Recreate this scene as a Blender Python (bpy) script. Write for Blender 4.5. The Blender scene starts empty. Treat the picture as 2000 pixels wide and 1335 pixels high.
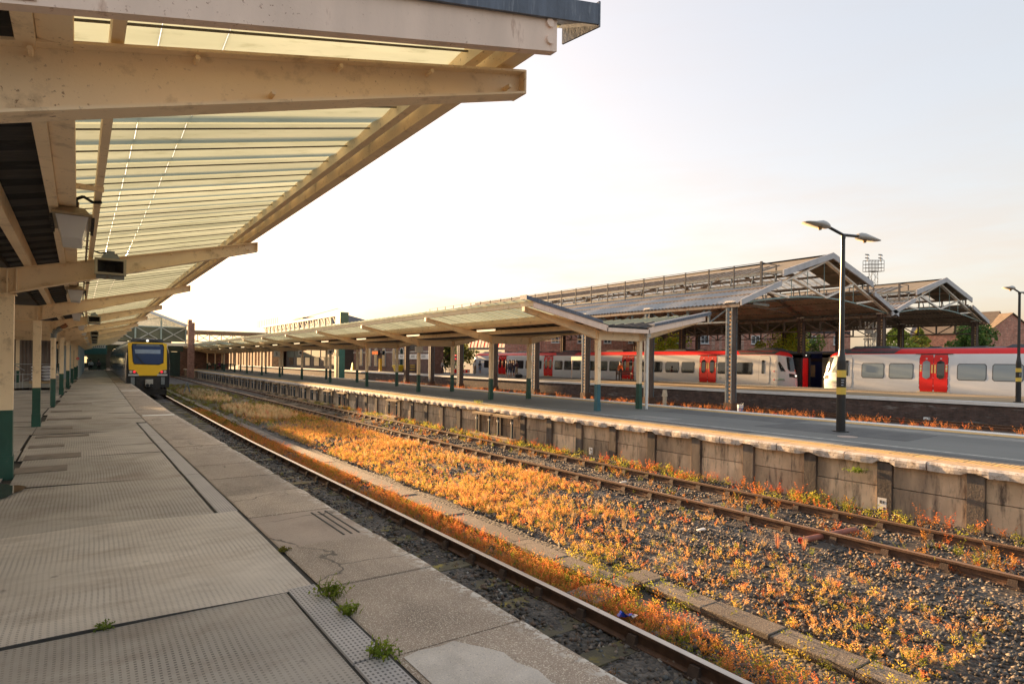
import bpy, math, random
import numpy as np
from mathutils import Vector, Matrix
random.seed(7); rng = np.random.default_rng(7)
S = bpy.context.scene
COL = S.collection

# ------------------------------------------------------------------ camera
TH = math.radians(35.2); CT, ST = math.cos(TH), math.sin(TH)
EYE = 1.65; ROLL = 0.0125; FPX = 1200.0
cd = bpy.data.cameras.new('camera'); cam = bpy.data.objects.new('camera', cd); COL.objects.link(cam)
cd.sensor_width = 36.0; cd.lens = 36.0*FPX/2000.0
cd.shift_y = 40.08/2000.0
cd.clip_start = 0.05; cd.clip_end = 3000
cam.matrix_world = Matrix.Translation((0, 0, EYE)) @ Matrix.Rotation(-TH, 4, 'Z') @ Matrix.Rotation(math.radians(90), 4, 'X') @ Matrix.Rotation(ROLL, 4, 'Z')
S.camera = cam

# ------------------------------------------------------------------ sky, sun, exposure
SUN_EL = math.radians(8.0); SUN_AZ = math.radians(-3.5)      # azimuth from +Y towards +X
w = bpy.data.worlds.new('World'); S.world = w; w.use_nodes = True
nt = w.node_tree; nt.nodes.clear()
sky = nt.nodes.new('ShaderNodeTexSky'); sky.sky_type = 'NISHITA'; sky.sun_disc = False
sky.sun_elevation = SUN_EL; sky.sun_rotation = SUN_AZ
sky.altitude = 20; sky.air_density = 1.0; sky.dust_density = 4.0; sky.ozone_density = 1.6
bg = nt.nodes.new('ShaderNodeBackground'); bg.inputs['Strength'].default_value = 0.15
wo = nt.nodes.new('ShaderNodeOutputWorld')
hs = nt.nodes.new('ShaderNodeHueSaturation'); hs.inputs['Saturation'].default_value = 1.25; hs.inputs['Value'].default_value = 1.0
tn = nt.nodes.new('ShaderNodeMix'); tn.data_type = 'RGBA'; tn.blend_type = 'MULTIPLY'; tn.inputs[0].default_value = 1.0; tn.inputs[7].default_value = (1.075, .955, .90, 1)   # hazy warm evening air
gm = nt.nodes.new('ShaderNodeGamma'); gm.inputs[1].default_value = .36
nt.links.new(sky.outputs[0], gm.inputs[0]); nt.links.new(gm.outputs[0], hs.inputs['Color']); nt.links.new(hs.outputs[0], tn.inputs[6]); 
# faint streaks of evening cloud, kept low over the horizon all the way round
tc = nt.nodes.new('ShaderNodeTexCoord'); vm = nt.nodes.new('ShaderNodeVectorMath'); vm.operation = 'MULTIPLY'; vm.inputs[1].default_value = (3.0, 3.0, 17.0)
nz = nt.nodes.new('ShaderNodeTexNoise'); nz.inputs['Scale'].default_value = 1.25; nz.inputs['Detail'].default_value = 7; nz.inputs['Roughness'].default_value = .6
mr = nt.nodes.new('ShaderNodeMapRange'); mr.inputs[1].default_value = .42; mr.inputs[2].default_value = .64; mr.inputs[4].default_value = .9
sx_ = nt.nodes.new('ShaderNodeSeparateXYZ'); hz_ = nt.nodes.new('ShaderNodeMapRange'); hz_.inputs[1].default_value = .05; hz_.inputs[2].default_value = .34; hz_.inputs[3].default_value = 1; hz_.inputs[4].default_value = .12
ml = nt.nodes.new('ShaderNodeMath'); ml.operation = 'MULTIPLY'; cm = nt.nodes.new('ShaderNodeMix'); cm.data_type = 'RGBA'; cm.blend_type = 'MULTIPLY'; cm.inputs[7].default_value = (1.02, .90, .81, 1)
L_ = nt.links.new
L_(tc.outputs['Generated'], vm.inputs[0]); L_(vm.outputs[0], nz.inputs['Vector']); L_(nz.outputs['Fac'], mr.inputs[0]); L_(tc.outputs['Generated'], sx_.inputs[0]); L_(sx_.outputs[2], hz_.inputs[0])
L_(mr.outputs[0], ml.inputs[0]); L_(hz_.outputs[0], ml.inputs[1]); L_(ml.outputs[0], cm.inputs[0]); L_(tn.outputs[2], cm.inputs[6]); L_(cm.outputs[2], bg.inputs[0]); nt.links.new(bg.outputs[0], wo.inputs[0])
sd = bpy.data.lights.new('sun', 'SUN'); sd.energy = 5.0; sd.color = (1.0, 0.62, 0.30); sd.angle = math.radians(0.6)
sun = bpy.data.objects.new('sun', sd); COL.objects.link(sun)
tosun = Vector((math.sin(SUN_AZ)*math.cos(SUN_EL), math.cos(SUN_AZ)*math.cos(SUN_EL), math.sin(SUN_EL)))
sun.rotation_euler = tosun.to_track_quat('Z', 'Y').to_euler()
S.view_settings.view_transform = 'Standard'; S.view_settings.look = 'None'
S.view_settings.exposure = 2.38; S.view_settings.gamma = 1.0
S.view_settings.use_curve_mapping = False

# ------------------------------------------------------------------ helpers
def bend(y):                                   # the line of the tracks eases to the right far away
    return 0.018*(y-22) if y > 22 else 0.0
def at(px, py, depth):                         # a point seen at (px,py) of the 2000 px wide photograph, at a depth in metres
    dx, dy = px-1000.0, py-667.5
    a = dx*math.cos(ROLL)+dy*math.sin(ROLL); b = -dx*math.sin(ROLL)+dy*math.cos(ROLL)
    r = a/FPX; u = -(b-40.08)/FPX
    return Vector(((ST+r*CT)*depth, (CT-r*ST)*depth, EYE+u*depth))

W0 = {}
def parent_to(o, p):
    o.parent = p
def tag(o, label=None, cat=None, group=None, kind=None):
    if label: o['label'] = label
    if cat: o['category'] = cat
    if group: o['group'] = group
    if kind: o['kind'] = kind
    return o
def thing(name, label=None, cat=None, loc=(0, 0, 0), group=None, kind=None):
    o = bpy.data.objects.new(name, None); COL.objects.link(o); o.empty_display_size = .3
    o.location = loc; W0[o.name] = Vector(loc)
    return tag(o, label, cat, group, kind)
def worldloc(p):
    return W0.get(p.name, Vector((0, 0, 0)))

class MB:
    def __init__(s): s.v = []; s.f = []; s.m = []
    def add(s, pts, faces, m=0):
        b = len(s.v); s.v.extend([tuple(p) for p in pts])
        for f in faces: s.f.append(tuple(i+b for i in f)); s.m.append(m)
    def hexa(s, p, m=0):                       # p: 4 bottom ccw, 4 top
        s.add(p, [(3,2,1,0),(4,5,6,7),(0,1,5,4),(1,2,6,5),(2,3,7,6),(3,0,4,7)], m)
    def box(s, x0, x1, y0, y1, z0, z1, m=0):
        s.hexa([(x0,y0,z0),(x1,y0,z0),(x1,y1,z0),(x0,y1,z0),(x0,y0,z1),(x1,y0,z1),(x1,y1,z1),(x0,y1,z1)], m)
    def bar(s, p, q, w, h=None, m=0, up=(0,0,1)):
        p, q = Vector(p), Vector(q); h = h or w
        d = (q-p).normalized(); u = Vector(up)
        if abs(d.dot(u)) > .98: u = Vector((1,0,0))
        r = d.cross(u).normalized(); u = r.cross(d).normalized()
        r *= w/2; u *= h/2
        s.hexa([p-r-u, p+r-u, q+r-u, q-r-u, p-r+u, p+r+u, q+r+u, q-r+u], m)
    def tube(s, p, q, r, n=8, r2=None, m=0, caps=True):
        p, q = Vector(p), Vector(q); r2 = r if r2 is None else r2
        d = (q-p).normalized(); u = Vector((0,0,1)) if abs(d.z) < .95 else Vector((1,0,0))
        a = d.cross(u).normalized(); b = a.cross(d)
        P = [p+(a*math.cos(t)+b*math.sin(t))*r for t in [2*math.pi*i/n for i in range(n)]]
        Q = [q+(a*math.cos(t)+b*math.sin(t))*r2 for t in [2*math.pi*i/n for i in range(n)]]
        F = [(i, (i+1) % n, n+(i+1) % n, n+i) for i in range(n)]
        if caps: F += [tuple(range(n-1, -1, -1)), tuple(range(n, 2*n))]
        s.add(P+Q, F, m)
    def path(s, pts, r, n=6, m=0):
        for a, b in zip(pts, pts[1:]): s.tube(a, b, r, n, m=m)
    def prism(s, prof, axis, a, b, m=0):       # closed 2-D profile swept along an axis
        n = len(prof)
        if axis == 'y': A = [(x, a, z) for x, z in prof]; B = [(x, b, z) for x, z in prof]
        elif axis == 'x': A = [(a, y, z) for y, z in prof]; B = [(b, y, z) for y, z in prof]
        else: A = [(x, y, a) for x, y in prof]; B = [(x, y, b) for x, y in prof]
        s.add(A+B, [(i, (i+1) % n, n+(i+1) % n, n+i) for i in range(n)]+[tuple(range(n-1, -1, -1)), tuple(range(n, 2*n))], m)
    def grid(s, rows, m=0, close=False):       # rows: list of equal-length point lists
        b = len(s.v); n = len(rows[0])
        for r in rows: s.v.extend([tuple(p) for p in r])
        for i in range(len(rows)-1):
            for j in range(n if close else n-1):
                k = (j+1) % n
                s.f.append((b+i*n+j, b+i*n+k, b+(i+1)*n+k, b+(i+1)*n+j)); s.m.append(m if not callable(m) else m(i, j))
    def quad(s, a, b, c, d, m=0): s.add([a, b, c, d], [(0,1,2,3)], m)
    def build(s, name, mats, parent=None, smooth=False, origin=None, fix=True):
        if not isinstance(mats, (list, tuple)): mats = [mats]
        me = bpy.data.meshes.new(name)
        off = worldloc(parent) if parent is not None else Vector((0,0,0))
        if origin is not None: off = off+Vector(origin)
        me.from_pydata([(x-off.x, y-off.y, z-off.z) for x, y, z in s.v], [], s.f)
        for mt in mats: me.materials.append(mt)
        me.polygons.foreach_set('material_index', s.m)
        if fix:
            import bmesh
            bm = bmesh.new(); bm.from_mesh(me); bmesh.ops.recalc_face_normals(bm, faces=bm.faces); bm.to_mesh(me); bm.free()
        if smooth: me.polygons.foreach_set('use_smooth', [True]*len(me.polygons))
        me.update()
        o = bpy.data.objects.new(name, me); COL.objects.link(o)
        if origin is not None: o.location = origin
        W0[o.name] = off if parent is not None or origin is not None else Vector((0,0,0))
        if parent is not None: parent_to(o, parent)
        return o
def dup(o, parent=None, delta=(0,0,0)):        # copy of one object sharing its mesh
    c = o.copy(); COL.objects.link(c)
    if parent is not None: c.parent = parent
    c.location = Vector(o.location)+Vector(delta)
    return c
def copy_tree(root, loc, label=None, group=None, rotz=None):
    r = root.copy(); COL.objects.link(r); r.location = loc
    W0[r.name] = Vector(loc)
    if rotz is not None: r.rotation_euler = (0, 0, rotz)
    if label: r['label'] = label
    if group: r['group'] = group
    for ch in list(root.children):
        c = ch.copy(); COL.objects.link(c); c.parent = r
        for g in ch.children:
            d = g.copy(); COL.objects.link(d); d.parent = c
    return r
def mesh_np(name, verts, faces_flat, nper, mats, matidx=None, cols=None, parent=None):
    # big meshes: verts (N,3), faces_flat (F*nper)
    me = bpy.data.meshes.new(name); nf = len(faces_flat)//nper
    me.vertices.add(len(verts)); me.vertices.foreach_set('co', np.asarray(verts, np.float32).ravel())
    me.loops.add(len(faces_flat)); me.loops.foreach_set('vertex_index', np.asarray(faces_flat, np.int32))
    me.polygons.add(nf)
    me.polygons.foreach_set('loop_start', np.arange(0, nf*nper, nper, dtype=np.int32))
    me.polygons.foreach_set('loop_total', np.full(nf, nper, np.int32))
    for mt in mats: me.materials.append(mt)
    if matidx is not None: me.polygons.foreach_set('material_index', np.asarray(matidx, np.int32))
    if cols is not None:
        at_ = me.attributes.new('tint', 'FLOAT_COLOR', 'POINT')
        c4 = np.ones((len(verts), 4), np.float32); c4[:, :3] = cols
        at_.data.foreach_set('color', c4.ravel())
    me.update(); me.validate()
    o = bpy.data.objects.new(name, me); COL.objects.link(o)
    if parent is not None: parent_to(o, parent)
    return o

# ------------------------------------------------------------------ materials
class NT:
    def __init__(s, name):
        s.mat = bpy.data.materials.new(name); s.mat.use_nodes = True
        s.t = s.mat.node_tree; s.t.nodes.clear()
        s.out = s.n('ShaderNodeOutputMaterial')
    def n(s, typ, **kw):
        nd = s.t.nodes.new(typ)
        for k, v in kw.items(): setattr(nd, k, v)
        return nd
    def l(s, a, b): s.t.links.new(a, b)
    def pos(s):
        if not hasattr(s, '_p'): s._p = s.n('ShaderNodeNewGeometry')
        return s._p.outputs['Position']
    def vmul(s, v, xyz):
        m = s.n('ShaderNodeVectorMath', operation='MULTIPLY'); s.l(v, m.inputs[0]); m.inputs[1].default_value = xyz
        return m.outputs[0]
    def noise(s, scale, detail=4, rough=.55, vec=None, stretch=None, dist=0):
        nd = s.n('ShaderNodeTexNoise'); nd.inputs['Scale'].default_value = scale; nd.inputs['Detail'].default_value = detail
        nd.inputs['Roughness'].default_value = rough; nd.inputs['Distortion'].default_value = dist
        v = vec if vec is not None else s.pos()
        if stretch: v = s.vmul(v, stretch)
        s.l(v, nd.inputs['Vector']); return nd.outputs['Fac']
    def ramp(s, fac, lo, hi, a=0., b=1.):
        m = s.n('ShaderNodeMapRange'); s.l(fac, m.inputs[0])
        m.inputs[1].default_value = lo; m.inputs[2].default_value = hi; m.inputs[3].default_value = a; m.inputs[4].default_value = b
        return m.outputs[0]
    def math(s, op, a, b=None, clamp=False):
        m = s.n('ShaderNodeMath', operation=op); m.use_clamp = clamp
        for i, x in enumerate((a, b)):
            if x is None: continue
            if isinstance(x, (int, float)): m.inputs[i].default_value = x
            else: s.l(x, m.inputs[i])
        return m.outputs[0]
    def mix(s, fac, a, b):
        m = s.n('ShaderNodeMix', data_type='RGBA')
        if isinstance(fac, (int, float)): m.inputs[0].default_value = fac
        else: s.l(fac, m.inputs[0])
        for i, x in ((6, a), (7, b)):
            if isinstance(x, (tuple, list)): m.inputs[i].default_value = (*x[:3], 1)
            else: s.l(x, m.inputs[i])
        return m.outputs[2]
    def mulcol(s, c, f):
        m = s.n('ShaderNodeMix', data_type='RGBA', blend_type='MULTIPLY'); m.inputs[0].default_value = 1
        s.l(c, m.inputs[6])
        cb = s.n('ShaderNodeCombineColor'); [s.l(f, cb.inputs[i]) for i in range(3)]
        s.l(cb.outputs[0], m.inputs[7]); return m.outputs[2]
    def bsdf(s, col, rough=.6, metal=0., bump=None, bstr=.3, bdist=.01, spec=.5, coat=0):
        b = s.n('ShaderNodeBsdfPrincipled')
        if isinstance(col, (tuple, list)): b.inputs['Base Color'].default_value = (*col[:3], 1)
        else: s.l(col, b.inputs['Base Color'])
        if isinstance(rough, (int, float)): b.inputs['Roughness'].default_value = rough
        else: s.l(rough, b.inputs['Roughness'])
        b.inputs['Metallic'].default_value = metal; b.inputs['Specular IOR Level'].default_value = spec
        b.inputs['Coat Weight'].default_value = coat
        if bump is not None:
            bp = s.n('ShaderNodeBump'); bp.inputs['Strength'].default_value = bstr; bp.inputs['Distance'].default_value = bdist
            s.l(bump, bp.inputs['Height']); s.l(bp.outputs[0], b.inputs['Normal'])
        s.l(b.outputs[0], s.out.inputs[0]); return b
    def objrand(s, lo, hi):
        o = s.n('ShaderNodeObjectInfo'); return s.ramp(o.outputs['Random'], 0, 1, lo, hi)
MATS = {}
def M(name, c, rough=.6, var=.18, scale=2.5, bump=0, bscale=60, metal=0, dirt=None, dscale=6, dlo=.55, dhi=.7, rand=0, stretch=None, spec=.5, coat=0, flake=None):
    if name in MATS: return MATS[name]
    t = NT(name)
    c1 = tuple(x*(1-var) for x in c); c2 = tuple(min(1, x*(1+var)) for x in c)
    col = t.mix(t.ramp(t.noise(scale, 5, stretch=stretch), .3, .7), c1, c2)
    if dirt is not None: col = t.mix(t.ramp(t.noise(dscale, 6, .65, stretch=stretch), dlo, dhi), col, dirt)
    if flake is not None: col = t.mix(t.math('MULTIPLY', t.ramp(t.noise(38, 5, .7), .61, .66), t.ramp(t.noise(1.7, 4), .42, .6)), col, flake)
    if rand: col = t.mulcol(col, t.objrand(1-rand, 1+rand))
    t.bsdf(col, rough, metal, t.noise(bscale, 4) if bump else None, bump, spec=spec, coat=coat)
    MATS[name] = t.mat; return t.mat
RUST = (.16, .06, .022)
cream = M('cream paint', (.93, .72, .47), .5, .08, 1.5, .12, 90, dirt=(.42, .28, .15), dscale=5, dlo=.56, dhi=.8, flake=(.26, .13, .06))
creamdirty = M('rust stained cream paint', (.86, .66, .53), .55, .1, 1.5, .15, 60, dirt=(.34, .14, .06), dscale=3.0, dlo=.64, dhi=.78, stretch=(3, 3, .7), flake=(.3, .12, .05))
green = M('dark green paint', (.012, .075, .052), .38, .2, 3, .05, 40, dirt=(.05, .09, .07), dscale=12, dlo=.6, dhi=.75)
teal = M('teal paint', (.035, .13, .16), .4, .15, 3)
blackpaint = M('black paint', (.012, .013, .015), .35, .2, 4)
yellowband = M('yellow band', (.72, .5, .08), .5, .08)
lead = M('lead flashing', (.10, .12, .16), .5, .3, 4, .3, 30, dirt=(.22, .24, .28), dscale=10, stretch=(4, 4, .5))
darksheet = M('dark roof sheet', (.022, .02, .02), .7, .3, 2.5, .2, 30, dirt=(.07, .06, .05), dscale=5, stretch=(.6, 3, 1))
rust = M('rusty steel', (.11, .055, .03), .75, .35, 8, .3, 80)
railtop = M('worn rail head', (.50, .44, .38), .28, .1, 5, metal=.9)
railtoprust = M('rusted rail head', (.30, .17, .09), .42, .2, 6, metal=.55)
sleeper = M('old timber sleeper', (.06, .045, .033), .85, .35, 5, .5, 40, dirt=(.14, .12, .04), dscale=3, dlo=.6, dhi=.7, rand=.3)
steelgrey = M('painted grey steel', (.20, .22, .22), .5, .2, 3, dirt=(.13, .07, .04), dscale=5)
greyblue = M('weathered blue grey steel', (.17, .21, .23), .55, .25, 4, .2, 60, dirt=(.13, .075, .045), dscale=7, dlo=.5, dhi=.66)
whitepaint = M('white paint', (.74, .72, .68), .5, .06, 3, dirt=(.4, .35, .3), dscale=8, dlo=.62, dhi=.8)
bargegrey = M('pale grey barge board', (.46, .45, .46), .5, .12, 2)
darkglass = M('dark glass', (.015, .02, .024), .06, .2, spec=.8)
blackrub = M('black rubber', (.014, .014, .014), .7, .2)
darksteel = M('grimy underframe', (.035, .03, .026), .7, .35, 5, .2, 40)
red = M('red train paint', (.78, .012, .010), .4, .04, coat=.08)
silver = M('pale grey train paint', (.735, .745, .755), .34, .04, .7, coat=.15)
roofdark = M('dark train roof', (.06, .065, .07), .5, .2, 3)
yellowtrain = M('yellow train paint', (.98, .56, .008), .3, .04, coat=.3)
navy = M('navy train paint', (.018, .034, .10), .25, .1, coat=.3)
# ================================================================== SETTING: ground, platforms, tracks
def ballast_mat():
    t = NT('ballast')
    v = t.n('ShaderNodeTexVoronoi'); v.inputs['Scale'].default_value = 22; t.l(t.pos(), v.inputs['Vector'])
    base = t.mix(t.ramp(t.noise(1.3, 5), .35, .65), (.05, .043, .036), (.11, .095, .08))
    cc = t.mix(.55, base, v.outputs['Color'])
    sep = t.n('ShaderNodeSeparateColor'); t.l(v.outputs['Color'], sep.inputs[0])
    col = t.mulcol(base, t.ramp(sep.outputs[0], 0, 1, .5, 1.7))
    t.bsdf(col, .85, 0, t.math('MULTIPLY', v.outputs['Distance'], -1), .9, .03)
    return t.mat
def stone_mat():
    t = NT('ballast stone')
    at_ = t.n('ShaderNodeAttribute'); at_.attribute_name = 'tint'
    t.bsdf(t.mulcol(at_.outputs['Color'], t.ramp(t.noise(40, 3), .3, .7, .75, 1.2)), .8, 0, t.noise(150, 3), .3, .004)
    return t.mat
ballast = ballast_mat(); stonem = stone_mat()
earth = M('earth', (.08, .07, .05), .9, .3, .3)
g = MB(); g.quad((-900, -400, -1.3), (900, -400, -1.3), (900, 1500, -1.3), (-900, 1500, -1.3))
tag(g.build('ground', earth), kind='structure')
# track bed between the two platforms, and the one beyond the island
def bed(name, x0, x1, y0, y1, z, nx, ny, amp):
    rows = []
    for i in range(ny+1):
        y = y0+(y1-y0)*(i/ny)**1.7
        rows.append([(x0+(x1-x0)*j/nx+bend(y), y, z+amp*(math.sin(3.1*j+y*1.7)*math.sin(y*.9+j)*.5+rng.normal()*.35)) for j in range(nx+1)])
    b = MB(); b.grid(rows); return tag(b.build(name, ballast, smooth=True), kind='structure')
bed('trackbed', 2.25, 12.35, -2.5, 170, -1.045, 40, 140, .03)
bed('far_trackbed', 19.2, 34.6, -6, 170, -1.03, 24, 70, .03)

# ---- near platform
def concrete(name, c1, c2, edge=None, speck=.5, bump=.5):
    t = NT(name)
    col = t.mix(t.ramp(t.noise(1.6, 6, .6), .3, .7), c1, c2)
    col = t.mix(t.ramp(t.noise(.9, 4, .6, stretch=(2.2, 1, 1)), .52, .72, 0, .55), col, tuple(x*.5 for x in c1))
    sp = t.noise(120, 2, .5)
    col = t.mix(t.ramp(sp, .57, .62, 0, speck), col, (.80, .70, .54))
    col = t.mix(t.ramp(t.noise(95, 2, .5), .62, .72, 0, .6), col, (.03, .026, .022))
    if edge is not None:
        sx = t.n('ShaderNodeSeparateXYZ'); t.l(t.pos(), sx.inputs[0])
        e = t.math('SUBTRACT', sx.outputs[0], t.math('MULTIPLY', t.math('MAXIMUM', t.math('SUBTRACT', sx.outputs[1], 22.), 0.), .018))
        m = t.math('MULTIPLY', t.ramp(e, edge-.15, edge-.03), t.ramp(t.noise(14, 5, .7), .50, .54))
        m = t.math('MULTIPLY', m, t.ramp(t.noise(2.2, 2), .36, .48))
        col = t.mix(m, col, (.68, .62, .54))
    vc = t.n('ShaderNodeTexVoronoi', feature='DISTANCE_TO_EDGE'); vc.inputs['Scale'].default_value = .55
    av = t.n('ShaderNodeVectorMath', operation='ADD'); n2 = t.n('ShaderNodeTexNoise'); n2.inputs['Scale'].default_value = 2.2; n2.inputs['Detail'].default_value = 6; t.l(t.pos(), n2.inputs['Vector']); t.l(t.pos(), av.inputs[0]); t.l(t.vmul(n2.outputs['Color'], (.5, .5, .5)), av.inputs[1]); t.l(av.outputs[0], vc.inputs['Vector'])
    col = t.mix(t.math('MULTIPLY', t.ramp(vc.outputs['Distance'], .002, .007, .75, 0), t.ramp(t.noise(.7, 3), .45, .55)), col, (.04, .033, .027))
    col = t.mulcol(col, t.objrand(.8, 1.12))
    t.bsdf(col, .78, 0, t.noise(60, 5, .6), bump, .006)
    return t.mat
slabm = concrete('coping concrete', (.27, .20, .148), (.42, .32, .24), edge=2.35, speck=.75)
smoothslab = concrete('smooth coping concrete', (.46, .35, .27), (.54, .42, .33), edge=2.35, speck=.1, bump=.15)
patchm = concrete('pale concrete patch', (.34, .29, .245), (.60, .53, .46), speck=.35, bump=.9)
asphalt = M('old asphalt', (.075, .066, .056), .9, .3, 3, .5, 120)
seamm = M('dark joint filler', (.055, .05, .045), .9, .3, 6, .5, 80)
def rubber(k=1., nm='dimpled rubber mat', dk=.85):
    t = NT(nm)
    wv = t.n('ShaderNodeVectorMath', operation='ADD')
    nz = t.n('ShaderNodeTexNoise'); nz.inputs['Scale'].default_value = .8; nz.inputs['Detail'].default_value = 2; t.l(t.pos(), nz.inputs['Vector'])
    sc = t.vmul(nz.outputs['Color'], (.06, .06, 0)); t.l(t.pos(), wv.inputs[0]); t.l(sc, wv.inputs[1])
    sx = t.n('ShaderNodeSeparateXYZ'); t.l(wv.outputs[0], sx.inputs[0])
    a = t.math('SINE', t.math('MULTIPLY', sx.outputs[0], 2*math.pi/.036))
    b = t.math('SINE', t.math('MULTIPLY', sx.outputs[1], 2*math.pi/.030))
    d = t.math('MULTIPLY', t.ramp(a, .15, .55), t.ramp(b, -.1, .35))
    worn = t.ramp(t.noise(.75, 4, .6), .36, .6)
    big = t.ramp(t.noise(.5, 5, .6), .32, .68)
    col = t.mix(big, tuple(k*v for v in (.40, .35, .295)), tuple(k*v for v in (.58, .505, .425)))
    col = t.mix(t.ramp(t.noise(2.3, 6, .65, stretch=(.7, 1.4, 1)), .5, .72, 0, .55), col, tuple(k*v for v in (.27, .205, .155)))
    col = t.mulcol(col, t.objrand(.88, 1.1))
    col = t.mix(t.math('MULTIPLY', d, t.ramp(worn, 0, 1, .12, dk)), col, tuple(k*v for v in (.13, .11, .09)))
    col = t.mix(t.ramp(t.noise(34, 2), .74, .78, 0, .6), col, (.5, .45, .38))
    col = t.mix(t.math('MULTIPLY', t.ramp(t.noise(.42, 6, .7, dist=1.2), .5, .66), .55), col, tuple(k*v for v in (.24, .175, .125)))
    col = t.mix(t.ramp(t.noise(5.5, 5, .6), .66, .74, 0, .5), col, (.06, .05, .045))
    h = t.math('ADD', t.math('MULTIPLY', d, -.5), t.math('MULTIPLY', t.noise(70, 4), .25))
    t.bsdf(col, t.ramp(t.noise(1.5, 4), .3, .7, .55, .8), 0, h, .55, .006, spec=.35)
    return t.mat
rubberm = rubber(.95); rubberpale = rubber(1.3, 'pale dusty rubber mat', .7); rubberdark = rubber(.72, 'dark grey rubber mat', .8)
def strip():
    t = NT('dimpled grey edge strip')
    sx = t.n('ShaderNodeSeparateXYZ'); t.l(t.pos(), sx.inputs[0])
    a = t.math('SINE', t.math('MULTIPLY', sx.outputs[0], 2*math.pi/.027))
    b = t.math('SINE', t.math('MULTIPLY', sx.outputs[1], 2*math.pi/.036))
    d = t.math('MULTIPLY', t.ramp(a, 0, .4), t.ramp(b, -.2, .2))
    col = t.mix(t.ramp(t.noise(3, 5), .3, .7), (.34, .31, .29), (.44, .40, .37))
    col = t.mix(t.math('MULTIPLY', d, .8), col, (.06, .055, .055))
    t.bsdf(col, .6, 0, t.math('MULTIPLY', d, -1), .5, .004); return t.mat
stripm = strip()
body = MB()
ys = [-6, 22]+[22+6*i for i in range(1, 26)]
for a, b in zip(ys, ys[1:]):
    body.hexa([(-16, a, -1.3), (2.28+bend(a), a, -1.3), (2.28+bend(b), b, -1.3), (-16, b, -1.3), (-16, a, -.025), (2.28+bend(a), a, -.025), (2.28+bend(b), b, -.025), (-16, b, -.025)])
nearp = tag(body.build('near_platform', asphalt), kind='structure')
# coping slabs with recessed joints
yj = [-.6, .65, 1.92, 3.17, 4.40, 5.53, 6.76]
while yj[-1] < 98: yj.append(yj[-1]+1.235+random.uniform(-.04, .04))
for i, (a, b) in enumerate(zip(yj, yj[1:])):
    q = MB(); g1 = .007+random.random()*.006; xo = 1.455; dz = random.uniform(-.004, .004)
    sm = (a == 5.53)
    n = 7 if b < 25 else 2
    e0 = [(2.345+bend(a+(b-a)*k/n)+(random.uniform(-.012, .01) if b < 25 else 0)) for k in range(n+1)]
    yy = [a+g1+(b-a-2*g1)*k/n for k in range(n+1)]
    top = [[(xo+bend(y), y, dz), (xo+.015+bend(y), y, dz+.006), (2.2+bend(y), y, dz+.006), (e-.012, y, dz+.006), (e, y, dz-.012), (e-.01, y, -.16)] for y, e in zip(yy, e0)]
    q.grid(top)
    q.add([p for p in top[0]]+[(xo+bend(a), a+g1, -.16)], [(0, 1, 2, 3, 4, 5, 6)]); q.add([p for p in top[-1]]+[(xo+bend(b), b-g1, -.16)], [(6, 5, 4, 3, 2, 1, 0)])
    if sm:
        for k in range(3): q.box(2.06+.075*k, 2.078+.075*k, a+.12, b-.1, .0055, .0075, 1)
    q.build('coping_slab', [smoothslab if sm else slabm, seamm], nearp)
q = MB()                                                          # filler between mats and slabs
q.hexa([(1.20, -.6, -.03), (1.47, -.6, -.03), (1.47, 22, -.03), (1.20, 22, -.03), (1.20, -.6, -.006), (1.47, -.6, -.006), (1.47, 22, -.006), (1.20, 22, -.006)])
q.hexa([(1.20, 22, -.03), (1.47, 22, -.03), (2.8, 96, -.03), (2.55, 96, -.03), (1.20, 22, -.006), (1.47, 22, -.006), (2.8, 96, -.006), (2.55, 96, -.006)])
q.build('joint_strip', seamm, nearp)
def matslab(x0, x1, y0, y1, z, mat, name, wav=.012, bulge=0.):
    nx, ny = 12, 12; rows = []
    ph = random.uniform(0, 6)
    for i in range(ny+1):
        r = []
        for j in range(nx+1):
            u, v = j/nx, i/ny
            x = x0+(x1-x0)*u; y = y0+(y1-y0)*v
            if i == 0: y += wav*math.sin(u*5+ph)
            if i == ny: y += wav*math.sin(u*5+ph+1)+bulge*math.exp(-((u-.45)/.25)**2)
            lift = .008*math.sin(x*2.1+ph)*math.sin(y*1.7+ph)+.006*(bulge > 0)*math.exp(-((v-1)/.2)**2)
            r.append((x+bend(y), y, z+lift))
        rows.append(r)
    q = MB(); q.grid(rows)
    ring = [p for p in rows[0]]+[r[-1] for r in rows[1:]]+[p for p in rows[-1][::-1][1:]]+[r[0] for r in rows[::-1][1:]]
    q.grid([ring, [(x, y, -.028) for x, y, z in ring]], m=1)
    return q.build(name, [mat, seamm], nearp, smooth=False)
matslab(-.93, 1.215, -.5, 4.452, .006, rubberdark, 'rubber_mat')
matslab(-3.4, -.95, -.5, 4.40, .006, rubberdark, 'rubber_mat')
matslab(-.6, 1.41, 4.464, 7.12, .011, rubberpale, 'rubber_mat', .012, .10)
matslab(-3.4, -.62, 4.43, 6.5, .012, rubberpale, 'rubber_mat', .02)
y = 7.14
for i in range(40):
    if y > 90: break
    L = random.choice([1.35, 2.0, 2.6, 2.9])
    matslab(-.72+random.uniform(-.1, .1), 1.20 if y < 17 else 1.43, y+.02, y+L, .005+random.uniform(0, .004), rubberm, 'rubber_mat', .015)
    matslab(-3.4, -.8+random.uniform(-.03, .03), y+.03 if i else 6.55, y+L, .006, rubberm, 'rubber_mat', .015)
    y += L
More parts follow.
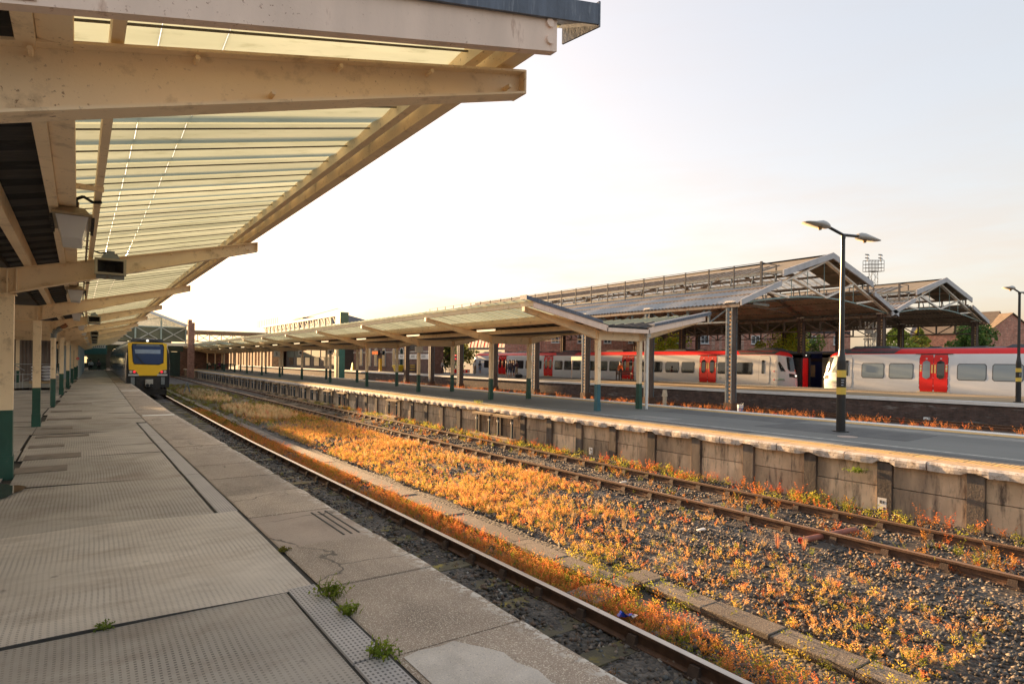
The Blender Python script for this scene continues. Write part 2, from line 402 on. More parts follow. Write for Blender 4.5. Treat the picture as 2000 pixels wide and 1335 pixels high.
for a, b in [(-.4, 1.3), (1.32, 3.19), (3.21, 4.50), (7.15, 9.7), (9.72, 12.4), (12.42, 15.1), (15.12, 18.)]:
    q = MB(); q.hexa([(1.235, a, -.02), (1.425, a, -.02), (1.425, b, -.02), (1.235, b, -.02), (1.235, a, .012), (1.425, a, .012), (1.425, b, .012), (1.235, b, .012)])
    q.build('edge_strip', stripm, nearp)
q = MB(); po = [(1.49, 3.12), (1.60, 3.15), (1.72, 3.13), (1.82, 3.14), (1.88, 3.04), (1.93, 2.97), (1.985, 2.86), (1.97, 2.72), (2.02, 2.6), (2.01, 2.45), (2.05, 2.3), (2.08, 1.95), (1.49, 1.95)]
q.add([(x+random.uniform(-.006, .006), y+random.uniform(-.008, .008), .0105) for x, y in po], [tuple(range(13))]); q.build('concrete_patch', patchm, nearp)
for (x0, x1, a, b) in ((-.74, -.12, 10.95, 11.5), (-.7, .05, 12.35, 12.9), (-.72, -.2, 13.9, 14.25), (-.7, .2, 15.6, 15.95), (-.68, -.1, 17.3, 17.75), (-.66, .3, 19.9, 20.3), (-.66, .1, 22.6, 23.1), (-.6, .4, 26.1, 26.6)):
    q = MB(); q.hexa([(x0, a, .0), (x1, a+.03, .0), (x1, b, .0), (x0, b-.02, .0), (x0, a, .021), (x1, a+.03, .021), (x1, b, .021), (x0, b-.02, .021)]); q.build('patch_plate', M('dark brown patch plate', (.24, .19, .15), .7, .25, 4, dirt=(.12, .09, .07), dscale=3), nearp)
for yw in (20.2, 36.0, 47.0, 60.5):
    q = MB(); q.box(1.5+bend(yw), 2.3+bend(yw), yw, yw+.22+.004*yw, -.01, .0105); q.build('white_stripe', whitepaint, nearp)
puddlem = NT('shallow puddle'); puddlem.bsdf((.05, .042, .032), .045, 0, puddlem.noise(14, 3), .03, .01, spec=.9); puddlem = puddlem.mat
pp = []
for k in range(26):
    t_ = 2*math.pi*k/26; r = 1+.25*math.sin(3*t_+1)+.12*math.sin(7*t_)
    pp.append((-.86+.26*r*math.cos(t_), 9.55+.75*r*math.sin(t_), .0225))
q = MB(); q.add(pp, [tuple(range(26))]); tag(q.build('puddle', puddlem), kind='structure')

# ---- tracks
def rail_mb(x, y0, y1, top=1, seg=None):
    q = MB(); prof = [(-.065, -.15), (.065, -.15), (.065, -.135), (.012, -.12), (.012, -.045), (.036, -.035), (.036, -.004), (.028, 0), (-.028, 0), (-.036, -.004), (-.036, -.035), (-.012, -.045), (-.012, -.12), (-.065, -.135)]
    ys = [y0]+[yy for yy in range(20, int(y1), 6) if yy > y0]+[y1]
    rows = [[(x+bend(yy)+px, yy, -.88+pz) for px, pz in prof] for yy in ys]
    q.grid(rows, m=lambda i, j: top if j in (6, 7, 8) else 0, close=True)
    q.add(rows[0], [tuple(range(13, -1, -1))]); return q
chairm = M('rusty rail chair', (.07, .042, .028), .8, .3, 8, .3, 60)
mossy = M('mossy sleeper', (.10, .085, .05), .85, .3, 5, .5, 40, dirt=(.26, .20, .03), dscale=3.5, dlo=.52, dhi=.66, rand=.25)
def track(xc, y0, y1, topmat, label, nsl, sl_mat, gauge=1.435, parts=True):
    root = thing('railway_track', kind='structure'); root['label'] = label
    for sx in (-1, 1): rail_mb(xc+sx*gauge/2+sx*.035, y0, y1).build('rail', [rust, topmat], root)
    sl = MB(); sl.box(xc-1.28, xc+1.28, y0-.125, y0+.125, -1.19, -1.03)
    s0 = sl.build('sleeper', sl_mat, root, origin=(0, 0, 0))
    ch = MB()
    ch.box(-.11, .11, -.10, .10, -1.05, -1.018); ch.hexa([(-.10, -.06, -1.03), (-.02, -.05, -1.03), (-.02, .05, -1.03), (-.10, .06, -1.03), (-.06, -.05, -.93), (-.015, -.04, -.93), (-.015, .04, -.93), (-.06, .05, -.93)])
    ch.hexa([(.02, -.05, -1.03), (.10, -.06, -1.03), (.10, .06, -1.03), (.02, .05, -1.03), (.015, -.04, -.93), (.06, -.05, -.93), (.06, .05, -.93), (.015, .04, -.93)])
    for a in (-.085, .085):
        for b in (-.075, .075): ch.tube((a, b, -1.03), (a, b, -.995), .016, 6)
    c0 = ch.build('rail_chair', chairm, root)
    n = int((y1-y0)/.73); far = MB()
    for i in range(n):
        yy = y0+.73*i
        if i < nsl:
            s1 = s0 if i == 0 else dup(s0, root)
            s1.location = (bend(yy)+random.uniform(-.05, .05), yy-y0+random.uniform(-.03, .03), random.uniform(-.012, .008))
            for k, sx in enumerate((-1, 1)):
                c1 = c0 if (i == 0 and k == 0) else dup(c0, root)
                c1.location = (xc+sx*(gauge/2+.035)+bend(yy), yy, 0)
        else: far.box(xc-1.28+bend(yy), xc+1.28+bend(yy), yy-.125, yy+.125, -1.19, -1.055)
    if far.v: tag(far.build('distant_sleeper', sl_mat, root), kind='stuff')
track(3.64, -1.0, 168, railtop, 'worn shiny railed track beside the mat covered platform', 60, mossy)
track(10.17, .4, 168, railtoprust, 'rusty railed track beside the concrete panelled platform wall', 66, sleeper)
q = rail_mb(32.35, -8, 168); tag(q.build('rail', [rust, railtoprust]), kind='structure').name = 'far_rail'
q = rail_mb(33.78, -8, 168); tag(q.build('rail', [rust, railtoprust]), kind='structure').name = 'far_rail'
for xr in (21.0, 22.45): tag(rail_mb(xr, -8, 168).build('middle_rail', [rust, railtoprust]), kind='structure')

# ---- island platform
def asph():
    t = NT('island asphalt')
    col = t.mix(t.ramp(t.noise(.45, 6, .6, stretch=(1, .35, 1)), .3, .7), (.14, .14, .13), (.21, .21, .19))
    col = t.mix(t.ramp(t.noise(.9, 4, .6, stretch=(3.5, .12, 1)), .52, .66, 0, .6), col, (.18, .175, .16))
    t.bsdf(col, .85, 0, t.noise(120, 4), .35, .006); return t.mat
isl_as = asph()
isle = MB()
for a, b in zip(ys, ys[1:]):
    isle.hexa([(12.45+bend(a), a, -1.3), (19.2+bend(a), a, -1.3), (19.2+bend(b), b, -1.3), (12.45+bend(b), b, -1.3), (12.45+bend(a), a, -.02), (19.2+bend(a), a, -.02), (19.2+bend(b), b, -.02), (12.45+bend(b), b, -.02)])
island = tag(isle.build('island_platform', isl_as), kind='structure')
copem = NT('chipped whitewashed coping')
_c = copem.mix(copem.ramp(copem.noise(7, 6, .7), .44, .6), (.62, .56, .50), (.40, .34, .28))
_c = copem.mix(copem.ramp(copem.noise(16, 5, .7), .57, .66), _c, (.17, .13, .10))
copem.bsdf(_c, .8, 0, copem.noise(55, 5, .6), .5, .008); copem = copem.mat
copetop = M('worn buff coping top', (.50, .34, .19), .85, .15, 2.5, .4, 60, dirt=(.18, .15, .12), dscale=5)
buff = M('buff tactile block', (.70, .44, .16), .8, .12, 3, .3, 70, rand=.10)
wallc = NT('stained concrete panel')
_c = wallc.mix(wallc.ramp(wallc.noise(2.2, 6, .65), .3, .7), (.60, .43, .275), (.84, .63, .42))
_c = wallc.mix(wallc.ramp(wallc.noise(3.0, 6, .7, stretch=(2.5, 2.5, .5)), .50, .68), _c, (.14, .10, .075))
_c = wallc.mix(wallc.ramp(wallc.noise(.8, 4, .6, stretch=(1, 1, .25)), .5, .64, 0, .75), _c, (.20, .15, .11)); _c = wallc.mulcol(_c, wallc.objrand(.62, 1.18)); wallc.bsdf(_c, .85, 0, wallc.noise(30, 5), .5, .01); wallc = wallc.mat
wpost = M('dark stained concrete post', (.12, .098, .08), .9, .3, 3, .5, 30, dirt=(.05, .042, .036), dscale=3.5, stretch=(2, 2, .4), rand=.25)
PIT = 1.415; post_y = [1.05+PIT*i for i in range(90)]
def wall_bay(i, yv, X, parts):
    a, b = yv+.13, yv+PIT-.13
    p, u, l_ = MB(), MB(), MB()
    jit = random.uniform(-.012, .012)
    p.box(X-.10, X+.14, yv-.125, yv+.125, -1.2, -.11)
    zj = -.56+jit
    u.box(X-.015, X+.12, a-.02, b+.02, zj+.008, -.10)
    if i % 3 == 1:
        m_ = (a+b)/2+random.uniform(-.2, .2)
        l_.box(X-.018, X+.12, a-.02, m_-.006, -1.2, zj-.006); l_.box(X-.008, X+.12, m_+.006, b+.02, -1.2, zj-.006)
    else: l_.box(X-.02+jit, X+.12, a-.02, b+.02, -1.2, zj-.006)
    return p, u, l_
farw = MB(); farp = MB()
for i, yv in enumerate(post_y):
    X = 12.28+bend(yv)
    p, u, l_ = wall_bay(i, yv, X, True)
    if yv < 48:
        p.build('concrete_post', wpost, island); u.build('concrete_panel', wallc, island); l_.build('concrete_panel', wallc, island)
    else:
        b0 = len(farp.v); farp.add(p.v, p.f); farw.add(u.v, u.f); farw.add(l_.v, l_.f)
tag(farp.build('distant_post', wpost, island), kind='stuff'); tag(farw.build('distant_panel', wallc, island), kind='stuff')
# coping with a notch broken out above each post
farc = MB()
def cope(q, y0, detail):
    n = 14 if detail else 4; rows = []
    for k in range(n+1):
        v = k/n; y = y0+.012+(PIT-.024)*v
        xb = 12.12+bend(y)
        wear = (.006*math.sin(y*5.3+y0)+.004*math.sin(y*13.1)) if detail else 0
        low = -.145+.006*math.sin(y*9.7)*detail
        dpost = abs((v-.5)*PIT)
        notch = max(0, 1-dpost/(.17+.05*math.sin(y0*7)))
        if detail: low += (.055+.02*math.sin(y0*13))*min(1, notch*2.2)
        rows.append([(12.98+bend(y), y, -.012), (12.98+bend(y), y, .006), (xb+.10, y, .006), (xb+.035+wear, y, .002), (xb+wear, y, -.03), (xb+wear*1.5, y, -.085), (xb+.01+wear, y, low), (xb+.2, y, low-.004)])
    q.grid(rows, m=lambda i, j: 1 if j < 2 else 0)
    for r, fl in ((rows[0], 1), (rows[-1], 0)):
        q.add(r, [tuple(range(8)) if fl else tuple(range(7, -1, -1))])
for i, yv in enumerate(post_y):
    if yv < 48:
        q = MB(); cope(q, yv-PIT/2, 1); q.build('coping_stone', [copem, copetop], island)
    else: cope(farc, yv-PIT/2, 0)
tag(farc.build('distant_coping', [copem, copetop], island), kind='stuff')
# buff tactile blocks
t0 = MB(); t0.hexa([(12.62, 0, -.01), (13.0, 0, -.01), (13.0, .39, -.01), (12.62, .39, -.01), (12.625, .005, .012), (12.995, .005, .012), (12.995, .385, .012), (12.625, .385, .012)])
for r in range(5): t0.hexa([(12.635, .03+.072*r, .0118), (12.985, .03+.072*r, .0118), (12.985, .075+.072*r, .0118), (12.635, .075+.072*r, .0118), (12.645, .038+.072*r, .018), (12.975, .038+.072*r, .018), (12.975, .067+.072*r, .018), (12.645, .067+.072*r, .018)])
tb = t0.build('tactile_block', buff, island); first = True
for i in range(110):
    yy = 1.0+.4*i; o = tb if i == 0 else dup(tb, island); o.location = (bend(yy), yy, random.uniform(-.002, .002))
q = MB()
for i in range(20):
    a, b = 45+5*i, 50+5*i
    q.hexa([(12.62+bend(a), a, -.01), (13+bend(a), a, -.01), (13+bend(b), b, -.01), (12.62+bend(b), b, -.01), (12.62+bend(a), a, .012), (13+bend(a), a, .012), (13+bend(b), b, .012), (12.62+bend(b), b, .012)])
tag(q.build('distant_tactile_strip', buff, island), kind='stuff')
def strip_band(x0, x1, z, mat, name, y0=0.3, y1=150, side=None):
    q = MB()
    yy = [y0]+[v for v in ys if v > y0 and v < y1]+[y1]
    for a, b in zip(yy, yy[1:]):
        q.hexa([(x0+bend(a), a, z-.02), (x1+bend(a), a, z-.02), (x1+bend(b), b, z-.02), (x0+bend(b), b, z-.02), (x0+bend(a), a, z), (x1+bend(a), a, z), (x1+bend(b), b, z), (x0+bend(b), b, z)])
    return q.build(name, mat, island)
faded = M('faded white line', (.5, .48, .44), .8, .3, 6)
strip_band(14.05, 14.12, -.015, faded, 'painted_line')
strip_band(18.55, 18.95, -.008, buff, 'far_tactile_strip', -5)
q = MB()
for a, b in zip(ys, ys[1:]): q.hexa([(18.95+bend(a), a, -.16), (19.34+bend(a), a, -.16), (19.34+bend(b), b, -.16), (18.95+bend(b), b, -.16), (18.95+bend(a), a, .006), (19.34+bend(a), a, .006), (19.34+bend(b), b, .006), (18.95+bend(b), b, .006)])
q.build('far_coping', whitepaint, island)

patchd = M('darker asphalt patch', (.11, .11, .105), .85, .2, 2, .3, 120); patchl = M('paler asphalt patch', (.26, .25, .225), .85, .2, 3, .3, 120)
for (x0, x1, a, b, mt) in ((15.3, 17.3, 6.2, 9.9, patchd), (13.3, 13.9, 9, 16.5, patchd), (16.9, 18.3, 10, 15, patchd), (12.99+.2, 13.6, 6.6, 8.6, patchl), (17.6, 18.2, 2, 9.5, patchl), (13.1, 13.8, 2.2, 6.4, patchd), (14.4, 15.2, 12.3, 14.0, patchl)):
    q = MB(); q.hexa([(x0, a, -.03), (x1, a+.1, -.03), (x1, b, -.03), (x0, b+.12, -.03), (x0, a, -.0165), (x1, a+.1, -.0165), (x1, b, -.0165), (x0, b+.12, -.0165)]); q.build('asphalt_patch', mt, island)
q = MB(); q.tube((15.0, 7.35, -.03), (15.0, 7.35, -.012), .22, 20); q.build('drain_cover', M('pale cover', (.42, .33, .27), .7), island)

# ---- far platform (trains stand behind it)
def brickmat(name, c1, c2, mort, sc=1., bump=.3, rnd=0, dirt=None):
    t = NT(name)
    sx = t.n('ShaderNodeSeparateXYZ'); t.l(t.pos(), sx.inputs[0])
    cb = t.n('ShaderNodeCombineXYZ'); t.l(t.math('ADD', sx.outputs[0], sx.outputs[1]), cb.inputs[0]); t.l(sx.outputs[2], cb.inputs[1])
    b = t.n('ShaderNodeTexBrick'); t.l(cb.outputs[0], b.inputs['Vector'])
    b.inputs['Scale'].default_value = sc; b.inputs['Brick Width'].default_value = .235; b.inputs['Row Height'].default_value = .075; b.inputs['Mortar Size'].default_value = .008
    b.inputs['Color1'].default_value = (*c1, 1); b.inputs['Color2'].default_value = (*c2, 1); b.inputs['Mortar'].default_value = (*mort, 1)
    v = t.n('ShaderNodeTexNoise'); v.inputs['Scale'].default_value = 2.5; v.inputs['Detail'].default_value = 6; v.inputs['Roughness'].default_value = .7
    t.l(t.pos(), v.inputs['Vector'])
    col = t.mulcol(b.outputs['Color'], t.ramp(v.outputs['Fac'], .3, .7, .6, 1.4))
    if dirt: col = t.mix(t.ramp(t.noise(2.0, 6, .7, stretch=(1, .3, 2.5)), .58, .68), col, dirt)
    t.bsdf(col, .85, 0, b.outputs['Fac'], -bump, .01); return t.mat
darkbrick = brickmat('sooty platform brick', (.065, .042, .034), (.115, .068, .054), (.085, .07, .062), dirt=(.24, .22, .20))
farp_ = MB()
def fx(y): return 34.4-.9*min(1, max(0, (y-10)/30.))
yl = [-20, 0, 10, 20, 30, 40, 60, 80, 100, 130, 170]
for a, b in zip(yl, yl[1:]):
    farp_.hexa([(fx(a), a, -1.3), (44.2, a, -1.3), (44.2, b, -1.3), (fx(b), b, -1.3), (fx(a), a, -.10), (44.2, a, -.10), (44.2, b, -.10), (fx(b), b, -.10)])
farplat = tag(farp_.build('far_platform', darkbrick), kind='structure')
q, q2, q3 = MB(), MB(), MB()
for a, b in zip(yl, yl[1:]):
    q.hexa([(fx(a)-.1, a, -.06), (fx(a)+.35, a, -.06), (fx(b)+.35, b, -.06), (fx(b)-.1, b, -.06), (fx(a)-.1, a, .10), (fx(a)+.35, a, .10), (fx(b)+.35, b, .10), (fx(b)-.1, b, .10)])
    q2.hexa([(fx(a)+.35, a, -.1), (44.2, a, -.1), (44.2, b, -.1), (fx(b)+.35, b, -.1), (fx(a)+.35, a, .09), (44.2, a, .09), (44.2, b, .09), (fx(b)+.35, b, .09)], 0)
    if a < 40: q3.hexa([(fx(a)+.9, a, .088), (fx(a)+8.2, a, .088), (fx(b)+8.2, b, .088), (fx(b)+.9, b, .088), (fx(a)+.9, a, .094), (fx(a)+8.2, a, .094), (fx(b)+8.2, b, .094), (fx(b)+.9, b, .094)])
q.build('white_coping', whitepaint, farplat); q2.build('paving', isl_as, farplat)
q3.build('buff_paving', M('plain buff paving', (.34, .24, .13), .85, .12, 1.5), farplat)  # even buff with slight random tone
# ================================================================== CANOPIES
def grp():
    t = NT('translucent glazing sheet')
    n1 = t.ramp(t.noise(1.2, 6, .65, stretch=(.35, 2.5, 1)), .3, .72)
    c = t.mix(n1, (.60, .64, .55), (.75, .78, .69))
    c = t.mix(t.ramp(t.noise(5, 6, .7, stretch=(.5, 2, 1)), .56, .72, 0, .5), c, (.38, .40, .29))
    c = t.mulcol(c, t.objrand(.9, 1.06))
    tr = t.n('ShaderNodeBsdfTranslucent'); t.l(c, tr.inputs[0])
    df = t.n('ShaderNodeBsdfDiffuse'); t.l(c, df.inputs[0])
    gl = t.n('ShaderNodeBsdfGlossy'); gl.inputs['Roughness'].default_value = .25
    m1 = t.n('ShaderNodeMixShader'); m1.inputs[0].default_value = .18; t.l(tr.outputs[0], m1.inputs[1]); t.l(df.outputs[0], m1.inputs[2])
    m2 = t.n('ShaderNodeMixShader'); m2.inputs[0].default_value = .05; t.l(m1.outputs[0], m2.inputs[1]); t.l(gl.outputs[0], m2.inputs[2])
    t.l(m2.outputs[0], t.out.inputs[0]); return t.mat
grpm = grp()
joint = M('dark glazing joint', (.16, .13, .09), .6, .2)

def canopy(root, xa, xb, reach, zt0, st, zb0, sb, frames, y0, y1, dark_in, pitch, part_to, wingR_parts, wingL_parts, slits, steel_posts):
    """butterfly canopy: posts at xa (camera side wing to -x when sgn=-1) ... wings rise outward from both post rows"""
    def wing(sgn, xp, parts):
        X = lambda d, y: xp+sgn*d+bend(y)
        zt = lambda d: zt0+st*d
        zb = lambda d: zb0+sb*d
        zr = lambda d: zt(d)+.175                                   # underside of the roof sheets
        # beams
        for fi, yf in enumerate(frames):
            q = MB()
            d1 = reach
            for (a, b, c, e, th) in ((zb(0)+.012, zb(d1)+.012, zt(0)-.012, zt(d1)-.012, .012),):
                q.hexa([(X(0, yf), yf-th, a), (X(d1, yf), yf-th, b), (X(d1, yf), yf+th, b), (X(0, yf), yf+th, a), (X(0, yf), yf-th, c), (X(d1, yf), yf-th, e), (X(d1, yf), yf+th, e), (X(0, yf), yf+th, c)])
            for f0, f1 in ((zb(0), zb(d1)), (zt(0)-.014, zt(d1)-.014)):
                q.hexa([(X(0, yf), yf-.075, f0), (X(d1, yf), yf-.075, f1), (X(d1, yf), yf+.075, f1), (X(0, yf), yf+.075, f0), (X(0, yf), yf-.075, f0+.014), (X(d1, yf), yf-.075, f1+.014), (X(d1, yf), yf+.075, f1+.014), (X(0, yf), yf+.075, f0+.014)])
            q.hexa([(X(d1, yf), yf-.075, zb(d1)), (X(d1+.014, yf), yf-.075, zb(d1)), (X(d1+.014, yf), yf+.075, zb(d1)), (X(d1, yf), yf+.075, zb(d1)), (X(d1, yf), yf-.075, zt(d1)), (X(d1+.014, yf), yf-.075, zt(d1)), (X(d1+.014, yf), yf+.075, zt(d1)), (X(d1, yf), yf+.075, zt(d1))])
            for dd in (.0, .10): q.hexa([(X(dd, yf)-.008, yf-.07, zb(dd)+.014), (X(dd, yf)+.008, yf-.07, zb(dd)+.014), (X(dd, yf)+.008, yf+.07, zb(dd)+.014), (X(dd, yf)-.008, yf+.07, zb(dd)+.014), (X(dd, yf)-.008, yf-.07, zt(dd)-.016), (X(dd, yf)+.008, yf-.07, zt(dd)-.016), (X(dd, yf)+.008, yf+.07, zt(dd)-.016), (X(dd, yf)-.008, yf+.07, zt(dd)-.016)])
            for dd in (.3, .62, 1.25, 1.95, 2.5): q.tube((X(dd, yf), yf-.085, zt(dd)-.045), (X(dd, yf), yf-.012, zt(dd)-.045), .012, 6)
            for dd in (.45, 1.6, reach-.12):
                q.tube((X(dd, yf), yf-.085, zb(dd)+.05), (X(dd, yf), yf-.012, zb(dd)+.05), .014, 6)
            q.build('roof_beam', cream, root)
        # purlins along the platform
        segs = [y0]+[f for f in frames if y0+.2 < f < y1]+[y1]
        def along(d, w, zlo, zhi, mat, name):
            q = MB()
            for a, b in zip(segs, segs[1:]):
                q.hexa([(X(d, a)-w/2, a, zlo), (X(d, a)+w/2, a, zlo), (X(d, b)+w/2, b, zlo), (X(d, b)-w/2, b, zlo), (X(d, a)-w/2, a, zhi), (X(d, a)+w/2, a, zhi), (X(d, b)+w/2, b, zhi), (X(d, b)-w/2, b, zhi)])
            return q.build(name, mat, root)
        along(dark_in-.055, .07, zt(dark_in)-.03, zr(dark_in)-.004, cream, 'purlin')
        along(dark_in+.045, .125, zt(dark_in)+.0, zr(dark_in+.055)-.004, cream, 'purlin')
        along(dark_in+.27, .05, zt(dark_in+.27)+.02, zr(dark_in+.27)-.006, cream, 'light_purlin')
        along(.22, .09, zt(.22), zr(.22)-.006, cream, 'purlin')
        along(reach-.12, .10, zt(reach)+.0, zt(reach)+.17, cream, 'eaves_beam')
        along(reach-.30, .07, zt(reach)+.02, zt(reach)+.125, cream, 'eaves_channel')
        # sheets
        xs_out = reach+.10
        n = int((y1-y0)/pitch); far = MB(); fard = MB()
        cuts = [dark_in-.02]+list(slits)+[xs_out]
        def sheet(q, ya, detail):
            prof = [(0, .030), (.28, .004), (.34, .008), (.53, .036), (pitch, .030)] if detail else [(0, 0), (.30, 0), (.42, .055), (pitch, 0)]
            for ca, cb in zip(cuts, cuts[1:]):
                ca += .006 if ca in slits else 0
                pa, pb = [], []
                for py, pz in prof:
                    y = ya+py*pitch/.55
                    pa.append((X(ca, y), y, zr(ca)+pz)); pb.append((X(cb, y), y, zr(cb)+pz))
                k = len(pa)
                rows = [pa, pb, [(x, y, z+.008) for x, y, z in pb], [(x, y, z+.008) for x, y, z in pa], pa]
                q.grid(rows, m=0)
            for cs in slits:
                A = [(X(cs-.001, ya+py*pitch/.55), ya+py*pitch/.55, zr(cs)+pz) for py, pz in prof[1:]]; Bq = [(x+sgn*.009, yy_, z+st*.009) for x, yy_, z in A]; q.grid([A, Bq])
            y = ya
            q.hexa([(X(cuts[0], y), y-.006, zr(cuts[0])-.011), (X(reach-.1, y), y-.006, zr(reach-.1)-.011), (X(reach-.1, y), y+.006, zr(reach-.1)-.011), (X(cuts[0], y), y+.006, zr(cuts[0])-.011), (X(cuts[0], y), y-.006, zr(cuts[0])-.001), (X(reach-.1, y), y-.006, zr(reach-.1)-.001), (X(reach-.1, y), y+.006, zr(reach-.1)-.001), (X(cuts[0], y), y+.006, zr(cuts[0])-.001)], 1)
        def dsheet(q, ya):
            prof = [(0, 0), (.30, 0), (.38, .05), (.47, .05), (.55, 0)]
            y_ = [ya+py*pitch/.55 for py, pz in prof]
            pa = [(X(-.15, y), y, zr(-.15)+pz+.012) for y, (py, pz) in zip(y_, prof)]
            pb = [(X(dark_in-.03, y), y, zr(dark_in-.03)+pz+.012) for y, (py, pz) in zip(y_, prof)]
            q.grid([pa, pb, [(x, y, z+.01) for x, y, z in pb], [(x, y, z+.01) for x, y, z in pa], pa])
        for i in range(n):
            ya = y0+pitch*i
            if parts and ya < part_to:
                q = MB(); sheet(q, ya, True); q.build('glazing_sheet', [grpm, joint], root, fix=False)
                q = MB(); dsheet(q, ya); q.build('dark_sheet', darksheet, root, fix=False)
            else: sheet(far, ya, False); dsheet(fard, ya)
        if far.v:
            tag(far.build('distant_glazing', [grpm, joint], root, fix=False), kind='stuff'); tag(fard.build('distant_dark_sheet', darksheet, root, fix=False), kind='stuff')
        # end barge board and flashing
        yb = y0
        q = MB(); a, b = -.02, reach-.06
        q.hexa([(X(a, yb), yb-.03, zt(a)-.05), (X(b, yb), yb-.03, zt(b)-.05), (X(b, yb), yb+.03, zt(b)-.05), (X(a, yb), yb+.03, zt(a)-.05), (X(a, yb), yb-.03, zt(a)+.165), (X(b, yb), yb-.03, zt(b)+.165), (X(b, yb), yb+.03, zt(b)+.165), (X(a, yb), yb+.03, zt(a)+.165)])
        bb = q.build('barge_board', creamdirty, root)
        q = MB()
        for zz in (.10, .0): q = MB(); q.tube((X(b-.06, yb), yb-.045, zt(b)+zz), (X(b-.06, yb), yb-.028, zt(b)+zz), .026, 12); q.build('bolt_head', creamdirty, bb)
        q = MB()
        q = MB(); q.hexa([(X(.42, yb), yb-.034, zt(.42)-.035), (X(.66, yb), yb-.034, zt(.66)-.035), (X(.66, yb), yb-.031, zt(.66)-.035), (X(.42, yb), yb-.031, zt(.42)-.035), (X(.42, yb), yb-.034, zt(.42)+.15), (X(.66, yb), yb-.034, zt(.66)+.15), (X(.66, yb), yb-.031, zt(.66)+.15), (X(.42, yb), yb-.031, zt(.42)+.15)]); (xp < 5) and q.build('joint_plate', M('flaking rusted cream', (.62, .44, .32), .7, .2, 4, .4, 30, dirt=(.26, .085, .04), dscale=6, dlo=.44, dhi=.56), bb)
        for dd, zz in ((.58, .02), (.58, .11)) if xp < 5 else (): q = MB(); q.tube((X(dd, yb), yb-.05, zt(dd)+zz), (X(dd, yb), yb-.033, zt(dd)+zz), .026, 12); q.build('bolt_head', creamdirty, bb)
        q = MB(); a, b = .25, reach+.25
        q.hexa([(X(a, yb), yb-.06, zr(a)+.0), (X(b, yb), yb-.06, zr(b)-.045), (X(b, yb), yb-.045, zr(b)-.045), (X(a, yb), yb-.045, zr(a)), (X(a, yb), yb-.06, zr(a)+.1), (X(b, yb), yb-.06, zr(b)+.085), (X(b, yb), yb+.3, zr(b)+.085), (X(a, yb), yb+.3, zr(a)+.1)])
        q.hexa([(X(b, yb), yb-.062, zr(b)-.06), (X(b+.012, yb), yb-.062, zr(b)-.06), (X(b+.012, yb), yb+.3, zr(b)-.02), (X(b, yb), yb+.3, zr(b)-.02), (X(b, yb), yb-.062, zr(b)+.1), (X(b+.012, yb), yb-.062, zr(b)+.1), (X(b+.012, yb), yb+.3, zr(b)+.1), (X(b, yb), yb+.3, zr(b)+.1)])
        q.build('lead_flashing', lead, root)
    wing(*wingR_parts); wing(*wingL_parts)
    # beams between post rows, posts, valley gutter
    zt, zb = zt0, zb0
    for yf in frames:
        q = MB(); b_ = bend(yf); lo, hi = min(xa, xb), max(xa, xb)
        q.box(lo+b_, hi+b_, yf-.012, yf+.012, zb+.012, zt-.012)
        for f in (zb, zt-.014): q.box(lo+b_, hi+b_, yf-.075, yf+.075, f, f+.014)
        q.build('tie_beam', cream, root)
        for xp in (xa, xb):
            if steel_posts(xp, yf): continue
            q, s = MB(), MB(); x = xp+b_; hw = .075
            q.box(x-hw, x+hw, yf-hw, yf+hw, .92, zb-.002); q.box(x-.1, x+.1, yf-.1, yf+.1, zb-.014, zb-.0025)
            p = q.build('post', cream, root)
            s.box(x-hw-.002, x+hw+.002, yf-hw-.002, yf+hw+.002, -.03, .92); s.box(x-hw-.012, x+hw+.012, yf-hw-.012, yf+hw+.012, -.03, .30)
            tag(s.build('post_base', green if not (xp == 15.0 and yf < 17) else teal, p))
    segs = [y0]+[f for f in frames if y0+.2 < f < y1]+[y1]
    q = MB()
    for a, b in zip(segs, segs[1:]):
        lo, hi = min(xa, xb)+.06, max(xa, xb)-.06
        q.hexa([(lo+bend(a), a, zt+.10), (hi+bend(a), a, zt+.10), (hi+bend(b), b, zt+.10), (lo+bend(b), b, zt+.10), (lo+bend(a), a, zt+.17), (hi+bend(a), a, zt+.17), (hi+bend(b), b, zt+.17), (lo+bend(b), b, zt+.17)])
    q.build('valley_gutter', darksheet, root)
    q = MB(); lo, hi = min(xa, xb), max(xa, xb)
    q.box(lo-.02, hi+.02, y0-.03, y0+.03, zt-.05, zt+.09); q.build('valley_fascia', creamdirty, root)

FR1 = [3.35+7.44*i for i in range(13)]
lc = thing('platform_canopy', 'cream steel butterfly canopy overhead with ribbed translucent sheets above the matted platform', 'canopy')
canopy(lc, -.80, -2.9, 3.185, 2.838, .233, 2.495, .292, FR1, 2.9, 94, .66, .55, 46, (1, -.80, True), (-1, -2.9, False), (1.12, 1.43), lambda x, y: abs(y-FR1[3]) < .1 and x > -1)
# round downpipe column in place of the fourth post
q = MB(); yp = FR1[3]; x = -.76+bend(yp)
q.tube((x, yp, .92), (x, yp, 2.30), .072, 16); q.build('pipe_post', cream, lc, smooth=False)
q = MB(); q.tube((x, yp, -.03), (x, yp, .92), .076, 16); q.build('pipe_base', green, lc)
q = MB(); q.path([(x, yp, 2.28), (x, yp, 2.44), (x+.07, yp, 2.53), (x+.2, yp, 2.62)], .082, 12); q.tube((x+.18, yp, 2.605), (x+.36, yp, 2.74), .07, 12, m=1); q.build('pipe_elbow', [steelgrey, M('terracotta pipe', (.30, .13, .06), .6)], lc)

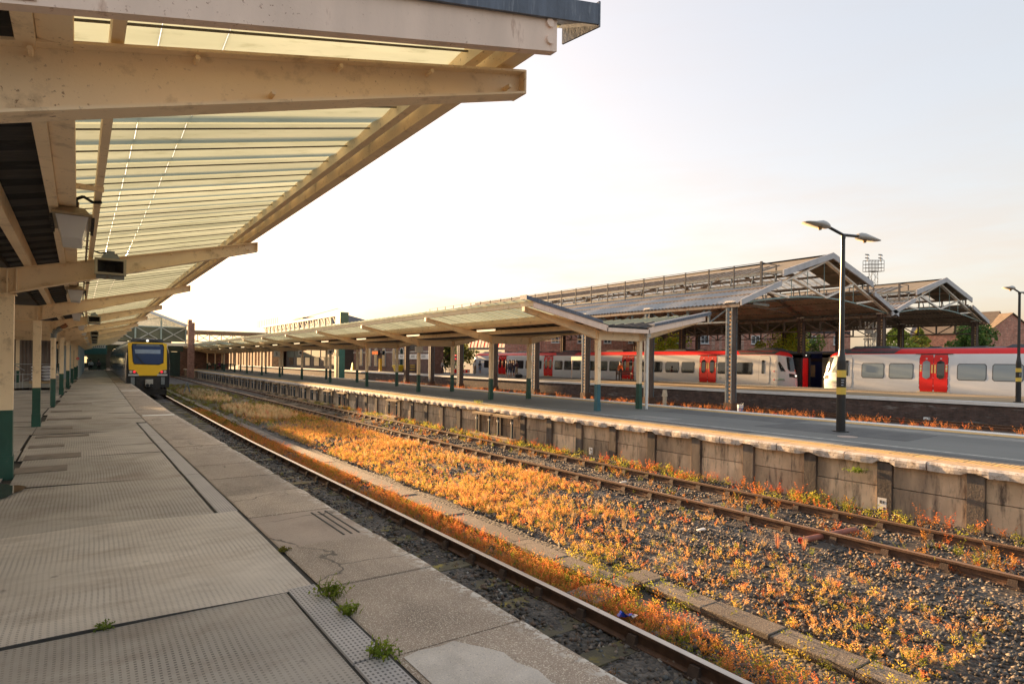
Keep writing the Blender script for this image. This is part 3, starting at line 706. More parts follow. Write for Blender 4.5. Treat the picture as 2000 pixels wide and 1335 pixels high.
FR2 = [16.0, 22.9, 30.3, 38.0, 45.5, 53.1, 60.7, 68.3, 76, 83.6, 91.2, 98.8, 106.4]
ic = thing('platform_canopy', 'cream butterfly canopy on green footed posts along the middle island platform', 'canopy')
canopy(ic, 15.0, 17.1, 3.28, 2.82, .195, 2.49, .25, FR2, 15.55, 112, 1.35, .55, 62, (-1, 15.0, True), (1, 17.1, False), (), lambda x, y: False)
q = MB(); x, yp = 17.35, 15.85
q.tube((x, yp, -.03), (x, yp, 2.75), .055, 12); q.box(x-.1, x+.1, yp-.09, yp+.05, 2.66, 2.82); q.build('downpipe', whitepaint, ic)
# glowing strip lights under the island canopy
tube_on = bpy.data.materials.new('lit tube diffuser'); tube_on.use_nodes = True
e_ = tube_on.node_tree.nodes['Principled BSDF']; e_.inputs['Emission Color'].default_value = (1, .74, .42, 1); e_.inputs['Emission Strength'].default_value = .32; e_.inputs['Base Color'].default_value = (.8, .7, .5, 1)
def strip_light(loc, lab):
    r = thing('strip_light', lab, 'strip light', loc, 'strip lights under the island canopy')
    q = MB(); q.box(loc[0]-.06, loc[0]+.06, loc[1]-.68, loc[1]+.68, loc[2]+.035, loc[2]+.09); q.box(loc[0]-.01, loc[0]+.01, loc[1]-.5, loc[1]-.48, loc[2]+.09, loc[2]+.2); q.box(loc[0]-.01, loc[0]+.01, loc[1]+.48, loc[1]+.5, loc[2]+.09, loc[2]+.2); q.build('housing', whitepaint, r)
    q = MB(); pr = [(-.055, .035), (-.05, -.01), (-.02, -.035), (.02, -.035), (.05, -.01), (.055, .035)]
    q.prism([(loc[0]+a, loc[2]+b) for a, b in pr], 'y', loc[1]-.66, loc[1]+.66); q.build('diffuser', tube_on, r); return r
ords = ['nearest', 'second', 'third', 'fourth', 'fifth', 'sixth', 'seventh', 'eighth', 'ninth', 'tenth', 'eleventh', 'twelfth', 'thirteenth']
p0 = None
for i, yf in enumerate(FR2[1:]):
    l_ = (14.22+bend(yf), yf-.75-.10*i, 3.0)
    lab = 'lit strip light under the left wing of the island canopy, %s from gable end' % ords[i]
    if p0 is None: p0 = strip_light(l_, lab)
    else: copy_tree(p0, l_, lab)
p1 = None
for i, yf in enumerate([16.0]+FR2[1:5]):
    l_ = (17.75+bend(yf), yf+(.9 if i else 1.4), 2.93)
    lab = 'lit strip light under the right wing of the island canopy, %s from gable end' % ords[i]
    if p1 is None: p1 = strip_light(l_, lab)
    else: copy_tree(p1, l_, lab)

for i in range(9):
    yy = 6.2+7.44*i; q = MB(); q.box(-.1+bend(yy), .16+bend(yy), yy-.02, yy+.02, 3.035, 3.075); q.build('cross_strap', cream, lc)
# conduit running along the light purlin of the left canopy
q = MB(); q.tube((.07, 7.3, 3.03), (.07, 22, 3.03), .012, 6); q.tube((.07, 22, 3.02), (1.3, 92, 3.02), .012, 6); q.build('conduit', M('grey brown conduit', (.22, .18, .13), .5), lc)
# bulkhead lamps and horn loudspeakers under the left canopy
lampglass = NT('frosted lamp glass'); lampglass.bsdf((.62, .60, .60), .3, 0, None, coat=.3); lampglass = lampglass.mat
def bulkhead(loc, lab):
    r = thing('hanging_lamp', lab, 'lamp', loc, 'glass lamps hanging under the left canopy'); x, y, z = loc
    q = MB(); q.hexa([(x-.13, y-.40, z+.0), (x+.13, y-.40, z+.0), (x+.13, y+.40, z+.0), (x-.13, y+.40, z+.0), (x-.09, y-.34, z+.06), (x+.09, y-.34, z+.06), (x+.09, y+.34, z+.06), (x-.09, y+.34, z+.06)]); q.box(x-.15, x+.15, y-.42, y+.42, z-.02, z-.001); q.box(x-.05, x+.05, y-.1, y+.1, z+.06, z+.16)
    q.build('housing', M('aged lamp housing', (.36, .27, .17), .5, .2, 6), r)
    q = MB(); q.hexa([(x-.075, y-.33, z-.21), (x+.075, y-.33, z-.21), (x+.075, y+.33, z-.21), (x-.075, y+.33, z-.21), (x-.12, y-.38, z-.022), (x+.12, y-.38, z-.022), (x+.12, y+.38, z-.022), (x-.12, y+.38, z-.022)]); q.build('lamp_glass', lampglass, r)
    q = MB()
    for k in range(9):
        for sx in (-1, 1): q.box(x+sx*.155-.012, x+sx*.155+.012, y-.36+.09*k, y-.32+.09*k, z-.06, z-.02)
    q.build('clips', darksteel, r)
    q = MB(); q.path([(x+.03, y-.3, z+.06), (x+.03, y-.32, z+.14), (x+.08, y-.34, z+.165), (x+.15, y-.36, z+.12), (x+.22, y-.36, z+.13)], .014, 6); q.build('cable', blackrub, r); return r
b0 = None
for i in range(9):
    yy = 7.1+7.44*i; l_ = (-.06+bend(yy), yy, 2.93)
    lab = 'glass bulkhead lamp under the dark part of the left canopy, %s from the camera' % ords[i]
    if b0 is None: b0 = bulkhead(l_, lab)
    else: copy_tree(b0, l_, lab)
def speaker(loc, lab):
    r = thing('horn_loudspeaker', lab, 'loudspeaker', loc, 'loudspeakers on the canopy beams'); x, y, z = loc
    q = MB(); o_ = [(-.19, -.115), (.19, -.115), (.19, .115), (-.19, .115)]; i_ = [(-.155, -.085), (.155, -.085), (.155, .085), (-.155, .085)]; k_ = [(-.06, -.05), (.06, -.05), (.06, .05), (-.06, .05)]
    ring = lambda pr, yy: [(x+a, yy, z+b) for a, b in pr]
    q.grid([ring(o_, y-.10), ring(o_, y-.02), ring([(a*.8, b*.85) for a, b in o_], y+.10)], close=True)
    q.grid([ring(o_, y-.10), ring(i_, y-.10), ring(k_, y+.05)], m=lambda i, j: 0 if i == 0 else 1, close=True); q.add(ring(k_, y+.05), [(0, 1, 2, 3)], 1)
    q.build('horn', [M('grey beige speaker', (.36, .32, .24), .5), M('speaker mouth', (.025, .022, .02), .8)], r, fix=False)
    q = MB(); q.hexa([(x-.12, y-.06, z+.115), (x+.12, y-.06, z+.115), (x+.12, y+.08, z+.115), (x-.12, y+.08, z+.115), (x-.08, y-.04, z+.19), (x+.08, y-.04, z+.19), (x+.08, y+.06, z+.19), (x-.08, y+.06, z+.19)]); q.box(x-.04, x+.05, y-.04, y+.03, z+.19, z+.23); q.build('bracket', steelgrey, r)
    q = MB(); q.box(x-.17, x+.17, y-.05, y+.07, z-.165, z-.118); q.build('base_clamp', steelgrey, r)
    q = MB(); q.path([(x-.02, y, z+.22), (x-.12, y, z+.19), (x-.22, y, z+.22), (x-.3, y, z+.24)], .012, 6); q.build('cable', blackrub, r); return r
s0 = None
for i, k in enumerate([1, 3, 5, 6, 7, 8]):
    yy = FR1[k]-.22; l_ = (.36+bend(yy), yy, 2.945)
    lab = 'grey horn loudspeaker fixed to a left canopy beam, %s from the camera' % ords[i]
    if s0 is None: s0 = speaker(l_, lab)
    else: copy_tree(s0, l_, lab)
# ================================================================== TRAIN SHED (right)
corr = M('weathered corrugated sheet', (.36, .35, .34), .6, .14, 1.2, .1, 30, dirt=(.24, .20, .16), dscale=1.2, stretch=(2, 2, .5))
under = M('brown roof underside', (.42, .31, .23), .8, .25, 1)  # browner than the top of the same sheets
shedglass = NT('dusty roof glass')
_c = shedglass.mix(shedglass.ramp(shedglass.noise(.8, 4), .3, .7), (.62, .62, .58), (.80, .80, .76))
_t = shedglass.n('ShaderNodeBsdfTranslucent'); shedglass.l(_c, _t.inputs[0]); _d = shedglass.n('ShaderNodeBsdfPrincipled'); _d.inputs['Roughness'].default_value = .12; shedglass.l(_c, _d.inputs['Base Color'])
_m = shedglass.n('ShaderNodeMixShader'); _m.inputs[0].default_value = .45; shedglass.l(_t.outputs[0], _m.inputs[1]); shedglass.l(_d.outputs[0], _m.inputs[2]); _tp = shedglass.n('ShaderNodeBsdfTransparent'); _m2 = shedglass.n('ShaderNodeMixShader'); _m2.inputs[0].default_value = .5; shedglass.l(_m.outputs[0], _m2.inputs[1]); shedglass.l(_tp.outputs[0], _m2.inputs[2]); shedglass.l(_m2.outputs[0], shedglass.out.inputs[0]); shedglass = shedglass.mat
creamsteel = M('pale cream roof steel', (.84, .76, .66), .55, .12, 2, dirt=(.3, .2, .13), dscale=6, dlo=.6, dhi=.75)
tealrod = M('pale teal tie rod', (.20, .30, .29), .5, .15)
shadowsteel = M('shaded girder steel', (.19, .145, .115), .7, .3, 3, dirt=(.12, .07, .045), dscale=5)  # shade inside the shed put into this darker copy of the steel
railsteel = M('dark walkway railing', (.075, .07, .068), .6, .2)
browncol = M('dark brown column', (.10, .07, .055), .7, .35, 4, .2, 40, dirt=(.20, .11, .06), dscale=8, stretch=(2, 2, .5))
SB = lambda y: 0.010*(y-30) if y > 30 else 0.0
def column(root, X, y, ztop, detail):
    x = X+SB(y); z0 = -1.05
    q = MB()
    q.box(x-.24, x+.24, y-.17, y-.15, z0, ztop, 1); q.box(x-.24, x+.24, y+.15, y+.17, z0, ztop)                      # web plates
    for sx in (-1, 1):
        q.box(x+sx*.24-.01, x+sx*.24+.01, y-.22, y-.12, z0, ztop); q.box(x+sx*.24-.01, x+sx*.24+.01, y+.12, y+.22, z0, ztop)
    q.box(x-.235, x-.215, y-.02, y+.15, z0, ztop)
    p = q.build('iron_column', [greyblue if detail != 2 else browncol, browncol], root)
    if detail:
        l_ = MB(); k = 0; z = z0+.55
        while z < ztop-.45:
            l_.box(x-.251, x-.239, y-.165, y-.045, z, z+.13)
            z += .235
        l_ = l_.build('lacing', M('rust and cream lacing', (.55, .34, .17), .65, .3, 6, dirt=(.22, .09, .04), dscale=7, dlo=.45, dhi=.65), p); tag(l_, kind='stuff')
        b = MB(); b.box(x-.3, x+.3, y-.27, y+.27, z0-.05, z0+.5); b.build('column_base', rust, p)
    c = MB(); c.box(x-.3, x+.3, y-.26, y+.26, ztop-.04, ztop+.06); c.build('column_cap', creamsteel, p)
    return p
def girder(root, X, ys_, z0, z1, mat, name='lattice_girder'):
    for a, b in zip(ys_, ys_[1:]):
        q = MB(); xa_, xb_ = X+SB(a), X+SB(b)
        for z in (z0, z1): q.bar((xa_, a, z), (xb_, b, z), .16, .10, up=(0, 0, 1))
        n = 4
        for k in range(n):
            u0, u1 = k/n, (k+1)/n; um = (u0+u1)/2
            P = lambda u, z: (xa_+(xb_-xa_)*u, a+(b-a)*u, z)
            q.bar(P(u0, z1), P(u1, z0) if k < n/2 else P(u1, z1), .05, .09) if k < n/2 else q.bar(P(u0, z0), P(u1, z1), .05, .09)
            q.bar(P(u0, z0), P(u0, z1), .12, .12)
        q.build(name, mat, root)
shed = thing('train_shed', 'open iron train shed with two gabled corrugated roofs above the red and silver trains', 'train shed')
ROWY = [22.1+6.35*k for k in range(8)]
spans = [(31.6, 41.2, 50.4, 5.45, 9.05, 5.85), (50.4, 59.7, 69.0, 5.85, 9.05, 6.15)]
for ri, (X, zt_) in enumerate(((31.35, 5.35), (50.1, 5.72), (68.7, 6.05))):
    for k, y in enumerate(ROWY): column(shed, X, y, zt_, (1 if ri == 0 and k < 7 else (2 if ri else 2)))
    girder(shed, X, ROWY, zt_-1.15, zt_-.2, greyblue if ri == 0 else shadowsteel)
# inner rows of low girders seen against the brick houses
for X in (38.5,):
    pass
for si, (xl, xm, xr, zl, zm, zr_) in enumerate(spans):
    yA, yB = 21.4, 67.2
    for side in (0, 1):
        x0, z0 = (xl, zl) if side == 0 else (xr, zr_)
        dirx = 1 if side == 0 else -1
        f1 = .365; xs_, zs_ = x0+(xm-x0)*f1, z0+(zm-z0)*f1-.05          # top of the corrugated lower slope
        x2, z2 = x0+(xm-x0)*.42, z0+(zm-z0)*.44+.42                      # foot of the raised upper roof
        xe, ze = x0-dirx*.55, z0-.18
        n = int((yB-yA)/.30)
        # corrugated sheets as separate bands
        for band in range(12):
            ya_, yb_ = yA+(yB-yA)*band/12, yA+(yB-yA)*(band+1)/12
            m = int((yb_-ya_)/.075); q = MB(); A, Bq = [], []
            for k in range(m+1):
                y = ya_+(yb_-ya_)*k/m; w_ = .035*math.sin(2*math.pi*y/.30)
                A.append((xe+SB(y), y, ze+w_)); Bq.append((xs_+SB(y), y, zs_+w_))
            q.grid([A, Bq]); q.grid([[(x, y, z-.02) for x, y, z in A], [(x, y, z-.02) for x, y, z in Bq]], m=1)
            q.build('corrugated_sheet', [corr, under], shed, fix=False, smooth=False)
        # upper roof: solid strip at the gable end and ridge, glass elsewhere
        q = MB(); yG = yA+2.6; fg = .66
        xg, zg = x2+(xm-x2)*fg, z2+(zm-z2)*fg
        def slab(xa, za, xb, zb, a, b, mt):
            q.hexa([(xa+SB(a), a, za), (xb+SB(a), a, zb), (xb+SB(b), b, zb), (xa+SB(b), b, za), (xa+SB(a), a, za+.04), (xb+SB(a), a, zb+.04), (xb+SB(b), b, zb+.04), (xa+SB(b), b, za+.04)], mt)
        slab(x2, z2, xm, zm, yA-.1, yG, 0)
        for a, b in [(yG, 30), (30, 48), (48, yB)]: slab(xg, zg, xm, zm, a, b, 0)
        q.build('solid_roofing', [M('brown weathered roofing', (.20, .165, .12), .8, .2, 1.5)], shed)
        q = MB()
        for a, b in [(yG, 30), (30, 48), (48, yB)]: slab(x2, z2, xg-.01, zg-.003, a, b, 0)
        pane = q.build('roof_glass', [shedglass], shed)
        q = MB(); y = yG
        while y < yB:
            q.hexa([(x2+SB(y), y-.03, z2+.04), (xg+SB(y), y-.03, zg+.04), (xg+SB(y), y+.03, zg+.04), (x2+SB(y), y+.03, z2+.04), (x2+SB(y), y-.03, z2+.09), (xg+SB(y), y-.03, zg+.09), (xg+SB(y), y+.03, zg+.09), (x2+SB(y), y+.03, z2+.09)]); y += .72
        q.build('glazing_bars', shadowsteel, pane)
        q = MB()
        for a, b in [(yA, 30), (30, 48), (48, yB)]:
            q.bar((x2+SB(a)-dirx*.1, a, z2+.02), (x2+SB(b)-dirx*.1, b, z2+.02), .12, .16); q.bar((xs_+SB(a), a, zs_+.05), (xs_+SB(b), b, zs_+.05), .25, .12)
            q.bar((x2+SB(a), a, z2+.12), (x2+SB(b), b, z2+.12), .06, .05, m=1); q.bar((xm+SB(a), a, zm+.08), (xm+SB(b), b, zm+.08), .16, .10, m=1)
        y = yA+.5
        while y < yB: q.bar((xs_+SB(y)+dirx*.2, y, zs_), (x2+SB(y), y, z2), .06, .08); y += 1.6
        q.build('roof_vent', [greyblue, M('tan ridge capping', (.34, .27, .17), .7)], shed)
        # eaves gutter
        q = MB()
        for a, b in [(yA, 30), (30, 48), (48, yB)]: q.bar((xe+SB(a)+dirx*.1, a, ze-.14), (xe+SB(b)+dirx*.1, b, ze-.14), .14, .20)
        q.build('gutter', M('stained gutter', (.28, .22, .17), .7, .3, 3, dirt=(.14, .07, .04), dscale=3, dlo=.5, dhi=.62), shed)
        # barge boards at the near gable
        q = MB(); yb = yA-.12
        for (a, za, b, zb_, h_) in ((xe, ze, xs_, zs_, .34), (x2-dirx*.3, z2-.10, xm, zm+.02, .40)):
            q.hexa([(a, yb-.05, za-h_/2), (b, yb-.05, zb_-h_/2), (b, yb+.05, zb_-h_/2), (a, yb+.05, za-h_/2), (a, yb-.05, za+h_/2), (b, yb-.05, zb_+h_/2), (b, yb+.05, zb_+h_/2), (a, yb+.05, za+h_/2)])
        q.build('barge_board', bargegrey, shed)
        # walkway railing
        xw = x0+(xm-x0)*.28; zw = z0+(zm-z0)*.28+.1
        q = MB(); rails = MB(); y = yA+.7; first = None; lean = 0
        rl = thing('walkway_railing', loc=(0, 0, 0)); rl.parent = shed
        pm = MB(); pm.box(-.035, .035, -.035, .035, 0, 1.45); post0 = pm.build('railing_post', railsteel, rl)
        k = 0
        while y < yB:
            o = post0 if k == 0 else dup(post0, rl); o.location = (xw+SB(y), y, zw); k += 1; y += 1.93
        for a, b in [(yA+.7, 30), (30, 48), (48, yB-1)]:
            rails.tube((xw+SB(a), a, zw+1.43), (xw+SB(b), b, zw+1.43), .022, 5)
            for dz in (.45, .8, 1.12): rails.tube((xw+SB(a), a, zw+dz), (xw+SB(b), b, zw+dz), .008, 4)
        rails.bar((xw, yA+.7, zw), (xw, yA+.7, zw+1.5), .12, .12)
        rails.tube((xw, yA+.7, zw+1.43), (xw+dirx*1.6, yA+.7, zw+1.43), .03, 6); rails.tube((xw, yA+.7, zw+.8), (xw+dirx*1.6, yA+.7, zw+.8), .03, 6); rails.bar((xw+dirx*1.6, yA+.7, zw+.4), (xw+dirx*1.6, yA+.7, zw+1.45), .07, .07)
        rails.build('guard_wire', railsteel, rl)
    # roof trusses; the near one with separate members
    for k, y in enumerate([21.75]+ROWY[1:]):
        near = k == 0; mt = creamsteel if near else shadowsteel
        c = SB(y)
        def lowz(x): return (zl+(zr_-zl)*(x-xl)/(xr-xl))-.15+.78*math.sin(math.pi*(x-xl)/(xr-xl))
        R = MB()
        for (xa_, za_) in ((xl, zl), (xr, zr_)):
            R.bar((xa_+c, y, za_-.12), (xm+c, y, zm-.30), .12, .24, up=(0, 1, 0))
        tr = R.build('roof_truss', mt, shed)
        T = MB(); n = 12; pts = [(xl+(xr-xl)*i/n+c, y, lowz(xl+(xr-xl)*i/n)) for i in range(n+1)]
        for a, b in zip(pts, pts[1:]): T.bar(a, b, .07, .09)
        T.build('tie_bar', tealrod if near else shadowsteel, tr)
        zr2 = lambda x: (zl-.12+(zm-.30-zl+.12)*(x-xl)/(xm-xl)) if x < xm else (zr_-.12+(zm-.30-zr_+.12)*(xr-x)/(xr-xm))
        L = xr-xl
        zig = [(xl+L*.16, 1), (xl+L*.28, 0), (xl+L*.34, 1), (xm-.05*L/9, 0), (xl+L*.66, 1), (xl+L*.72, 0), (xl+L*.84, 1)]
        st = [((xl+L*.13, zr2(xl+L*.13)), (xl+L*.27, lowz(xl+L*.27))), ((xl+L*.29, zr2(xl+L*.29)), (xm, lowz(xm))), ((xm, lowz(xm)), (xl+L*.71, zr2(xl+L*.71))), ((xl+L*.73, lowz(xl+L*.73)), (xl+L*.87, zr2(xl+L*.87)))]
        if near:
            for (p_, q_) in st:
                b_ = MB(); b_.bar((p_[0]+c, y, p_[1]), (q_[0]+c, y, q_[1]), .12, .17, up=(0, 1, 0)); b_.build('strut', mt, tr)
        else:
            for p_, q_ in st: b_ = MB(); b_.bar((p_[0]+c, y, p_[1]), (q_[0]+c, y, q_[1]), .12, .16, up=(0, 1, 0)); b_.build('strut', mt, tr)
        for f in (.29, .39, .5, .61, .71):
            h_ = MB(); x = xl+L*f; h_.tube((x+c, y, lowz(x)), (x+c, y, zr2(x)), .025, 5); h_.build('hanger_rod', tealrod if near else shadowsteel, tr)
    # purlins under the roof
    q = MB()
    for f in (.12, .26, .40, .55, .72, .88):
        for x0, z0 in ((xl, zl), (xr, zr_)):
            x = x0+(xm-x0)*f; z = z0+(zm-z0)*f-.02
            for a, b in ((21.5, 30), (30, 48), (48, 67)): q.bar((x+SB(a), a, z), (x+SB(b), b, z), .09, .16)
    q.build('purlins', shadowsteel, shed)
# low transverse girders between the columns on the far side
for y in (ROWY[0]+.0, ROWY[2], ROWY[4], ROWY[6]):
    q = MB()
    for (xa_, xb_, z) in ((50.4, 68.4, 5.0),):
        pass
# strip lamp hanging inside the near gable
r = thing('hanging_lamp', 'long grey lamp hanging inside the train shed by its near left column', 'lamp', (36.2, 23.4, 5.6))
q = MB(); q.box(35.3, 37.1, 23.3, 23.5, 5.55, 5.7); q.tube((35.6, 23.4, 5.7), (35.6, 23.4, 6.6), .02, 5); q.tube((36.8, 23.4, 5.7), (36.8, 23.4, 6.9), .02, 5); q.build('housing', steelgrey, r)

# ================================================================== far glazed shed over the left track
fs = thing('glazed_train_shed', 'distant train shed with a glazed cross braced gable behind the yellow fronted train', 'train shed')
palegreen = M('pale green steel', (.42, .47, .37), .5, .12)
gableglass = NT('tinted gable glass')
_c = gableglass.mix(gableglass.ramp(gableglass.noise(.5, 4), .35, .65), (.05, .06, .035), (.15, .15, .085))
gableglass.bsdf(_c, .12, 0, None, spec=.6); gableglass = gableglass.mat
shedgab = NT('pale upper gable glass'); _b = shedgab.bsdf((.50, .52, .38), .15, 0, None, spec=.6); _tp = shedgab.n('ShaderNodeBsdfTransparent'); _m2 = shedgab.n('ShaderNodeMixShader'); _m2.inputs[0].default_value = .55; shedgab.l(_b.outputs[0], _m2.inputs[1]); shedgab.l(_tp.outputs[0], _m2.inputs[2]); shedgab.l(_m2.outputs[0], shedgab.out.inputs[0]); shedgab = shedgab.mat
YS, xl, xm, xr, zl, zm, zr_ = 96., -5.9, 3.2, 12.2, 6.35, 9.55, 6.35
q = MB()
for sx, x0 in ((1, xl), (-1, xr)):
    q.hexa([(x0-sx*.4, YS-.6, zl-.16), (xm, YS-.6, zm), (xm+.6, YS+45, zm), (x0-sx*.4+.6, YS+45, zl-.16), (x0-sx*.4, YS-.6, zl+.04), (xm, YS-.6, zm+.2), (xm+.6, YS+45, zm+.2), (x0-sx*.4+.6, YS+45, zl+.04)])
q.build('roof', shedglass, fs)
zroof = lambda x: zl-.1+(zm-zl)*(1-abs(x-xm)/(xr-xm))
mull = [xl+.05+(xr-xl-.1)*k/6 for k in range(7)]
for a, b in zip(mull, mull[1:]):
    for z0_, z1_ in ((3.9, 5.85),):
        q = MB(); q.box(a+.06, b-.06, YS-.02, YS+.02, z0_, z1_); q.build('gable_pane', gableglass, fs)
    q = MB(); q.add([(a+.06, YS, 5.95), (b-.06, YS, 5.95), (b-.06, YS, zroof(b-.06)), (a+.06, YS, zroof(a+.06)), (a+.06, YS+.03, 5.95), (b-.06, YS+.03, 5.95), (b-.06, YS+.03, zroof(b-.06)), (a+.06, YS+.03, zroof(a+.06))], [(0,1,2,3), (7,6,5,4), (0,4,5,1), (1,5,6,2), (2,6,7,3), (3,7,4,0)]); q.build('gable_pane', shedgab, fs)
    q = MB(); q.bar((a, YS-.1, 3.95), (b, YS-.1, 5.85), .10, .10, up=(0, 1, 0)); q.bar((a, YS-.1, 5.85), (b, YS-.1, 3.95), .10, .10, up=(0, 1, 0)); q.build('cross_brace', M('pale brace', (.62, .58, .46), .5), fs)
q = MB()
for x in mull: q.box(x-.09, x+.09, YS-.12, YS+.1, 3.7, zroof(x))
q.box(xl, xr, YS-.1, YS+.1, 5.83, 5.97)
q.bar((mull[2], YS-.1, 6.6), (mull[3]+1.0, YS-.1, 8.9), .09, .09, up=(0, 1, 0)); q.bar((mull[4], YS-.1, 6.5), (mull[5], YS-.1, 7.2), .09, .09, up=(0, 1, 0))
q.build('gable_frame', palegreen, fs)
q = MB(); q.box(-1, 12.3, YS-.5, YS+.2, 3.35, 3.75); q.build('lower_beam', cream, fs)
q = MB(); q.hexa([(xr-.2, YS-.65, zl-.35), (xm, YS-.65, zm-.1), (xm, YS-.55, zm-.1), (xr-.2, YS-.55, zl-.35), (xr+.1, YS-.65, zl-.05), (xm, YS-.65, zm+.2), (xm, YS-.55, zm+.2), (xr+.1, YS-.55, zl-.05)]); q.build('barge_board', whitepaint, fs)
# back: closed dark hall under the gable
hall = M('dim hall interior', (.05, .05, .042), .9, .3, .5)  # dimness of the interior put into the wall colour
q = MB(); q.box(-7, 13, YS+24, YS+24.4, -1.2, 6.2); q.box(-7.2, -6.6, YS, YS+24, -1.2, 6.3); q.build('rear_wall', hall, fs)
q = MB(); q.box(-1.2, 3.0, YS-.9, YS-.7, 2.05, 3.55); q.build('green_fascia', M('deep green fascia', (.008, .06, .05), .4), fs)
q = MB(); q.box(-6, 12.2, YS+3, YS+3.2, 2.6, 3.7); q.box(1.05, 3.0, YS+3, YS+3.3, -.02, 2.6); q.box(7, 12.2, YS+6, YS+6.3, -1, 2.6); q.build('green_wall', M('dark green boarding', (.012, .035, .028), .6, .3, 2), fs)
lit = bpy.data.materials.new('lit hall window'); lit.use_nodes = True; e_ = lit.node_tree.nodes['Principled BSDF']; e_.inputs['Emission Color'].default_value = (1, .72, .30, 1); e_.inputs['Emission Strength'].default_value = .22
q = MB(); q.box(-.25, .9, YS+5.0, YS+5.1, .75, 1.75); q.box(-.3, 1.0, YS+4.8, YS+4.9, 1.45, 1.62); q.build('lit_window', lit, fs)
q = MB()
for k in range(6): q.box(-.85, -.55, YS+2+.02, YS+2.1, .45+.32*k, .66+.32*k); q.box(-.4, -.2, YS+2, YS+2.1, .3+.32*k, .5+.32*k)
q.build('lit_sign_panel', lit, fs)
for k in range(6): q = MB(); q.box(6.6+.28*k, 6.8+.28*k, YS+23.8, YS+23.95, 4.3+.35*(k % 2), 4.75+.2*(k % 3)); q.build('lit_window', lit, fs)
# brick pier at its right end
pier = brickmat('warm red brick', (.26, .10, .06), (.36, .15, .09), (.34, .24, .18))
q = MB(); q.box(12.35, 13.1, YS-1.2, YS, -1.2, 6.6); q.box(12.3, 12.75, YS-1.25, YS+.05, 6.6, 7.0); tag(q.build('brick_pier', pier), 'tall red brick pier at the right corner of the glazed shed', 'pier')
# ================================================================== TRAINS
def interp(prof, z):
    for (z0, x0), (z1, x1) in zip(prof, prof[1:]):
        if z0 <= z <= z1: return x0+(x1-x0)*(z-z0)/(z1-z0)
    return prof[-1][1] if z > prof[-1][0] else prof[0][1]
SIDE = [(-.10, .07), (.15, .025), (.5, .0), (1.0, .0), (1.9, .05), (2.4, .11), (2.54, .15), (2.62, .19), (2.78, .30), (2.90, .46), (2.97, .75), (3.0, 1.36)]
def patch(q, xs, fy0, fy1, z0, z1, off, r, m=0, nz=9, sgn=1):
    """rounded rectangle on a body side: y from fy0 to fy1, rows follow the side profile"""
    rows = []
    for k in range(nz+1):
        z = z0+(z1-z0)*k/nz; ins = 0
        for zz in (z-z0, z1-z):
            if zz < r: ins = max(ins, r-math.sqrt(max(0, r*r-(r-zz)**2)))
        x = xs+sgn*(interp(SIDE, z)-off)
        rows.append([(x, fy0+ins, z), (x, fy1-ins, z)])
    q.grid(rows, m)
winglass = NT('train window glass'); winglass.bsdf((.02, .024, .028), .05, 0, None, spec=.9); winglass = winglass.mat
winpale = NT('train window with painted sky reflection'); winpale.bsdf((.24, .30, .34), .10, 0, None, spec=.9); winpale = winpale.mat  # sky reflection put into the glass as a paler base colour
winframe = M('window rubber', (.10, .11, .115), .5)
doorgrey = M('door edge', (.05, .05, .05), .5)
whiteprint = M('white print', (.7, .7, .68), .5); greenprint = M('green print', (.05, .42, .14), .5); ochreprint = M('ochre print', (.72, .48, .16), .5); darkprint = M('dark print', (.09, .09, .09), .5)
hlamp = bpy.data.materials.new('lit headlamp'); hlamp.use_nodes = True; e_ = hlamp.node_tree.nodes['Principled BSDF']; e_.inputs['Emission Color'].default_value = (1, .9, .7, 1); e_.inputs['Emission Strength'].default_value = .30
rlamp = bpy.data.materials.new('lit red tail lamp'); rlamp.use_nodes = True; e_ = rlamp.node_tree.nodes['Principled BSDF']; e_.inputs['Emission Color'].default_value = (1, .03, .05, 1); e_.inputs['Emission Strength'].default_value = .20; e_.inputs['Base Color'].default_value = (.5, .02, .02, 1)
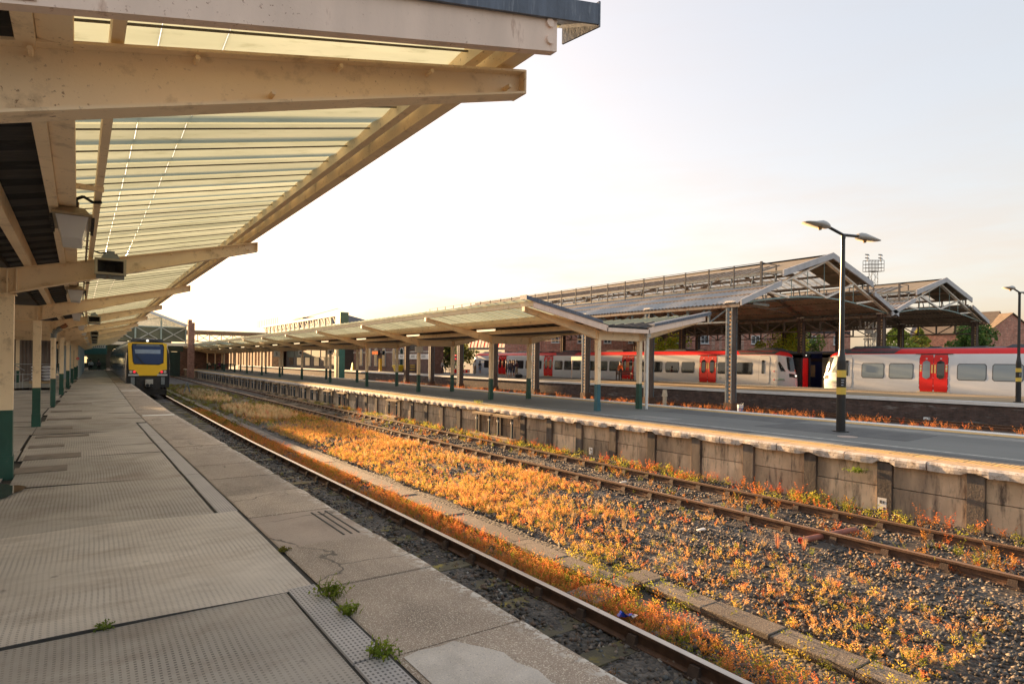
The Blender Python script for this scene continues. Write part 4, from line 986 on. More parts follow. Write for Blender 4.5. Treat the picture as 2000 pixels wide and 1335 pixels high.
def red_unit(label, xs, nose, dr, ncar, features, pale, other_nose=None):
    """xs: plane of the side facing the camera, nose: y of the end nearest the gap, dr: +1 train runs away to +y"""
    r = thing('passenger_train', label, 'train', (xs, nose, 0))
    CL = 24.5; W = 2.74
    zs = [z for z, _ in SIDE]
    def section(y, d):
        """d = distance from the nose tip"""
        ins = 0.40*max(0, 1-d/1.2)**1.8 if d < 1.2 else 0
        drop = 0.34*max(0, 1-d/1.9)**2 if d < 1.9 else 0
        P = [(xs+x+ins*(1 if z < 2.6 else .9), y+dr*(.50*max(0, (z-.6)/2.4)**1.3*max(0, 1-d/2.2) if d < 2.2 else 0), z-drop*max(0, (z-1.9)/1.1)) for z, x in SIDE]
        Q = [(xs+W-x-ins*(1 if z < 2.6 else .9), p[1], p[2]) for (z, x), p in zip(SIDE, P)]
        return P+Q[::-1][1:]
    for c in range(ncar):
        a = c*CL+(0 if c == 0 else .25); b = (c+1)*CL-(.25 if c < ncar-1 else 0)
        nose_here = c == 0; nose_far = (c == ncar-1 and other_nose)
        ds = [a+t_ for t_ in (0, .15, .35, .6, .9, 1.2, 1.5, 2.0, 2.4)]+[a+6, a+12, b-6, b-2.4, b-2.0, b-1.5, b-1.2, b-.9, b-.6, b-.35, b-.15, b]
        rows = []
        for d in ds:
            dd = d if nose_here and d-a < 3 else 99
            if nose_far and b-d < 3:
                dd = b-d; y = nose+dr*d
                rows.append([(p[0], y-(p[1]-y), p[2]) for p in section(y, dd)]); continue
            rows.append(section(nose+dr*d, dd))
        nS = len(SIDE)
        def mf(i, j):
            jj = j if j < nS-1 else 2*nS-3-j
            z = (SIDE[jj][0]+SIDE[jj+1][0])/2
            return 0 if z < 2.56 else (1 if z < 2.9 else 2)
        q = MB(); q.grid(rows, m=mf)
        for row in (rows[0], rows[-1]): q.add(row, [tuple(range(len(row)))], 0)
        body_ = q.build('car_body', [silver, red, roofdark], r, smooth=True)
        me = body_.data
        try: me.set_sharp_from_angle(angle=math.radians(32))
        except Exception: pass
        y0, y1 = nose+dr*(a+1.5), nose+dr*(b-.3)
        q = MB(); q.box(xs+.2, xs+W-.2, min(y0, y1), max(y0, y1), -.75, -.08); q.box(xs+.05, xs+.2, min(y0, y1)+2, max(y0, y1)-2, -.28, -.1); q.build('underframe', darksteel, r)
        for t_ in (3.2, 12.3, 20.5):
            q = MB(); y = nose+dr*(a+t_)
            q.hexa([(xs+.55, y-1.4, 2.93), (xs+W-.55, y-1.4, 2.93), (xs+W-.55, y+1.4, 2.93), (xs+.55, y+1.4, 2.93), (xs+.7, y-1.1, 3.12), (xs+W-.7, y-1.1, 3.12), (xs+W-.7, y+1.1, 3.12), (xs+.7, y+1.1, 3.12)]); q.build('roof_unit', roofdark, r)
        for t_ in (7, 9.5, 16): q = MB(); y = nose+dr*(a+t_); q.box(xs+.9, xs+1.3, y-.3, y+.3, 2.97, 3.06); q.build('roof_pod', roofdark, r)
        q = MB(); y = nose+dr*(a+3.3)
        rows2 = []
        for z in (2.585, 2.66, 2.74, 2.82, 2.88): rows2.append([(xs+interp(SIDE, z)-.01, y-1.6-(z-2.58)*1.2, z), (xs+interp(SIDE, z)-.01, y+1.6+(z-2.58)*1.2, z)])
        q.grid(rows2); q.build('roof_grille', roofdark, r)
        # windows and doors, given as distances from the end of this car
        for kind, t0, t1 in features:
            if c % 2 == 1: t0, t1 = CL-t1-.0, CL-t0
            ya, yb = sorted((nose+dr*(c*CL+t0), nose+dr*(c*CL+t1)))
            if kind == 'w':
                q = MB(); patch(q, xs, ya-.05, yb+.05, .88, 1.93, .006, .10); fr = q.build('window', winframe, r)
                q = MB(); patch(q, xs, ya, yb, .93, 1.88, .012, .07); q.build('pane', (winpale if pale else winglass), fr)
            elif kind == 'd':
                ym = (ya+yb)/2
                q = MB(); patch(q, xs, ya-.03, yb+.03, .08, 2.53, .003, .05); q.build('door_surround', doorgrey, r)
                for k, (u, v) in enumerate(((ya, ym-.012), (ym+.012, yb))):
                    q = MB(); patch(q, xs, u, v, .12, 2.49, .012, .04, nz=14)
                    d = q.build('door', red, r)
                    q = MB(); m_ = (u+v)/2; patch(q, xs, m_-.22, m_+.22, .92, 2.12, .02, .2, nz=12); q.build('door_pane', winglass if (k == (0 if dr > 0 else 0) or not pale) else winpale, d)
                    q = MB(); e0 = u+.02 if k == 0 else v-.12; patch(q, xs, e0, e0+.10, 1.40, 1.85, .016, .01, 0); i0 = v-.13 if k == 0 else u+.02; patch(q, xs, i0, i0+.10, 1.3, 1.85, .016, .01, 0); q.build('ochre_panel', ochreprint, d)
                    q = MB(); patch(q, xs, e0, e0+.10, 1.56, 1.64, .018, .01, 0); patch(q, xs, e0, e0+.1, 1.78, 1.85, .018, .01); patch(q, xs, m_-.05, m_+.05, 2.2, 2.28, .018, .01); q.build('white_label', whiteprint, d)
                q = MB(); q.box(xs-.03, xs+.08, ya-.1, yb+.1, .05, .09); q.build('door_step', ochreprint, r)
                q = MB(); q.box(xs+.08, xs+.16, ya-.25, yb+.25, 2.53, 2.56); q.build('door_rail', doorgrey, r)
            elif kind == 'c' and c == 0:
                q = MB(); patch(q, xs, ya-.02, yb+.02, .16, 2.46, .004, .1); q.build('cab_door_seam', doorgrey, r)
                q = MB(); patch(q, xs, ya, yb, .18, 2.44, .012, .09, nz=12); cd_ = q.build('cab_door', silver, r)
                q = MB(); m_ = (ya+yb)/2+.1*dr; patch(q, xs, m_-.13, m_+.13, 1.0, 2.1, .02, .02); q.build('cab_door_pane', winglass, cd_)
        # small printed marks: green bar over dark lettering strokes
        for t_ in ((4.55, 1) if False else (6.75,)):
            y = nose+dr*(a+t_) if c % 2 == 0 else nose+dr*(b-t_)
            q = MB(); patch(q, xs, y-.14, y+.14, .55, .585, .006, .002); q.build('green_print', greenprint, r)
            q = MB(); [patch(q, xs, y-.12+.07*k, y-.08+.07*k, .44, .50, .006, .002) for k in range(4)]; q.build('dark_print', darkprint, r)
    # nose print, side cab window, mirror arm
    y = nose+dr*1.0
    xin = lambda d: .40*max(0, 1-d/1.2)**1.8
    def nq(q, pts, off=.02):                                        # polygon on the nose side: (distance, z)
        P = []
        for d, z in pts:
            P.append((xs+interp(SIDE, z)+xin(d)-off, nose+dr*(d+.50*max(0, (z-.6)/2.4)**1.3*max(0, 1-d/2.2)), z))
        q.add(P, [tuple(range(len(P)))])
    q = MB(); nq(q, [(.62, 1.22), (1.0, 1.22), (1.22, 1.9), (1.05, 1.98)]); q.build('cab_side_pane', winglass if not pale else M('pale cab pane', (.30, .35, .33), .15), r)  # pale cab pane: reflected sky put into its colour too
    q = MB(); nq(q, [(.75, .56), (1.25, .56), (1.25, .60), (.75, .60)]); q.build('green_print', greenprint, r)
    q = MB(); [nq(q, [(.72+.09*k, .46), (.78+.09*k, .46), (.78+.09*k, .52), (.72+.09*k, .52)]) for k in range(6)]; q.build('dark_print', darkprint, r)
    q = MB()
    for z in (.52, 1.2): q.tube((xs-.02, nose+dr*1.62, z), (xs+.03, nose+dr*1.62, z), .05, 8)
    q.build('red_marker', red, r)
    q = MB(); q.path([(xs+.1, nose+dr*1.5, 2.02), (xs-.1, nose+dr*1.45, 2.0), (xs-.12, nose+dr*1.5, 1.55)], .03, 6); q.build('camera_arm', whitepaint, r)
    # end face: headlamps, windscreens, gangway
    yf = nose
    ys_ = lambda d: nose+dr*d
    for sgn, xe in ((1, xs), (-1, xs+W)):
        def F(dx, d, z):
            d0 = 1.2*(1-min(1, dx/.40)**.5556); return (xe+sgn*(dx+interp(SIDE, z)*.6), ys_(d0-.025+.50*max(0, (z-.6)/2.4)**1.3*max(0, 1-d0/2.2)), z)
        q = MB(); q.grid([[F(x_+(.05 if z_ < 1.4 else 0), 0, z_) for x_ in (.16, .24, .32, .40, .50, .62)] for z_ in (1.22, 1.4, 1.6, 1.8, 2.0, 2.2, 2.36)]); q.build('windscreen', winglass, r)
        q = MB(); q.grid([[F(x_, 0, z0_+(.06 if x_ < .3 else 0)) for x_ in (.18, .27, .36, .46, .60)] for z0_ in (.70, .84, .98)]); h = q.build('headlamp_housing', darksteel, r)
        q = MB(); c_ = Vector(F(.44, 0, .86)); q.tube(c_+Vector((0, dr*.06, 0)), c_+Vector((-sgn*.0, -dr*.03, 0)), .07, 10); q.build('headlamp', hlamp, h)
    cx_ = xs+W/2
    q = MB(); y_a, y_b = sorted((nose-dr*.28, nose+dr*1.2))
    q.box(cx_-.72, cx_-.46, y_a, y_b, -.05, 2.55); q.box(cx_+.46, cx_+.72, y_a, y_b, -.05, 2.55); q.box(cx_-.72, cx_+.72, y_a, y_b, 2.3, 2.68); q.build('gangway_frame', blackrub, r)
    q = MB(); y_a, y_b = sorted((nose-dr*.20, nose+dr*.5)); q.box(cx_-.46, cx_+.46, y_a, y_b, -.02, 2.3); q.build('gangway_door', red, r)
    q = MB(); y_a, y_b = sorted((nose-dr*.5, nose+dr*.6)); q.box(cx_-.3, cx_+.3, y_a, y_b, -.6, -.1); q.box(cx_-1.0, cx_+1.0, *sorted((nose+dr*.1, nose+dr*1.0)), -.8, -.3); q.tube((cx_, nose-dr*.55, -.4), (cx_, nose, -.4), .13, 8); q.build('coupler', darksteel, r)
    q = MB(); q.tube((cx_, nose-dr*.30, 2.52), (cx_, nose-dr*.26, 2.52), .05, 8); q.build('top_lamp', hlamp, r)
    return r
feat = [('c', 1.25, 2.2), ('w', 2.9, 4.3), ('w', 4.68, 6.1), ('d', 6.5, 8.1), ('w', 8.65, 10.1), ('w', 10.47, 11.9), ('w', 12.3, 13.7), ('w', 14.1, 15.5), ('d', 16.2, 17.8), ('w', 18.4, 19.8), ('w', 20.1, 21.5), ('w', 22.0, 23.4)]
red_unit('silver red roofed train at right, its sunlit rounded nose behind the tall black lamp post', 45.0, 24.0, -1, 1, feat, True)
feat2 = [('c', 2.05, 3.0), ('w', 3.65, 5.1), ('w', 5.5, 7.0), ('d', 7.2, 9.0), ('w', 9.6, 11.0), ('w', 11.4, 12.9), ('w', 13.4, 14.8), ('w', 15.2, 16.6), ('d', 17.1, 18.8), ('w', 19.2, 20.6), ('w', 20.95, 22.2), ('w', 22.5, 23.7)]
red_unit('long silver red roofed train standing under the iron shed, red gangway door on its end', 46.2, 26.9, 1, 2, feat2, False, other_nose=True)
# dark blue train on the track behind, seen in the gap
r = thing('passenger_train', 'dark blue train with coloured discs seen through the gap between the two silver trains', 'train', (51.5, 30, 0))
q = MB(); prof = [(51.5, -.6), (51.5, 2.3), (51.75, 2.75), (52.3, 2.95), (53.7, 2.95), (54.2, 2.75), (54.5, 2.3), (54.5, -.6)]
q.prism(prof, 'y', 17, 40); q.build('car_body', M('dark navy side', (.012, .016, .06), .3), r)
q = MB(); q.box(51.488, 51.52, 17, 40, 2.05, 2.32); q.build('upper_band', M('dark maroon band', (.03, .015, .012), .4), r)
for yy in (24.0, 26.6, 28.55, 31): q = MB(); q.box(51.48, 51.52, yy-.55, yy+.55, .75, 1.75); q.build('window', M('warm light coloured window', (.34, .25, .13), .2), r)  # warm glow put into the pane colour, no emission
q = MB(); q.tube((51.47, 29.3, .18), (51.52, 29.3, .18), .3, 20); q.build('ochre_disc', M('ochre disc', (.55, .32, .08), .5), r)
q = MB(); q.tube((51.47, 26.9, .22), (51.52, 26.9, .22), .34, 20); q.build('blue_disc', M('blue disc', (.03, .30, .52), .5), r)

# yellow fronted blue train on the left track
yt = thing('passenger_train', 'blue train with yellow cab front and dark windscreen coming out of the glazed shed', 'train', (3.68, 46, 0))
XL, XR, YF = 2.43, 4.93, 46.0
zz = lambda v: 2.89-(v-490)*.005386
xx = lambda v: XL+(v-425)/560*(XR-XL)
def sect(y, ins, dz):
    P = [(XL+.03, -.25), (XL, .3), (XL+.0, 1.2), (XL+.05, 2.0), (XL+.16, 2.45), (XL+.45, 2.78), (XL+.8, 2.89), (XR-.8, 2.89), (XR-.45, 2.78), (XR-.16, 2.45), (XR-.05, 2.0), (XR, 1.2), (XR, .3), (XR-.03, -.25)]
    xc = (XL+XR)/2
    return [(xc+(x-xc)*(1-ins)+bend(y)-bend(YF), y, z-dz*max(0, (z-1.5)/1.4)) for x, z in P]
rows = [sect(YF, .035, .10), sect(YF+.1, .012, .05), sect(YF+.35, 0, 0), sect(YF+8, 0, 0), sect(YF+23.4, 0, 0)]
def mf(i, j): return 1 if j in (5, 6, 7) else (2 if j in (4, 8) and i > 1 else 0)
q = MB(); q.grid(rows, m=mf); q.add(rows[0], [tuple(range(14))], 3)
warmroof = M('buff grey roof with warm light', (.40, .36, .30), .4, .1, 2)  # warm light on the roof put into its buff colour
bd = q.build('car_body', [navy, warmroof, warmroof, blackrub], yt)
q = MB(); q.grid([sect(YF+23.9, 0, 0), sect(YF+36, 0, 0), sect(YF+47.5, 0, 0)], m=mf); q.build('car_body', [navy, warmroof, warmroof], yt)
f = YF-.012
def fpoly(pts, m, name, par=yt, y=f, th=.02):
    q = MB(); P = [(xx(a), zz(b)) for a, b in pts]
    n = len(P); q.add([(x, y, z) for x, z in P]+[(x, y+th, z) for x, z in P], [tuple(range(n))]+[(i, (i+1) % n, n+(i+1) % n, n+i) for i in range(n)]); return q.build(name, m, par)
front = fpoly([(450, 545), (500, 536), (890, 536), (938, 545), (942, 860), (850, 905), (828, 932), (592, 932), (570, 905), (468, 860)], yellowtrain, 'yellow_front')
fpoly([(505, 552), (885, 552), (902, 580), (898, 780), (840, 803), (535, 797), (513, 765), (496, 580)], blackrub, 'windscreen_surround', front, f-.014)
bluescreen = NT('blue tinted windscreen'); bluescreen.bsdf((.010, .05, .15), .10, 0, None, spec=.5); bluescreen = bluescreen.mat
fpoly([(514, 562), (878, 562), (890, 585), (886, 772), (838, 794), (540, 788), (522, 760), (508, 585)], bluescreen, 'windscreen', front, f-.022)
fpoly([(535, 620), (858, 620), (858, 668), (545, 668)], M('pale windscreen blind', (.30, .38, .48), .3), 'screen_blind', front, f-.028)
fpoly([(560, 556), (840, 556), (850, 578), (550, 578)], M('destination display', (.16, .19, .22), .3), 'display', front, f-.028)
q = MB(); q.bar((xx(545), f-.05, zz(680)), (xx(660), f-.05, zz(798)), .03, .03); q.build('wiper', blackrub, front)
fpoly([(500, 492), (880, 492), (920, 535), (475, 535)], roofdark, 'brow', yt, f+.02)
q = MB(); q.tube((xx(692), f-.03, zz(514)), (xx(692), f+.02, zz(514)), .075, 12); q.build('top_lamp', hlamp, yt)
for s in (-1, 1):
    X_ = lambda v: 705+s*(705-v) if s > 0 else v
    fpoly([(X_(468), 862), (X_(540), 868), (X_(580), 908), (X_(468), 908)][::(1 if s < 0 else -1)], M('headlamp recess', (.05, .05, .06), .3), 'headlamp_housing', yt, f-.01)
    q = MB(); q.tube((xx(X_(535)), f-.04, zz(886)), (xx(X_(535)), f, zz(886)), .075, 12); q.build('tail_lamp', rlamp, yt)
    q = MB(); q.tube((xx(X_(492)), f-.035, zz(886)), (xx(X_(492)), f, zz(886)), .085, 12); q.build('headlamp', M('unlit headlamp', (.55, .5, .42), .2), yt)
    fpoly([(X_(462), 914), (X_(590), 914), (X_(590), 934), (X_(462), 934)][::(1 if s < 0 else -1)], M('silver bumper', (.5, .5, .5), .3, metal=.6), 'bumper', yt, f-.06, .1)
    fpoly([(X_(492), 950), (X_(540), 950), (X_(540), 1040), (X_(495), 1040)][::(1 if s < 0 else -1)], steelgrey, 'step_box', yt, f-.02, .3)
q = MB(); q.box(xx(470), xx(940), YF+.05, YF+1.5, -.25, .5); q.box(xx(560), xx(860), YF-.02, YF+1, -.45, .4); q.build('underframe', darksteel, yt)
q = MB(); q.hexa([(xx(480), YF+.02, -.74), (xx(930), YF+.02, -.74), (xx(930), YF+.5, -.74), (xx(480), YF+.5, -.74), (xx(490), YF-.06, -.36), (xx(920), YF-.06, -.36), (xx(920), YF+.5, -.36), (xx(490), YF+.5, -.36)]); q.build('plough', darksteel, yt)
q = MB(); cxx = xx(715); q.box(cxx-.21, cxx+.21, YF-.35, YF+.1, -.18, .28); q.tube((cxx-.1, YF-.42, -.1), (cxx-.1, YF-.3, -.1), .1, 12, m=1); q.tube((cxx+.12, YF-.42, -.1), (cxx+.12, YF-.3, -.1), .1, 12, m=1); q.box(cxx-.17, cxx+.17, YF-.4, YF-.3, .1, .26); q.build('coupler', [M('bright coupler steel', (.42, .40, .36), .4, metal=.5), blackrub], yt)
q = MB()
for y0, y1 in ((YF+1.5, YF+23.4), (YF+23.9, YF+47)): q.hexa([(XL+.25, y0, -.8), (XR-.25, y0, -.8), (XR-.25+.3, y1, -.8), (XL+.25+.3, y1, -.8), (XL+.25, y0, -.2), (XR-.25, y0, -.2), (XR-.25+.3, y1, -.2), (XL+.25+.3, y1, -.2)])
q.build('underframe', darksteel, yt)
for y0 in [YF+2.2+2.45*k for k in range(18)]:
    if abs(y0-YF-23.6) < 1.5: continue
    q = MB(); b_ = bend(y0)-bend(YF); q.hexa([(XL-.006+b_, y0-.9, .95), (XL+.02+b_, y0-.9, .95), (XL+.04+b_, y0+.9, .95), (XL-.0+b_, y0+.9, .95), (XL+.035+b_, y0-.9, 1.9), (XL+.06+b_, y0-.9, 1.9), (XL+.08+b_, y0+.9, 1.9), (XL+.04+b_, y0+.9, 1.9)]); q.build('window', winglass, yt)
q = MB()
for k in range(10): y0 = YF+3+4.6*k; b_ = bend(y0)-bend(YF); q.box(XL+.7+b_, XR-.7+b_, y0, y0+2.6, 2.89, 3.0)
q.build('roof_unit', warmroof, yt)
for sx, X_ in ((-1, 2.97), (1, 4.41)):
    q = MB(); q.tube((X_+.40-.06, YF+1.6, -.5), (X_+.40+.06, YF+1.6, -.5), .4, 20); q.build('wheel', darksteel, yt)
# ================================================================== BUILDINGS, MASTS, TREES
redbrick = brickmat('mottled red brick', (.42, .14, .09), (.58, .24, .16), (.48, .38, .30), bump=.3, dirt=(.68, .46, .34))
slate = M('brown tiled roof', (.17, .125, .085), .8, .2, 2, .3, 15)
darkslate = M('dark slate roof', (.07, .072, .08), .7, .2, 2)
bluebrick = M('dark brick band', (.06, .05, .055), .8, .2)
def window(root, c, along, up, w_, h_, n, panes=2):
    """casement window: c centre on the wall, along = wall direction, n = outward normal"""
    c, a, n = Vector(c), Vector(along).normalized(), Vector(n).normalized(); u = Vector((0, 0, 1))
    def bx(q, a0, a1, z0, z1, d0, d1, m=0):
        P = [c+a*s+u*z+n*d for z in (z0, z1) for s, d in ((a0, d0), (a1, d0), (a1, d1), (a0, d1))]
        q.hexa(P, m)
    q = MB(); t = .09
    bx(q, -w_/2, w_/2, -h_/2, -h_/2+t, .0, .06); bx(q, -w_/2, w_/2, h_/2-t, h_/2, .0, .06)
    for k in range(panes+1):
        s = -w_/2+t/2+(w_-t)*k/panes; bx(q, s-t/2, s+t/2, -h_/2+t, h_/2-t, .0, .06)
    bx(q, -w_/2+t, w_/2-t, -.02, .03, .005, .05); bx(q, -w_/2-.08, w_/2+.08, -h_/2-.08, -h_/2, .0, .14)
    f = q.build('window', whitepaint, root)
    q = MB(); bx(q, -w_/2+t, w_/2-t, -h_/2+t, h_/2-t, .004, .025); q.build('pane', M('house pane', (.10, .11, .12), .08), f)
def house(label, A, B, depth, z0, z1, ridge, wins, chim=(), roofm=None, brick=None, gable=True, group='brick houses behind the trains', name='brick_house'):
    """front wall from A to B (2-D, left to right as seen), body extends away"""
    A, B = Vector((A[0], A[1])), Vector((B[0], B[1])); a = (B-A).normalized(); L = (B-A).length
    nrm = Vector((a.y, -a.x))                                      # outward (towards camera when A left, B right)
    if nrm.dot(-A) < 0: nrm = -nrm
    r = thing(name, label, 'house', (A.x, A.y, z0), group)
    P = lambda s, d, z: (A.x+a.x*s-nrm.x*d, A.y+a.y*s-nrm.y*d, z)
    q = MB(); q.hexa([P(0, 0, z0), P(L, 0, z0), P(L, depth, z0), P(0, depth, z0), P(0, 0, z1), P(L, 0, z1), P(L, depth, z1), P(0, depth, z1)])
    for s in (0, L): q.add([P(s, 0, z1), P(s, depth, z1), P(s, depth/2, ridge)], [(0, 1, 2)])
    q.build('wall', brick or redbrick, r)
    q = MB(); e = .35
    for d0, d1 in ((-e, depth/2), (depth+e, depth/2)):
        zz0 = z1-e*(ridge-z1)/(depth/2)
        q.hexa([P(-.2, d0, zz0+.05), P(L+.2, d0, zz0+.05), P(L+.2, d1, ridge+.05), P(-.2, d1, ridge+.05), P(-.2, d0, zz0+.17), P(L+.2, d0, zz0+.17), P(L+.2, d1, ridge+.17), P(-.2, d1, ridge+.17)])
    rf = q.build('roof', roofm or slate, r)
    q = MB(); q.hexa([P(0, -.012, z1-1.35), P(L, -.012, z1-1.35), P(L, .0, z1-1.35), P(0, 0, z1-1.35), P(0, -.012, z1-1.05), P(L, -.012, z1-1.05), P(L, 0, z1-1.05), P(0, 0, z1-1.05)]); q.build('brick_band', bluebrick, r)
    q = MB(); q.bar(P(0, -.1, z1-.1), P(L, -.1, z1-.1), .12, .12); q.build('gutter', blackpaint, r)
    for s, z, w_, h_ in wins: window(r, P(s, 0, z), (a.x, a.y, 0), None, w_, h_, (nrm.x, nrm.y, 0))
    for s in chim:
        q = MB(); c = P(s, depth*.5, ridge); q.box(c[0]-.45, c[0]+.45, c[1]-.45, c[1]+.45, ridge-.8, ridge+1.2); q.tube((c[0], c[1], ridge+1.2), (c[0], c[1], ridge+1.6), .16, 8); q.build('chimney', brick or redbrick, rf)
    return r
# the curving row of houses behind the trains: bays of one terrace
pA = [(985, 97), (1056, 95), (1058, 93), (1160, 93), (1212, 91), (1256, 90), (1400, 88), (1500, 87), (1560, 86), (1660, 86)]
labs = ['warm brick house seen between the second pair of island posts, above the train', None, 'brick terrace house seen left of the first white canopy post, under the island canopy', 'narrow brick terrace bay directly behind the white end posts of the island canopy', 'brick terrace house behind the yellow green tree, between canopy end and iron column',
        'brick terrace house with two small white windows left of the nearest iron column', 'brick terrace house with three white windows right of the nearest iron column', 'brick terrace bay hidden by the bushy tree behind the red gangway door', 'brick terrace house with one white window left of the tall black lamp post']
for i in range(9):
    if i == 1: continue
    a_, b_ = at(pA[i][0], 700, pA[i][1]), at(pA[i+1][0], 700, pA[i+1][1])
    L = ((b_-a_).xy).length; wins = []
    nW = max(1, int(L/3.2))
    if i == 7: nW = 0
    for k in range(nW):
        s = L*(k+.5)/nW
        for z in (2.6, 5.3): wins.append((s, z, 1.15, 1.2))
    house(labs[i], a_.xy, b_.xy, 8, -1.3, 7.6, 10.3, wins, roofm=darkslate)
A_, B_ = at(1829, 690, 92).xy, at(1926, 690, 84).xy
house('brick house with tan tiled roof and one white window right of the shed', A_, B_, 8, -1.3, 6.5, 9.2, [((B_-A_).length*.2, 5.3, 1.3, 1.3)])
C_ = at(1967, 690, 90).xy
a_ = (C_-B_).normalized()
# gable fronted wing of that house
def gable_house(label, B, C, z0, z1, ridge, depth):
    B, C = Vector(B), Vector(C); a = (C-B).normalized(); L = (C-B).length; n = Vector((a.y, -a.x))
    if n.dot(-B) < 0: n = -n
    r = thing('brick_house', label, 'house', (B.x, B.y, z0), 'brick houses behind the trains')
    P = lambda s, d, z: (B.x+a.x*s-n.x*d, B.y+a.y*s-n.y*d, z)
    q = MB(); pr = [(0, z0), (L, z0), (L, z1), (L/2, ridge), (0, z1)]
    q.add([P(s, 0, z) for s, z in pr]+[P(s, depth, z) for s, z in pr], [(0,1,2,3,4), (9,8,7,6,5)]+[(i, (i+1) % 5, 5+(i+1) % 5, 5+i) for i in range(5)]); q.build('wall', redbrick, r)
    q = MB()
    for s0, s1 in ((-.3, L/2), (L+.3, L/2)):
        zz0 = z1-.3*(ridge-z1)/(L/2)
        q.hexa([P(s0, -.25, zz0+.05), P(s1, -.25, ridge+.05), P(s1, depth, ridge+.05), P(s0, depth, zz0+.05), P(s0, -.25, zz0+.18), P(s1, -.25, ridge+.18), P(s1, depth, ridge+.18), P(s0, depth, zz0+.18)])
    q.build('roof', slate, r)
    q = MB(); q.hexa([P(0, -.02, z1-.1), P(L, -.02, z1-.1), P(L, 0, z1-.1), P(0, 0, z1-.1), P(0, -.02, z1+.1), P(L, -.02, z1+.1), P(L, 0, z1+.1), P(0, 0, z1+.1)]); q.build('brick_band', bluebrick, r)
    return r
gable_house('brick gable end wall with diamond band left of the far black lamp post', B_+a_*.3, C_, -1.3, 6.6, 9.6, 9)
house('low tan roofed house with red chimneys at the right edge, behind the far lamp post', at(1966, 690, 105).xy, at(2080, 690, 100).xy, 7, -1.3, 5.2, 7.6, [], chim=(1.6, 3.2), brick=M('white render', (.6, .57, .52), .7))
house('slate roofed house behind the conifer, between the valley column and the right column', at(1775, 690, 100).xy, at(1838, 690, 97).xy, 8, -1.3, 6.2, 8.6, [], roofm=darkslate)

# station building on the far platform at left
sb_brick = brickmat('dark station brick', (.13, .065, .05), (.20, .10, .075), (.16, .12, .10))
stone = M('pale arch stone', (.42, .38, .33), .7, .2)
sbld = thing('station_building', 'dark brick station building with tall arched stone windows beyond the island posts', 'building', (37.5, 70.5, 0))
q = MB(); q.box(37.5, 38.8, 70.5, 99, -.1, 5.6); q.build('wall', sb_brick, sbld)
q = MB()
for y0, y1 in ((70.2, 84.6), (84.8, 99.3)): q.hexa([(37.1, y0, 5.6), (39.4, y0, 5.6), (39.4, y1, 5.6), (37.1, y1, 5.6), (38.1, y0+3.5, 8.3), (38.6, y0+3.5, 8.3), (38.6, y1-3.5, 8.3), (38.1, y1-3.5, 8.3)])
rf = q.build('roof', darkslate, sbld)
q = MB(); q.box(37.42, 37.5, 70.5, 99, 2.85, 3.05); q.build('string_course', stone, sbld)
for y0 in (80.2, 82.8, 86.5, 89.5, 92.0, 95.5):
    pr = [(y0-.45, .9), (y0+.45, .9)]+[(y0+.45*math.cos(t), 3.0+.45*math.sin(t)) for t in [math.pi*k/8 for k in range(9)]]
    q = MB(); q.prism([(a+(a-y0)*.35, b+(.16 if b > 3 else (-.1 if b < 1 else 0))) for a, b in pr], 'x', 37.40, 37.5); f_ = q.build('arched_window', stone, sbld)
    q = MB(); q.prism(pr, 'x', 37.38, 37.42); q.build('pane', darkglass, f_)
q = MB(); q.box(37.3, 37.48, 75.6, 77.8, 3.2, 4.1); q.build('dark_panel', darksteel, sbld)
sg = thing('station_sign', 'long white station sign with dark roundel and small lettering on the brick building', 'sign', (37.4, 77.5, 2.2))
q = MB(); q.box(37.36, 37.40, 71.6, 82.3, 1.95, 2.62); q.build('board', whitepaint, sg)
q = MB(); q.tube((37.33, 81.7, 2.3), (37.36, 81.7, 2.3), .2, 14)
for k, (y, w_) in enumerate([(80.1, 1.1), (78.6, .9), (76.6, 1.2), (75.0, 1.0), (73.4, 1.2)]):
    for z in (2.38, 2.16):
        for j in range(5): q.box(37.34, 37.359, y-w_/2+w_*j/5, y-w_/2+w_*(j+.65)/5, z, z+.10)
q.build('lettering', darkprint, sg)
# darker hall and sunlight coloured arcade further left
hal = thing('station_building', 'dark glazed hall with green upper panels seen between the middle island posts', 'building', (36.5, 101, 0))
q = MB(); q.box(36.5, 48, 101, 136, -.1, 5.5); q.build('wall', M('dark hall wall', (.045, .035, .03), .7, .3, 1), hal)  # unlit openings of the hall put into a near-black wall colour
for k in range(6):
    y0 = 102+5.6*k
    q = MB(); q.box(36.44, 36.5, y0, y0+5.0, 2.2, 4.2); q.build('green_panel', M('dull green glazed panel', (.03, .05, .04), .7, .3, .5), hal)
    q = MB(); q.box(36.43, 36.5, y0+.6, y0+3.4, .6, 2.1); q.build('dark_window', darkglass, hal)
arc = thing('station_building', 'sunlight coloured buff brick arcade with dark gaps behind the seated people on the island', 'building', (34, 140, 0))
buffbrick = brickmat('sunlight coloured buff brick', (.48, .26, .12), (.58, .34, .17), (.5, .38, .25))  # sunlight on the piers put into a brighter brick colour
q = MB(); q.box(38.5, 39, 137, 205, -.1, 5.5); q.build('rear_wall', M('arcade shade', (.05, .032, .025), .8), arc)  # near-black wall colour stands in for shade behind the piers
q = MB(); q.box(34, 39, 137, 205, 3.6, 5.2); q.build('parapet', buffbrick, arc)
for k in range(21):
    y0 = 138+3.15*k; w_ = [1.0, .75, 1.5][k % 3]
    q = MB(); q.hexa([(34, y0, -.1), (36, y0-.5, -.1), (36, y0+w_, -.1), (34, y0+w_+.3, -.1), (34, y0, 3.6), (36, y0-.5, 3.6), (36, y0+w_, 3.6), (34, y0+w_+.3, 3.6)]); q.build('brick_pier', buffbrick, arc)
